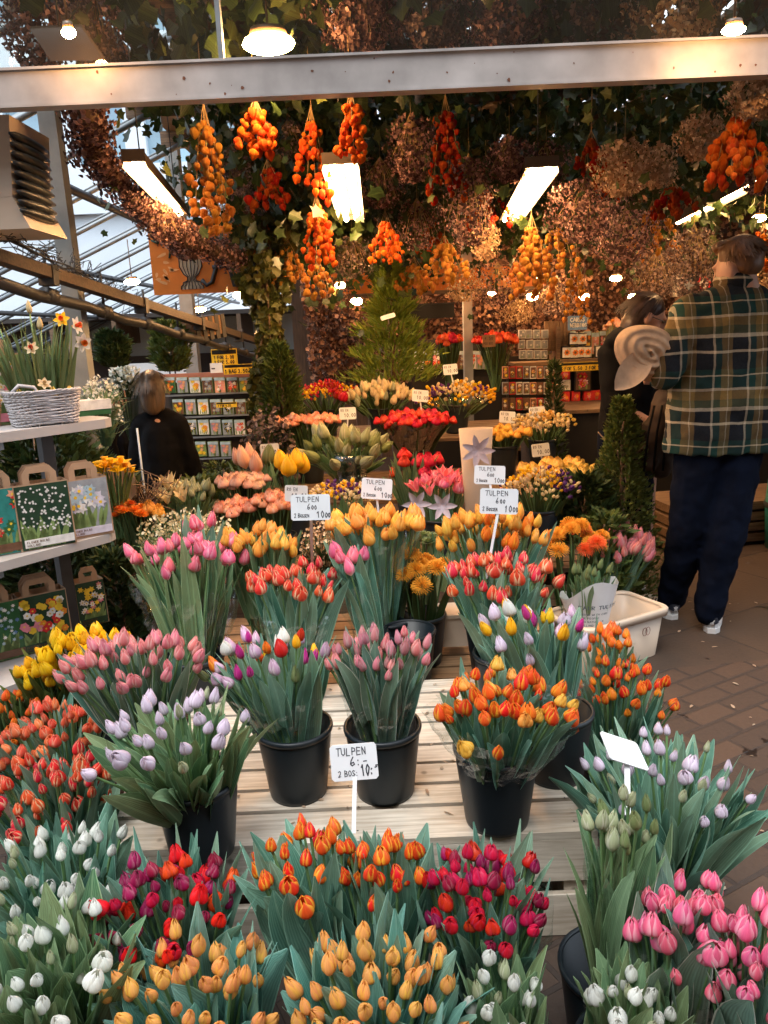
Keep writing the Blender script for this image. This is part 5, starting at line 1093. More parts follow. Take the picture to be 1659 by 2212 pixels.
# ================================================================ LEFT SHELVES, BAGS, DAFFODILS
MT['shelfm'] = pm('grey white shelf edge', (.40, .39, .38), .45, .12, 6)
AZ = R(38); SD = V((math.sin(AZ), math.cos(AZ), 0)); SN = V((-math.cos(AZ), math.sin(AZ), 0))  # along the edge, inward (away from camera)
SM4 = Matrix(((SD.x, SN.x, 0, 0), (SD.y, SN.y, 0, 0), (0, 0, 1, 0), (0, 0, 0, 1)))
r0_ = A(0, 935, Y=2.6); r = thing('display_rack', 'tiered grey shelf rack with rounded ends at the left edge', 'shelf rack', (r0_.x, r0_.y, 0))
def shelf(z, a, b, dep, th=.035):
    out = [(a, 0), (b - .06, 0), (b - .02, .02), (b, .08), (b, dep), (a, dep)]
    n = len(out); m = MB(); m.add([SM4 @ V((x, y, z - th)) for x, y in out] + [SM4 @ V((x, y, z)) for x, y in out], [tuple(reversed(range(n))), tuple(range(n, 2 * n))] + [(i, (i + 1) % n, (i + 1) % n + n, i + n) for i in range(n)], sm=False); return m
Z1, Z2, Z3 = 1.25, .80, .36
off = {Z1: (0, .48), Z2: (-.02, .50), Z3: (-.1, .24)}
for z in (Z1, Z2, Z3):
    a, b = off[z]
    p = A(0, {Z1: 935, Z2: 1215, Z3: 1490}[z], z=z); q = p - V((r0_.x, r0_.y, 0)); q.z = 0
    m = shelf(z, -.9, b, .34); m.xf(Matrix.Translation(q)); m.build('shelf', MT['shelfm'], r)
    m = MB(); m.add([SM4 @ V((x, y, zz)) for x, y, zz in ((-.9, .03, z - .037), (.02, .03, z - .037), (.02, .03, z - .065), (-.9, .03, z - .15))] + [SM4 @ V((x, .05, zz)) for x, zz in ((-.9, z - .037), (.02, z - .037), (.02, z - .065), (-.9, z - .15))], [(3, 2, 1, 0), (4, 5, 6, 7), (0, 1, 5, 4), (1, 2, 6, 5), (2, 3, 7, 6), (3, 0, 4, 7)], sm=False).xf(Matrix.Translation(q)).build('bracket', MT['steel'], r)
for x in (-.5, .30): MB().box(x, .30, 0, x + .05, .34, 1.2, M=SM4).build('upright', MT['dark'], r)
def onshelf(px, z, dy=.0):   # point on the shelf whose front bottom is at the pixel
    p = A(px[0], px[1], z=z); return V((p.x, p.y, z)) + SN * dy
PC = {k: pm('print ' + k, v, .35, .3, 25) for k, v in dict(red=(.62, .03, .03), pink=(.75, .25, .32), white=(.78, .78, .74), yellow=(.8, .55, .04), orange=(.8, .25, .03), green=(.03, .12, .04), dgreen=(.015, .05, .025), brown=(.14, .07, .04), blue=(.12, .22, .42), lgreen=(.2, .3, .1), black=(.01, .012, .012), salmon=(.72, .35, .22), grey=(.3, .33, .35), teal=(.03, .25, .22), sky=(.4, .55, .62), lilac=(.62, .6, .68)).items()}
def flat(m, x, z, y, q, n=6, mi=0, sp=1, rot=None, pin=.55):
    rot = U(0, 6) if rot is None else rot; N2 = n * 2 if pin < 1 else n; vs = [(x, y, z)]
    for k in range(N2):
        a = rot + 2 * math.pi * k / N2; rr_ = q * (1 if k % 2 == 0 else pin); vs.append((x + rr_ * math.cos(a), y, z + rr_ * sp * math.sin(a)))
    m.add(vs, [(0, (k + 1) % N2 + 1, k + 1) for k in range(N2)], mi=mi, sm=False)
def picture(w_, h_, bgk, fl, n, q, sp=1, leaves='lgreen', nl=14, pin=.55, zlo=.25):
    """printed picture as flat shapes, facing -y, origin bottom centre"""
    m = MB(); ks = [bgk, leaves] + [f for f in fl] + ['yellow']
    m.add([(-w_ / 2, 0, 0), (w_ / 2, 0, 0), (w_ / 2, 0, h_), (-w_ / 2, 0, h_)], [(0, 1, 2, 3)], sm=False)
    for k in range(nl):
        x = U(-.4, .4) * w_; m.leaf((x, -.0006, .02 * h_), (U(-.4, .4), 0, 1), h_ * U(.3, .5), w_ * .12, V((0, -1, 0)), fold=0, n=4, ac=2, mi=1)
    for k in range(n):
        x, z = U(-.5, .5) * (w_ - 2 * q), U(zlo * h_ + q, h_ - q); i = rnd.randrange(len(fl)); y = -.0010 - .00035 * (k % 6)
        flat(m, x, z, y, q * U(.75, 1.1), 6, 2 + i, sp, pin=pin)
        if q > .012: flat(m, x, z, y - .0003, q * .22, 6, len(ks) - 1, pin=1.1)
    return m, [PC[k] for k in ks]
def bag(label, px, z, w_, h_, bgk, fl, n, q, rz=AZ - math.pi / 2 + .35, dep=.07, dy=.0, strip='white', nb=2, pin=.55, foot=.0, tint=None, group='paper bags with flower pictures', nh=1, sp=1):
    p = onshelf(px, z, dy); r = thing('paper_bag', label, 'paper bag', (p.x, p.y, z + .001), -rz - 0 if False else math.pi / 2 - AZ - .30, group)
    m = MB(); t = .012
    m.add([(-w_ / 2, 0, 0), (w_ / 2, 0, 0), (w_ / 2, dep, 0), (-w_ / 2, dep, 0), (-w_ / 2 + .004, .0, h_), (w_ / 2 - .004, .0, h_), (w_ / 2 - .01, dep * .8, h_), (-w_ / 2 + .01, dep * .8, h_)], [(3, 2, 1, 0), (0, 1, 5, 4), (1, 2, 6, 5), (2, 3, 7, 6), (3, 0, 4, 7)], sm=False)
    m.build('body', MT['kraft'], r)
    for k in range(nh):
        y = .003 + dep * .75 * k / max(1, nh - .99); hw = w_ * .30; m = MB(); o1 = [(-hw, h_ - .01), (-hw, h_ + .035), (-hw * .65, h_ + .062), (hw * .65, h_ + .062), (hw, h_ + .035), (hw, h_ - .01)]
        i1 = [(-hw + .024, h_ - .01), (-hw + .024, h_ + .026), (-hw * .55, h_ + .038), (hw * .55, h_ + .038), (hw - .024, h_ + .026), (hw - .024, h_ - .01)]
        vs = [(x, y, zz) for x, zz in o1 + i1] + [(x, y + .003, zz) for x, zz in o1 + i1]; fs = []
        for i in range(5): fs += [(i, i + 1, i + 7, i + 6), (i + 12, i + 18, i + 19, i + 13), (i, i + 12, i + 13, i + 1), (i + 6, i + 7, i + 19, i + 18)]
        m.add(vs, fs, sm=False).build('handle', MT['kraft'], r)
    m, ms = picture(w_ * .93, h_ * (.97 - foot), bgk, fl, n, q, pin=pin, sp=sp); m.xf(Matrix.Translation((0, -.0015, h_ * (foot + .01)))); m.build('picture', ms, r)
    m = MB()
    m.box(-w_ * .42, -.006, h_ * .05, w_ * .46, -.004, h_ * .17); m.build('caption_strip', PC[strip], r)
    m = MB()
    for q_ in range(2): write(m, ('FLOWER BULBS', 'HOLLAND')[q_], -w_ * .38, h_ * (.115 - .05 * q_), h_ * .032, y=-.0068, th=.16, jit=0)
    m.build('lettering', PC['brown'], r); return r
bag('kraft bag picturing white lily of the valley on the middle shelf', (108, 1183), Z2, .20, .25, 'dgreen', ['white'], 120, .0055, dep=.10, nh=3)
bag('kraft bag with a glossy pale daffodil picture on the middle shelf', (198, 1160), Z2, .18, .235, 'grey', ['white', 'lilac', 'sky'], 22, .030, dep=.09, nh=2, foot=.15, strip='lilac')
bag('kraft bag with a red tulip picture cut by the left edge of the photo', (12, 1200), Z2, .18, .25, 'teal', ['red', 'green', 'salmon'], 16, .022, dep=.09, nh=2, strip='brown')
bag('kraft bag picturing multicoloured calla lilies on the lowest shelf', (105, 1405), Z3, .20, .24, 'dgreen', ['red', 'white', 'yellow', 'orange', 'pink'], 42, .017, dep=.10, nh=3, pin=.8, strip='dgreen')
bag('narrow kraft bag of mixed daffodils at the end of the lowest shelf', (205, 1350), Z3, .125, .20, 'dgreen', ['yellow', 'white', 'pink'], 26, .015, dep=.09, nh=1, strip='dgreen')
bag('kraft bag picturing small blue flowers at the lower left edge', (8, 1430), Z3, .18, .24, 'green', ['blue', 'white', 'sky'], 60, .009, dep=.09, nh=2, strip='brown')
bag('large kraft bag with a white blossom picture on the top shelf', (2, 920), Z1, .22, .27, 'lgreen', ['white', 'pink', 'white'], 40, .02, dep=.09, nh=2, strip='pink')
# second box of bulbs behind basket
p = onshelf((215, 897), Z1, .02); r = thing('bulb_tray', 'flat pale tray of bulbs with a caption strip at the end of the top shelf', 'tray', (p.x, p.y, Z1 + .001), math.pi / 2 - AZ - .3)
MB().box(-.14, 0, 0, .06, .10, .022).build('body', PC['green'], r); MB().box(-.14, -.002, .0225, .065, .10, .062).build('sleeve', PC['white'], r); m = MB(); write(m, 'BULBS', -.12, .034, .014, y=-.0028, th=.16); m.build('lettering', PC['brown'], r)
# wicker basket with daffodils
p = onshelf((125, 918), Z1, .085); r = thing('wicker_basket', 'white washed wicker basket on the top shelf', 'basket', (p.x, p.y, Z1 + .001), math.pi / 2 - AZ - .28)
MT['wicker'] = pm('white wicker', (.44, .43, .44), .6, .45, 16); m = MB()
def ov(f, z, a): return V(((.112 + .016 * f) * (abs(math.cos(a)) ** .5 * (1 if math.cos(a) > 0 else -1)), (.075 + .01 * f) * (abs(math.sin(a)) ** .5 * (1 if math.sin(a) > 0 else -1)), z))
for j in range(12):
    z = .008 + j * .0098
    for s in (0, 1):
        pts = []
        for k in range(49):
            a = 2 * math.pi * k / 48; q = ov(j / 11, z + .003 * math.sin(a * 3 + j), a); w_ = 1 + .028 * math.sin(a * 12 + j * math.pi + s * math.pi); pts.append(V((q.x * w_, q.y * w_, q.z + .0024 * math.cos(a * 12 + s * math.pi))))
        m.tube(pts, .0044, 5, r=U(0, 1), caps=False)
for k in range(24):
    a = 2 * math.pi * (k + .5) / 24; m.tube([ov(0, 0, a), ov(1, .125, a)], .003, 4)
m.build('weave', MT['wicker'], r); m = MB()
for s in range(3): m.tube([ov(1.2, .126 + .004 * math.sin(k * 1.5 + s * 2), 2 * math.pi * k / 48) * (1 + .02 * math.cos(k * 1.5 + s * 2)) for k in range(49)], .0048, 5)
m.tube([(-.125, -.06, .12), (-.09, -.07, .155), (-.04, -.075, .145), (-.03, -.08, .12)], .007, 6); m.build('rim', MT['wicker'], r)
m = MB(); m.box(-.10, -.065, .02, .10, .065, .11); m.build('soil', pm('soil', (.05, .03, .02), .9, .4, 60), r)
r = thing('daffodil_clump', 'clump of narrow daffodil leaves with a few white and orange blooms in the basket', 'daffodils', (p.x, p.y, Z1 + .112), math.pi / 2 - AZ - .28)
m = MB()
for k in range(120):
    x, y = U(-.10, .10), U(-.05, .05); m.leaf((x, y, 0), (x * 2.2 + U(-.15, .15), y * 2 + U(-.2, .2), 1), U(.14, .30), U(.010, .016), V((U(-1, 1), -1, 0)), bend=V((U(-.3, .3), U(-.2, .2), -.1)), n=5, ac=3, r=U(0, 1), pw=.35, fold=.3)
m.build('foliage', leafm('daffodil leaf', (.06, .12, .04), (.16, .22, .09)), r); st = MB()
P['nw'] = P['cream']
for (x, z, dx, dz, q, pk) in ((.13, .25, .7, .1, .052, ('white', 'orange')), (.15, .19, .2, -.1, .055, ('white', 'orange')), (.10, .27, -.4, .3, .045, ('yellow', 'orange')), (-.02, .17, -.4, .4, .04, ('cream', 'salmon')), (-.0, .035, .0, .6, .04, ('cream', 'cream')), (-.16, .24, -.4, .3, .05, ('cream', 'yellow')), (-.20, .20, -.2, .1, .05, ('white', 'yellow'))):
    st.tube([(x * .5, -.02, 0), (x * .8, -.03, z * .6), (x, -.05, z)], .003, 5); link('flower', head('star', pk), r, M=dirM((x, -.055, z), (dx, -.8, dz), 0, q))
for x, z in ((-.0, .30), (-.12, .29), (.03, .24)): st.tube([(x * .5, 0, 0), (x, 0, z)], .003, 5); link('bud', head('bud', 'cream'), r, M=dirM((x, 0, z), (0, 0, 1), 0, .05))
st.build('stems', MT['stem'], r)
for k in range(4): link('bulb', head('bud', 'rosey'), r, M=dirM((-.09 + .06 * k, -.055, -.02), (0, 0, 1), 0, .05) @ Matrix.Diagonal((1.6, 1.6, 1, 1)))
# daffodils left of the basket, cut by the frame
p = onshelf((20, 925), Z1, .16); r = thing('daffodil_pot', 'tall daffodils in a pot behind the top shelf bag', 'daffodils', (p.x, p.y, Z1 + .001), 0)
MB().lathe([(0, .001), (.05, 0), (.062, .10), (.058, .10), (.05, .09), (0, .09)], n=20).build('pot', MT['kraft'], r); m = MB()
for k in range(40): m.leaf((U(-.03, .03), U(-.03, .03), .09), (U(-.2, .2), U(-.2, .2), 1), U(.25, .5), .016, V((0, -1, 0)), n=5, ac=3, r=U(0, 1), pw=.35)
m.build('foliage', MT['lo'], r); st = MB()
for x, z, pk in ((-.03, .50, ('yellow', 'orange')), (.03, .40, ('white', 'cream')), (.06, .38, ('yellow', 'yellow')), (-.01, .34, ('cream', 'cream')), (.0, .55, ('orange', 'orange'))): st.tube([(0, 0, .09), (x, -.03, z)], .003, 5); link('flower', head('star', pk), r, M=dirM((x, -.04, z), (.2, -.9, .2), 0, .05))
st.build('stems', MT['stem'], r)
# ================================================================ SEED RACK
o0 = A(245, 1000, Y=6.6); o1 = A(572, 800, Y=6.6)
r = thing('seed_rack', 'dark rack with thin rails and a reddish top rail holding the seed packets', 'rack', (o0.x, 6.64, 0)); W_ = o1.x - o0.x + .1
m = MB(); m.box(-.05, .0, .3, W_, .02, 1.18); m.build('back_panel', MT['shed'], r); m = MB(); m.box(.46, -.02, 1.20, W_, .02, 1.255); m.box(.46, -.02, 1.10, .49, .02, 1.20); m.build('top_rail', pm('reddish wood', (.36, .14, .09), .6, .2, 8), r)
PK = []
for j, (bgk, fl, nm) in enumerate((('green', ['orange', 'red'], 'orange'), ('grey', ['salmon', 'pink'], 'salmon'), ('white', ['yellow', 'orange'], 'yellow'), ('brown', ['grey'], 'grey'), ('salmon', ['white', 'pink'], 'cream pink'), ('brown', ['white', 'pink', 'red'], 'white and pink'), ('lgreen', ['salmon', 'yellow'], 'peach'), ('white', ['red', 'pink'], 'rose red'), ('grey', ['white', 'black'], 'white'), ('brown', ['orange', 'yellow'], 'sunflower yellow'))):
    b_ = MB(); b_.box(-.046, 0, -.065, .046, .03, .065); p_, ms = picture(.086, .125, bgk, fl, 9, .019, nl=4, zlo=.05); p_.xf(Matrix.Translation((0, -.001, -.062)))
    c_ = MB(); c_.box(-.044, -.004, .04, .044, -.0015, .064)
    PK.append((b_.mesh('body', PC['lgreen']), p_.mesh('picture', ms), c_.mesh('header', PC['sky']), nm))
rows = (('top', 832, 367, 565, 27), ('second', 879, 385, 560, 27), ('third', 923, 388, 520, 26), ('lowest', 970, 380, 505, 27)); ordn = ['first', 'second', 'third', 'fourth', 'fifth', 'sixth', 'seventh', 'eighth', 'ninth']
rails = []
for rn, v, u0, u1, du in rows:
    k = 0; u = u0
    while u <= u1:
        c_ = A(u, v, Y=6.56); q = PK[(rnd.randrange(10) if rn != 'top' else k)]; o = thing('seed_packet', '%s seed packet, %s from the left in the %s row of the rack' % (q[3], ordn[k], rn), 'seed packet', c_, 0, 'seed packets hanging on the dark rack')
        link('body', q[0], o); link('picture', q[1], o); link('header', q[2], o); k += 1; u += du
    rails.append(A(u0, v + 22, Y=6.6).z)
for k, (u, v) in enumerate(((262, 842), (298, 838), (262, 887), (268, 932), (406, 962) if False else (275, 965))):
    c_ = A(u, v, Y=6.5); q = PK[(5, 7, 8, 5, 8)[k]]; o = thing('seed_packet', '%s seed packet left of the woman in black, %s from the top' % (q[3], ordn[k]), 'seed packet', c_, 0, 'seed packets hanging on the dark rack'); link('body', q[0], o); link('picture', q[1], o); link('header', q[2], o)
m = MB()
for z in rails: m.box(-.05, -.09, z - .008, W_, -.08, z + .006)
m.build('rail', MT['steel'], r)
def ysign(label, ua, va, ub, vb, Y, lines, name='promotion_sign'):
    a, b = A(ua, va, Y=Y), A(ub, vb, Y=Y); W, H_ = b.x - a.x, a.z - b.z; r = thing(name, label, 'sign', (a.x, Y, b.z), 0, None)
    MB().box(0, 0, 0, W, .006, H_).build('board', PC['yellow'], r); m = MB(); m.box(W * .03, -.002, H_ * .68, W * .97, -.001, H_ * .95); m.build('band', PC['black'], r)
    m = MB()
    for s, x, z, h in lines: write(m, s, x * W, z * H_, h * H_, y=-.003, th=.2, jit=0, wd=.75)
    m.build('lettering', MT['ink'], r); return r
ysign('yellow sign with two price lines above the seed packets', 455, 755, 514, 787, 6.45, [('1 FOR 2.00', .1, .38, .2), ('3 FOR 5.00', .1, .08, .2)])
ysign('long yellow price strip above the right seed packets', 482, 788, 560, 806, 6.45, [('1 BAG 3.50  3 BAGS 10.00', .04, .12, .36)])
ysign('small yellow strip hanging in front of the seed packets', 466, 870, 512, 879, 6.4, [('1 FOR 4.50', .1, .15, .4)])
ysign('yellow price strip under the shelf of cans at the right', 1210, 784, 1304, 799, 6.7, [('1 FOR 5.50', .02, .12, .38), ('2 FOR 10.-', .58, .12, .38)])
p = A(455, 806, Y=6.4); r = thing('white_tag', 'small white tag left of the long yellow strip', 'tag', p); MB().box(0, 0, -.0, .10, .004, .08).build('card', MT['card'], r); m = MB(); m.box(.01, -.001, .03, .04, -.0005, .04); m.build('print', MT['ink'], r)
# ================================================================ RIGHT SHELVES
MT['blacks'] = pm('black cabinet', (.012, .011, .010), .5, .2, 4)
a_ = A(1112, 779, Y=6.9); r = thing('shelf_unit', 'dark wooden shelf unit with pale shelf edges at the right back', 'shelf unit', (a_.x, 6.9, 0)); x1 = A(1330, 779, Y=6.9).x - a_.x; zs = [A(1250, v, Y=6.9).z for v in (779, 870, 961)]
m = MB(); m.box(.0, .33, 0, x1, .35, zs[0] + .05); m.build('back_panel', MT['blacks'], r)
for z in zs: MB().box(0, 0, z - .03, x1, .33, z).build('shelf', MT['woodwarm'], r)
for x in (0, x1 * .42, x1 - .03):
    m = MB(); m.box(x, .01, 0, x + .03, .329, zs[2] - .031)
    if x: m.box(x, .01, zs[2] + .001, x + .03, .329, zs[1] - .031); m.box(x, .01, zs[1] + .001, x + .03, .329, zs[0] - .031); m.box(x, .01, zs[0] + .001, x + .03, .329, zs[0] + .3)
    m.build('upright', MT['wooddark'], r)
def small(name, label, cat, u, v, Y, w_, h_, d_, mat, fl=None, group=None, n=5, q=.02, bgk='black', top=False):
    c_ = A(u, v, Y=Y); r = thing(name, label, cat, c_, 0, group); MB().box(-w_ / 2, 0, 0, w_ / 2, d_, h_).build('body', mat, r)
    if fl:
        m, ms = picture(w_ * .86, h_ * .86, bgk, fl, n, q, nl=2, zlo=.05); m.xf(Matrix.Translation((0, -.0015, h_ * .07))); m.build('picture', ms, r)
    return r
k = 0
def can(u, v, nm):
    c_ = A(u, v, Y=6.93); r = thing('flower_can', nm, 'tin can', c_, 0, 'black cans with a pale flower label'); MB().lathe([(0, 0), (.042, 0), (.044, .005), (.044, .105), (.042, .11), (0, .112)], n=18).build('can', MT['blacks'], r)
    m = MB(); n = 8; vs = []
    for z in (.012, .10):
        for j in range(n + 1): a = -math.pi / 2 + (j / n - .5) * 1.9; vs.append((.0455 * math.cos(a), .0455 * math.sin(a), z))
    m.add(vs, [(j, j + 1, n + 2 + j, n + 1 + j) for j in range(n)]); m.build('label', PC['white'], r); m = MB(); flat(m, 0, .056, -.0475, .03, 7, 0, pin=.7); flat(m, 0, .056, -.0482, .012, 7, 1, pin=1.1); m.build('flower_print', [PC['orange'], PC['brown']], r)
for u, v, nm in ((1222, 775, 'leftmost flower can of the lower row on the shelf'), (1240, 775, 'second flower can in the lower row on the shelf'), (1253, 774, 'third flower can in the lower row on the shelf'), (1267, 774, 'fourth flower can in the lower row on the shelf'), (1294, 773, 'rightmost flower can standing apart on the shelf')): can(u, v, nm)
can(1238, 746, 'left flower can of the upper pair'); can(1256, 746, 'right flower can of the upper pair')
for i, (u, v, dsc) in enumerate(((1222, 820, 'red bulb box at the top left under the yellow strip'), (1222, 867, 'red bulb box at the left on the middle shelf'), (1244, 866, 'red bulb box second on the middle shelf'), (1270, 865, 'red bulb box third on the middle shelf'), (1288, 864, 'red bulb box at the right on the middle shelf'))):
    small('bulb_box', dsc, 'box', u, v, 6.86, .075, .085, .05, PC['red'], ['orange', 'pink'], 'small red boxes of bulbs', 4, .02, 'red')
small('bulb_box', 'white bulb box under the top left red one', 'box', 1222, 843, 6.86, .085, .09, .05, PC['white'], ['grey'], 'small red boxes of bulbs', 3, .015, 'white')
small('bulb_box', 'large red and cream pictured box in the middle of the shelf', 'box', 1259, 845, 6.84, .15, .19, .08, MT['blacks'], ['red', 'pink', 'white'], None, 12, .035, 'brown')
small('picture_card', 'tall card with a coral flower left of the red boxes', 'card', 1196, 870, 6.8, .10, .26, .02, MT['kraft'], ['salmon', 'red'], None, 3, .04, 'brown')
small('wooden_crate', 'wooden crate with a yellow tulip picture on the lowest shelf', 'crate', 1258, 958, 6.84, .20, .31, .1, MT['woodwarm'], ['yellow', 'white'], None, 7, .022, 'black')
small('wooden_crate', 'second dark crate at the right end of the lowest shelf', 'crate', 1300, 956, 6.86, .13, .30, .1, MT['wooddark'], ['yellow', 'grey'], None, 5, .02, 'black')
small('bulb_box', 'dim olive bulb box at the right end of the middle shelf', 'box', 1318, 862, 6.86, .10, .20, .05, PC['lgreen'], ['yellow', 'brown'], None, 8, .016, 'brown')
for i in range(12):
    u = 1128 + (i % 4) * 16 + U(-2, 2); row = i // 4; v = 775 - row * 22; small('gift_tin', 'greyish tin, %s from the left in the %s row above the left shelf' % (ordn[i % 4], ('bottom', 'middle', 'top')[row]), 'tin', u, v, 6.95, .055, .075, .05, PC['white'], ['white', 'grey'], 'greyish tins stacked on the left shelf', 3, .012, 'grey')
for i in range(28):
    q_ = rnd.choice((('salmon', 'pinkish'), ('brown', 'brown'), ('grey', 'grey'), ('white', 'white'), ('red', 'red'))); small('seed_bag', '%s bulb bag, %s from the left in the %s hanging row left of the shelves' % (q_[1], ordn[i % 7], ('top', 'second', 'third', 'lowest')[i // 7]), 'bulb bag', 1092 + (i % 7) * 15, 818 + (i // 7) * 34, 6.7, .052, .105, .03, PC[q_[0]], ['white', 'salmon', 'brown', 'yellow'], 'bulb bags hanging left of the shelves', 6, .016, 'brown')
for i in range(7):
    small('bulb_crate', 'slim wooden bulb crate, %s from the left above the cans' % ordn[i], 'crate', 1180 + i * 8, 758, 7.0, .028, .26, .04, MT['woodwarm'], None, 'slim crates on the top shelf')
for i in range(9):
    q = PK[(1, 5, 0, 6, 7, 9, 4, 5, 2)[i]]; c_ = A(1184 + i * 17, 742 - (i % 2) * 3, Y=7.12); o = thing('seed_packet', '%s flower packet, %s from the left, standing high behind the cans' % (q[3], ordn[i]), 'seed packet', c_, 0, 'flower packets standing above the cans'); o.scale = (.75, 1, 1.5)
    link('body', q[0], o); link('picture', q[1], o); link('header', q[2], o)
for i in range(9):
    q = PK[(7, 0, 5, 4, 9, 3, 7, 1, 6)[i]]; c_ = A(905 + i * 19, 778, Y=7.3); o = thing('seed_packet', '%s flower packet, %s from the left, in the row behind the conifer' % (q[3], ordn[i]), 'seed packet', c_, 0, 'flower packets behind the conifer'); o.scale = (1, 1, 1.3)
    link('body', q[0], o); link('picture', q[1], o); link('header', q[2], o)
c_ = A(900, 800, Y=7.34); r = thing('packet_board', 'dark board carrying the row of packets behind the conifer', 'board', (c_.x, 7.34, 0)); MB().box(-.05, 0, 0, .85, .02, c_.z + .28).build('panel', MT['blacks'], r)
a, b_ = A(1227, 683, Y=6.6), A(1268, 712, Y=6.6); r = thing('blue_sign', 'small blue shop sign above the cans', 'sign', (a.x, 6.6, b_.z)); MB().box(0, 0, 0, b_.x - a.x, .008, a.z - b_.z).build('board', PC['blue'], r); m = MB(); write(m, 'CARDS &', .02, .07, .03, y=-.001, th=.2); write(m, 'WEBBING', .02, .025, .03, y=-.001, th=.2, wd=.7); m.build('lettering', PC['white'], r)
a = A(1470, 640, Y=5.2); r = thing('flower_box', 'dark printed box with a red and white round emblem behind the plaid shoulder', 'box', a)
MB().box(0, 0, 0, .22, .14, .14).build('body', MT['blacks'], r); m = MB(); flat(m, .15, .075, -.0015, .05, 9, 0, pin=.8); flat(m, .15, .075, -.002, .03, 9, 1, pin=1.1); flat(m, .05, .075, -.0015, .04, 5, 2, pin=.6); m.build('emblem', [PC['red'], PC['white'], PC['grey']], r)
a = A(1042, 745, Y=6.5); r = thing('price_sign', 'cream framed price card in front of the red flowers', 'price sign', a, 0, 'small price cards at the back'); MB().box(0, 0, -.02, .11, .005, .08).build('card', MT['dcream'], r); m = MB(); write(m, '4.50', .02, .04, .022, y=-.001); write(m, 'PER BOS', .012, .0, .018, y=-.001, wd=.7); m.build('lettering', MT['ink'], r)
r = thing('black_lamp_box', 'long black box hanging behind the conifer top', 'hanging box', A(880, 690, Y=6.3)); MB().box(0, 0, 0, .38, .1, .11).build('body', MT['blacks'], r); MB().box(-.005, -.006, .111, .385, .106, .118).build('lid', MT['dark'], r)
# dark counters at the far right and left
r = thing('crate_stack', 'stack of flat pale crates on the paving behind the man at the right', 'crates', (2.15, 5.15, 0), R(8)); m = MB()
for k in range(4): m.box(-.3 + .02 * k, -.2, .03 + k * .075, .9, .3, .085 + k * .075, r=U(0, 1))
m.build('boards', MT['wooddark'], r)
r = thing('shop_counter', 'dark counter in the shade behind the two customers', 'counter', (1.6, 6.2, 0)); MB().box(-.1, 0, 0, 2.7, .6, .82).build('body', MT['blacks'], r); MB().box(-.15, -.05, .822, 2.75, .65, .85).build('top', MT['wooddark'], r)
for k in range(9):
    bk('pale dried posy, %s from the left on the dark counter' % ordn[k], (1330 + k * 38, 700 + (k % 2) * 12), 6.45, .86, 24, 14, [('carn', 'cream' if k % 2 else 'rosec', 1), ('mum', 'amber', .4)], .06, nm='posy', cat='posy', grp='pale posies on the dark counter', bkt=False, nleaf=6)
p = A(1650, 1140, Y=4.9); r = thing('teal_figure_barrel', 'teal barrel in place of a teal trousered figure behind the plaid shirt man', 'barrel', (p.x + .24, 4.9, .0)); MB().lathe([(0, .001), (.2, 0), (.22, .3), (.2, .62), (.0, .621)], n=24).build('body', PC['teal'], r); MB().lathe([(.223, .28), (.228, .29), (.228, .31), (.223, .32)], n=24).build('hoop', MT['dark'], r)  # barrel shape put in for a figure with teal trousers
# ================================================================ PEOPLE
def cap(m, p, q, r1, r2):
    p, q = V(p), V(q); m.tube([p.lerp(q, k / 6) for k in range(7)], [r1 + (r2 - r1) * k / 6 for k in range(7)], 14); m.ball(p, r1 * .995, n=14, m=8); m.ball(q, r2 * .995, n=14, m=8)
def skin(m, name, mat, parent, vox=.011, sm=10, dis=0):
    o = m.build(name, mat, parent); a = o.modifiers.new('remesh', 'REMESH'); a.mode = 'VOXEL'; a.voxel_size = vox; a.use_smooth_shade = True
    b_ = o.modifiers.new('smooth', 'SMOOTH'); b_.factor = .5; b_.iterations = sm
    if dis:
        tx = bpy.data.textures.new('folds', 'CLOUDS'); tx.noise_scale = .09; d = o.modifiers.new('folds', 'DISPLACE'); d.texture = tx; d.strength = dis; d.mid_level = .5
    return o
MT['skin'] = pm('skin', (.50, .28, .19), .5, .15, 14); MT['hair'] = pm('brown hair', (.15, .068, .024), .42, .5, 60, sc3=(1, 1, .12)); MT['blonde'] = pm('dark blonde hair', (.13, .08, .042), .45, .6, 60, sc3=(1, 1, .12)); MT['dhair'] = pm('dark hair', (.04, .02, .012), .42, .5, 60)
MT['denim'] = pm('navy trousers', (.0025, .005, .014), .95, .35, 9, bmp=.4, bd=.01, spec=.12); MT['coat'] = pm('black coat', (.005, .005, .006), .85, .4, 9, bmp=.4, bd=.01, spec=.1); MT['brownc'] = pm('brown coat', (.05, .028, .016), .8, .4, 8, bmp=.5, bd=.012)
MT['tan'] = pm('tan wool', (.50, .36, .24), .85, .2, 30, bmp=.5); MT['white'] = pm('white leather', (.72, .72, .71), .4, .06, 8); MT['eye'] = pm('eye', (.02, .015, .01), .2, .1)
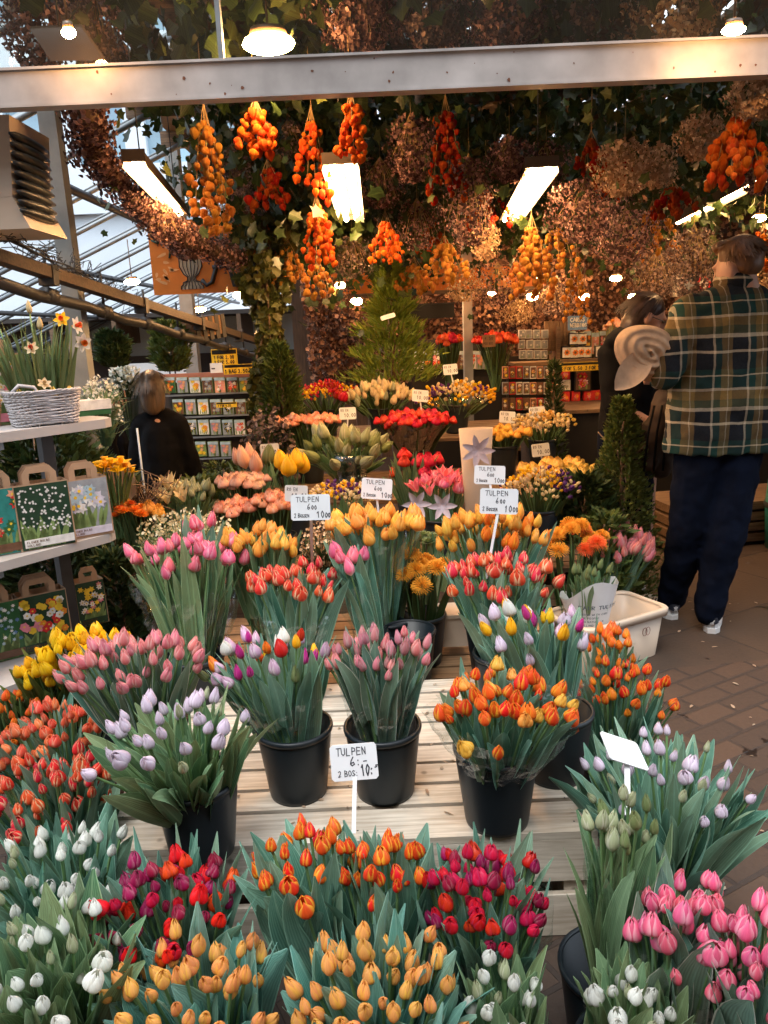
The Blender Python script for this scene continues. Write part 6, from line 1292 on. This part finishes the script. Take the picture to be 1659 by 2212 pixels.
def headof(parent, c, yaw, skinm, hairm, style, glasses=False, sz=1.0, pitch=0):
    """head centre c, looking along yaw (0 = +y)"""
    M = Matrix.Translation(c) @ Matrix.Rotation(yaw, 4, 'Z') @ Matrix.Rotation(pitch, 4, 'X') @ Matrix.Scale(sz, 4); m = MB()
    m.ball((0, -.012, .025), .074, .092, .092, 18, 12); m.ball((0, .028, -.045), .055, .06, .065, 14, 9); m.ball((0, .066, -.085), .03, .025, .022, 10, 7)
    m.ball((0, .098, -.012), .012, .016, .026, 8, 6); m.ball((0, .106, -.026), .015, .013, .010, 8, 6); m.ball((0, .088, -.058), .024, .010, .008, 8, 6); m.ball((0, .088, .028), .05, .012, .012, 8, 6)
    for s in (-1, 1): m.ball((s * .086, -.012, -.012), .012, .022, .036, 8, 6); m.ball((s * .045, .06, -.03), .022, .02, .02, 8, 6)
    m.tube([(0, -.02, -.05), (0, -.03, -.16)], [.054, .060], 14); m.xf(M); return m, M
def hair(parent, M, hairm, style):
    m = MB(); st = MB()
    m.ball((0, -.026, .045), .083, .096, .088, 18, 12)
    if style == 'short': m.ball((0, -.045, .005), .075, .066, .060, 14, 9); m.ball((0, .045, .105), .055, .045, .03, 12, 8)
    if style == 'bob': m.ball((0, -.05, -.05), .085, .07, .10, 14, 9); m.ball((.055, -.045, -.03), .03, .04, .07); m.ball((-.055, -.045, -.03), .03, .04, .07)
    if style == 'long': m.ball((0, -.06, -.07), .092, .06, .15, 14, 10); m.ball((.06, -.02, -.06), .035, .05, .13); m.ball((-.06, -.02, -.06), .035, .05, .13)
    m.xf(M)
    o = skin(m, 'hair', hairm, parent, .009, 4); L = {'short': .045, 'bob': .11, 'long': .17}[style]
    for k in range(900):
        a = U(0, 6.28); z = U(-.1, 1); q = math.sqrt(1 - z * z); d = V((q * math.cos(a), q * math.sin(a), z))
        if d.y > (.1 if style != 'short' else .3) and z < .55: continue
        p = V((0, -.026, .045)) + V((d.x * .083, d.y * .096, d.z * .088)); fl = V((d.x * .5, d.y * .5 - .25 + (.9 if style == 'short' and z > .6 else 0), -.9 if z < .7 else -.2)).normalized()
        st.leaf(p, (fl + d * (.25 if style == 'short' else .02)).normalized(), L * U(.6, 1.1), .006, d, bend=V((0, 0, -.6)) - d * .3, n=4, ac=2, r=U(0, 1), pw=.4)
    st.xf(M).build('hair_strands', hairm, parent)
def hand(m, p, d, up, s=1.0):
    """palm and five curled fingers, d along the fingers"""
    p = V(p); d = V(d).normalized(); up = V(up); up = (up - d * up.dot(d)).normalized(); sd = d.cross(up)
    for k in range(4): cap(m, p + sd * (.012 * (k - 1.5)), p + d * .075 * s + sd * (.017 * (k - 1.5)), .014 * s, .012 * s)
    for k, L in enumerate((.072, .082, .076, .06)):
        b_ = p + d * .078 * s + sd * (.019 * (k - 1.5)); j1 = b_ + (d * .8 - up * .5).normalized() * L * .45; j2 = j1 + (d * .2 - up * 1).normalized() * L * .35; j3 = j2 + (-d * .5 - up * .7).normalized() * L * .25
        cap(m, b_, j1, .0095, .0085); cap(m, j1, j2, .0085, .0078); cap(m, j2, j3, .0078, .0065)
    b_ = p + d * .02 + sd * -.028; j1 = b_ + (d * .6 - sd * .7 - up * .3).normalized() * .04; j2 = j1 + (d * .8 - up * .5).normalized() * .032; cap(m, b_, j1, .013, .0105); cap(m, j1, j2, .0105, .008)
def shoe(parent, loc, rz, mat, tabm, lift=0):
    rt = Matrix.Translation(loc) @ Matrix.Rotation(rz, 4, 'Z')
    def hw(y): t = y / .29; return .036 * (1 - (max(0, .12 - t) / .12) ** 2 * .6) * (1 + .28 * math.sin(math.pi * min(1, max(0, (t - .3) / .75)))) * (1 - max(0, t - .86) ** 2 * 22)
    def hh(y): t = y / .29; return (.062 if t < .35 else .062 - .032 * min(1, (t - .35) / .4)) * (1 - max(0, t - .86) ** 2 * 20) * (1 - (max(0, .05 - t) / .05) ** 2 * .12)
    def S(y, a, o=0): return V(((hw(y) * (.9 + .1 * math.cos(a) ** 2) + o) * math.cos(a), y - (.006 * math.sin(a) if y < .02 else 0) - (o if y < .012 else 0), .026 + (hh(y) + o) * math.sin(a) ** .7 if math.sin(a) > 1e-9 else .026))
    ys = [.0, .008, .02, .04, .07, .1, .13, .16, .19, .215, .24, .258, .274, .284, .29]; m = MB(); n = 12; vs = [S(y, math.pi * k / n) for y in ys for k in range(n + 1)]
    m.add(vs, [(j * (n + 1) + k, j * (n + 1) + k + 1, (j + 1) * (n + 1) + k + 1, (j + 1) * (n + 1) + k) for j in range(len(ys) - 1) for k in range(n)] + [tuple(range(n + 1))]); m.xf(rt); root = m.build('shoe', mat, parent)
    m = MB(); ring = [V((hw(y) + .004, y, 0)) for y in ys] + [V((-hw(y) - .004, y, 0)) for y in reversed(ys)]; ring[0].y = ring[-1].y = -.006; k = len(ring)
    m.add([p + V((0, 0, .001)) for p in ring] + [p + V((0, 0, .027)) for p in ring], [tuple(reversed(range(k))), tuple(range(k, 2 * k))] + [(i, (i + 1) % k, (i + 1) % k + k, i + k) for i in range(k)], sm=False); m.xf(rt).build('sole', MT['white'], root)
    m = MB()
    for s in (0, 1):
        for j in range(3):
            y = .085 + j * .026; A0 = [(S(y + .012 * q * 2.2, (.12 + q * 1.0) if s == 0 else math.pi - (.12 + q * 1.0), .0015), S(y + .011 + .012 * q * 2.2, (.12 + q * 1.0) if s == 0 else math.pi - (.12 + q * 1.0), .0015)) for q in (0, .33, .66, 1)]
            vs = [p for ab in A0 for p in ab]; m.add(vs, [(0, 1, 3, 2), (2, 3, 5, 4), (4, 5, 7, 6)])
    m.xf(rt).build('stripes', tabm, root)
    m = MB(); w2, z0, z1 = .024, .052, .086
    m.add([V((x, -.0095, z)) for x, z in ((-w2, z0 + .006), (-w2 * .6, z0), (w2 * .6, z0), (w2, z0 + .006), (w2 * .9, z1), (0, z1 + .003), (-w2 * .9, z1))] + [V((x, .012, z)) for x, z in ((-w2 * 1.3, z0 + .006), (-w2 * .6, z0), (w2 * .6, z0), (w2 * 1.3, z0 + .006), (w2 * 1.1, z1 + .002), (0, z1 + .005), (-w2 * 1.1, z1 + .002))], [tuple(range(7)), (0, 7, 8, 1), (2, 1, 8, 9), (3, 2, 9, 10), (4, 3, 10, 11), (5, 4, 11, 12), (6, 5, 12, 13), (0, 6, 13, 7)], sm=False)
    m.xf(rt).build('heel_tab', tabm, root)
    m = MB()
    for a in (-.75, 0, .75): d = V((math.sin(a), 0, math.cos(a))); m.leaf(V((0, -.0108, .062)), d, .018, .010, V((0, -1, 0)), fold=0, n=4, ac=3)
    for q in range(3): m.box(-.009, -.0112, .0585 - q * .0028, .009, -.0108, .0601 - q * .0028)
    m.xf(rt).build('emblem', MT['white'], root)
    return root
# plaid
m_, t, b, o = nodes('plaid flannel'); tc = N(t, 'ShaderNodeTexCoord'); sx = N(t, 'ShaderNodeSeparateXYZ'); t.links.new(tc.outputs['Object'], sx.inputs[0])
wz = noise(t, 5, 3)
dk, nv, cr, mu, ol = (.006, .05, .042), (.004, .007, .014), (.66, .56, .40), (.27, .17, .05), (.09, .10, .045)
fz = mth(t, 'FRACT', mth(t, 'ADD', mth(t, 'MULTIPLY', sx.outputs[2], 1 / .33), mth(t, 'MULTIPLY', wz, .08)))
fx = mth(t, 'FRACT', mth(t, 'ADD', mth(t, 'MULTIPLY', sx.outputs[0], 1 / .155), mth(t, 'MULTIPLY', wz, .1)))
cz = ramp(t, fz, [(0, nv), (.22, cr), (.255, nv), (.42, cr), (.47, ol), (.58, mu), (.70, cr), (.735, dk), (.9, cr), (.92, dk)], 'CONSTANT')
cx_ = ramp(t, fx, [(0, nv), (.3, cr), (.36, dk), (.55, mu), (.72, cr), (.75, mu), (.86, nv)], 'CONSTANT')
c = mixc(t, .42, cz, cx_); c = mixc(t, mth(t, 'MULTIPLY', noise(t, 120, 2), .5), c, (.03, .03, .025)); t.links.new(c, b.inputs['Base Color']); b.inputs['Roughness'].default_value = .9; b.inputs['Specular IOR Level'].default_value = .2; bump(t, b, noise(t, 9, 4), .01, .4)
MT['plaid'] = m_
# man in the plaid shirt, seen from behind
o_ = V((1.66, 3.68, 0)); r = thing('person', 'tall man in green and cream plaid shirt and navy trousers seen from behind', 'person', o_)
def L_(x, y, z): return V((x, y, z)) - o_
hc = A(1592, 580, Y=3.72) - o_
m, M = headof(r, hc, R(38), MT['skin'], MT['hair'], 'short', sz=1.1, pitch=R(-12))
cap(m, (.03, .0, 1.0), (.03, .01, 1.48), .10, .09); cap(m, (.03, .0, 1.5), (.01, .03, 1.74), .062, .064)
for s in (-1, 1): cap(m, (s * .19 + .03, .0, 1.54), (.03, 0, 1.56), .045, .05)
cap(m, L_(1.45, 3.68, 1.56), L_(1.36, 3.62, 1.30), .045, .038); cap(m, L_(1.36, 3.62, 1.30), L_(1.44, 3.90, 1.27), .038, .028); cap(m, L_(1.92, 3.66, 1.56), L_(2.02, 3.62, 1.28), .045, .038); cap(m, L_(2.02, 3.62, 1.28), L_(1.93, 3.92, 1.25), .038, .028)
hand(m, L_(1.44, 3.91, 1.27), (-.3, 1, 0), (0, 0, 1)); hand(m, L_(1.93, 3.93, 1.25), (-.4, 1, 0), (0, 0, 1))
for f, kn, hp in (((1.515, 3.80), (1.555, 3.66), (1.60, 3.68)), ((1.615, 3.60), (1.70, 3.60), (1.78, 3.68))): cap(m, L_(hp[0], hp[1], .96), L_(kn[0], kn[1], .52), .08, .055); cap(m, L_(kn[0], kn[1], .52), L_(f[0], f[1], .07), .055, .04)
skin(m, 'body', MT['skin'], r, .011, 6); hair(r, M, MT['hair'], 'short')
m = MB()   # trousers
cap(m, L_(1.57, 3.68, .98), L_(1.74, 3.68, .98), .135, .135)
for f, kn, hp in (((1.505, 3.80), (1.525, 3.68), (1.565, 3.68)), ((1.615, 3.60), (1.675, 3.60), (1.745, 3.68))): cap(m, L_(hp[0], hp[1], .95), L_(kn[0], kn[1], .52), .125, .100); cap(m, L_(kn[0], kn[1], .52), L_(f[0], f[1], .10), .100, .072)
skin(m, 'trousers', MT['denim'], r, .011, 4, .03)
m = MB()   # shirt: torso rings
def ring(z, x0, x1, y, d, n=26): return [V(((x0 + x1) / 2 + (x1 - x0) / 2 * (abs(math.cos(a)) ** .75) * (1 if math.cos(a) > 0 else -1), y + d * math.sin(a), z)) - V((o_.x, o_.y, 0)) for a in [2 * math.pi * k / n for k in range(n)]]
rg = [ring(.90, 1.39, 1.97, 3.68, .150), ring(.945, 1.385, 1.975, 3.68, .155), ring(1.15, 1.395, 1.95, 3.68, .155), ring(1.35, 1.40, 1.95, 3.68, .150), ring(1.50, 1.395, 1.975, 3.69, .135), ring(1.59, 1.42, 1.955, 3.69, .115), ring(1.635, 1.50, 1.885, 3.69, .09), ring(1.67, 1.58, 1.80, 3.70, .07), ring(1.70, 1.62, 1.765, 3.71, .066)]
loft(m, rg); m.add(rg[0], [tuple(reversed(range(26)))]); m.add(rg[-1], [tuple(range(26))])
cap(m, L_(1.475, 3.68, 1.565), L_(1.345, 3.60, 1.30), .083, .078); cap(m, L_(1.345, 3.60, 1.30), L_(1.42, 3.84, 1.25), .076, .056); cap(m, L_(1.90, 3.67, 1.565), L_(2.03, 3.60, 1.30), .083, .075); cap(m, L_(2.03, 3.60, 1.30), L_(1.94, 3.86, 1.25), .072, .054)
skin(m, 'plaid_shirt', MT['plaid'], r, .011, 4, .034)
m = MB(); rg = [ring(1.665, 1.612, 1.782, 3.712, .085), ring(1.70, 1.60, 1.79, 3.712, .088), ring(1.735, 1.615, 1.775, 3.72, .08), ring(1.73, 1.622, 1.765, 3.72, .073), ring(1.68, 1.625, 1.76, 3.72, .07)]; loft(m, rg); m.build('collar', MT['plaid'], r)
shoe(r, L_(1.502, 3.745, 0), R(12), MT['white'], MT['ink']); shoe(r, L_(1.612, 3.545, 0), R(-24), MT['white'], MT['ink'])
# tan scarf bundle and the brown coat
c_ = A(1396, 762, Y=3.62); r = thing('scarf', 'rolled tan wool scarf hanging over the forearm of the man in plaid', 'scarf', c_); r.scale = (1.15, 1.05, 1.25); m = MB(); nr_, na_ = 34, 56; vs = []
for sd_ in (-1, 1):
    for j_ in range(nr_ + 1):
        ro = j_ / nr_
        for k in range(na_):
            a = 2 * math.pi * k / na_; e = 1 + .05 * math.sin(2 * a + 1) + .03 * math.sin(3 * a)
            fold_ = (.0075 * (1 - .5 * ro) * math.cos(ro * 24 + a + .5 * math.sin(2 * a)) + .005 * math.sin(a * 3 + ro * 6)) if sd_ < 0 else 0
            vs.append((.125 * ro * e * math.cos(a) - .02 * math.sin(a) * ro, sd_ * .065 * math.sqrt(max(0, 1 - ro * ro * .999)) + fold_ * min(1, (1 - ro) * 8), .11 * ro * e * math.sin(a) - .01 * math.cos(a)))
fs = [(b0 + j_ * na_ + k, b0 + j_ * na_ + (k + 1) % na_, b0 + (j_ + 1) * na_ + (k + 1) % na_, b0 + (j_ + 1) * na_ + k) for b0 in (0, (nr_ + 1) * na_) for j_ in range(nr_) for k in range(na_)]
m.add(vs, fs).build('folds', MT['tan'], r); m = MB(); m.leaf((-.02, -.05, -.02), (-.8, 0, -.75), .16, .11, V((-.3, -1, .2)), fold=.4, n=8, wave=.04); m.build('loose_end', MT['tan'], r)
c_ = A(1425, 930, Y=3.95); r = thing('brown_coat', 'brown coat draped over an arm below the tan scarf', 'coat', c_); m = MB(); cap(m, (.04, 0, .16), (-.06, 0, -.16), .07, .06); cap(m, (.05, 0, .14), (.03, .02, -.22), .06, .05); cap(m, (-.02, 0, .05), (-.10, .02, -.08), .05, .05); skin(m, 'cloth', MT['brownc'], r, .011, 6, .04)
m = MB()
for k in range(3): m.tube([(-.06 + .04 * k, -.075, .14), (-.09 + .045 * k, -.085, 0), (-.10 + .05 * k, -.07, -.2)], .006, 6)
m.build('seams', MT['coat'], r)
# woman reading beside him
hc = A(1398, 688, Y=4.25); o_ = V((hc.x - .05, 4.27, 0)); r = thing('person', 'woman with glasses and dark hair bending over in a black jacket', 'person', o_); hc = hc - o_
m, M = headof(r, hc, R(-98), MT['skin'], MT['dhair'], 'bob', sz=1.02, pitch=R(-24))
cap(m, (-.03, 0, 1.0), (.0, 0, 1.35), .10, .11); cap(m, (-.12, -.05, 1.36), (-.10, -.10, 1.08), .04, .035); cap(m, (-.10, -.10, 1.08), (.10, -.14, .96), .035, .026); cap(m, (.13, .05, 1.36), (.15, .1, 1.1), .04, .035); hand(m, (.08, -.16, .80), (.3, -.2, -.6), (0, -1, 0)); cap(m, (.0, -.14, .95), (.08, -.16, .80), .03, .025)
for s in (-1, 1): cap(m, (s * .08, 0, .9), (s * .09, 0, .1), .07, .04)
skin(m, 'body', MT['skin'], r, .011, 6); hair(r, M, MT['dhair'], 'bob')
m = MB(); cap(m, (-.04, .02, .92), (-.02, .0, 1.38), .15, .15); cap(m, (-.15, -.02, 1.36), (-.14, -.09, 1.08), .07, .06); cap(m, (-.14, -.09, 1.08), (.0, -.13, .95), .06, .05); cap(m, (.14, .05, 1.36), (.16, .1, 1.08), .07, .06); m.ball((-.06, -.05, 1.44), .13, .11, .07, 14, 8); skin(m, 'jacket', MT['coat'], r, .012, 6, .02)
m = MB()
for s in (-1, 1): cap(m, (s * .08 - .03, 0, .9), (s * .09 - .03, 0, .12), .09, .06)
skin(m, 'trousers', MT['denim'], r, .012, 5, .01)
m = MB()
for s in (-1, 1): m.tube([(s * .034 + .024 * math.cos(a), .104, .012 + .018 * math.sin(a)) for a in [k * .524 for k in range(13)]], .0022, 5); m.tube([(s * .058, .102, .014), (s * .08, .0, .01)], .0022, 5)
m.tube([(-.010, .106, .014), (.010, .106, .014)], .002, 5); m.xf(M).build('glasses', MT['dark'], r)
m = MB()
for s in (-1, 1): m.ball((s * .033, .080, .010), .011, .008, .008, 8, 6)
m.xf(M).build('eyes', MT['eye'], r)
for s in (-1, 1): shoe(r, (s * .09 - .03, -.05, 0), 0, MT['coat'], MT['coat'])
# woman in black at the left
hc = A(328, 838, Y=5.0); o_ = V((hc.x + .02, 5.0, 0)); r = thing('person', 'woman with blonde hair and a long black coat seen from behind', 'person', o_); hc = hc - o_
m, M = headof(r, hc, R(12), MT['skin'], MT['blonde'], 'long', sz=.86, pitch=R(-14))
zs_ = hc.z - .22; cap(m, (0, 0, .8), (0, 0, zs_ - .05), .10, .10)
for s in (-1, 1): cap(m, (s * .12, 0, zs_ - .04), (s * .165, .02, zs_ - .34), .04, .035); cap(m, (s * .165, .02, zs_ - .34), (s * .14, .10, zs_ - .56), .035, .026); hand(m, (s * .14, .10, zs_ - .58), (0, .5, -1), (0, -1, 0)); cap(m, (s * .07, 0, .7), (s * .08, 0, .08), .06, .04)
skin(m, 'body', MT['skin'], r, .012, 6); hair(r, M, MT['blonde'], 'long')
m = MB(); cap(m, (0, 0, zs_ - .1), (0, 0, .62), .135, .165); cap(m, (-.1, 0, zs_ - .02), (.1, 0, zs_ - .02), .075, .075)
for s in (-1, 1): cap(m, (s * .125, 0, zs_ - .02), (s * .19, .02, zs_ - .34), .068, .062); cap(m, (s * .19, .02, zs_ - .34), (s * .15, .09, zs_ - .56), .062, .05); cap(m, (s * .05, 0, zs_ + .03), (s * .13, 0, zs_ - .03), .06, .066)
skin(m, 'coat', MT['coat'], r, .012, 6, .02); m = MB()
for s in (-1, 1): cap(m, (s * .07, 0, .62), (s * .08, 0, .1), .075, .055)
skin(m, 'trousers', MT['coat'], r, .012, 4); MB().tube([(-.10, -.145, zs_ - .02), (-.09, -.175, zs_ - .3), (-.085, -.178, zs_ - .62)], .007, 6).build('bag_strap', MT['white'], r)
for s in (-1, 1): shoe(r, (s * .08, -.08, 0), 0, MT['coat'], MT['coat'])
# man with the half hidden face
hc = A(240, 858, Y=5.35); o_ = V((hc.x - .01, 5.35, 0)); r = thing('person', 'man in a dark jacket facing right, half hidden behind the shelf', 'person', o_); hc = hc - o_
m, M = headof(r, hc, R(-78), MT['skin'], MT['dhair'], 'short', sz=1.0); zs_ = hc.z - .22; cap(m, (0, 0, .8), (0, 0, zs_ - .05), .10, .11)
for s in (-1, 1): cap(m, (0, s * .17, zs_ - .04), (.03, s * .2, zs_ - .34), .04, .035); cap(m, (.03, s * .2, zs_ - .34), (.14, s * .16, zs_ - .5), .035, .026); hand(m, (.15, s * .16, zs_ - .51), (1, 0, -.5), (0, 0, 1)); cap(m, (0, s * .08, .8), (0, s * .09, .08), .07, .04)
skin(m, 'body', MT['skin'], r, .012, 6); hair(r, M, MT['dhair'], 'short'); m = MB(); cap(m, (0, 0, zs_ - .12), (0, 0, .9), .135, .13); cap(m, (0, -.12, zs_ - .04), (0, .12, zs_ - .04), .08, .08)
for s in (-1, 1): cap(m, (0, s * .17, zs_ - .04), (.03, s * .2, zs_ - .34), .07, .06); cap(m, (.03, s * .2, zs_ - .34), (.12, s * .17, zs_ - .48), .06, .05)
skin(m, 'jacket', MT['coat'], r, .012, 6, .02); m = MB()
for s in (-1, 1): cap(m, (0, s * .08, .88), (0, s * .09, .1), .095, .065)
skin(m, 'trousers', MT['denim'], r, .012, 4)
m = MB()
for s in (-1, 1): m.ball((s * .033, .080, .010), .011, .008, .008, 8, 6)
m.xf(M).build('eyes', MT['eye'], r)
for s in (-1, 1): shoe(r, (-.06, s * .09, 0), R(-85), MT['coat'], MT['coat'])
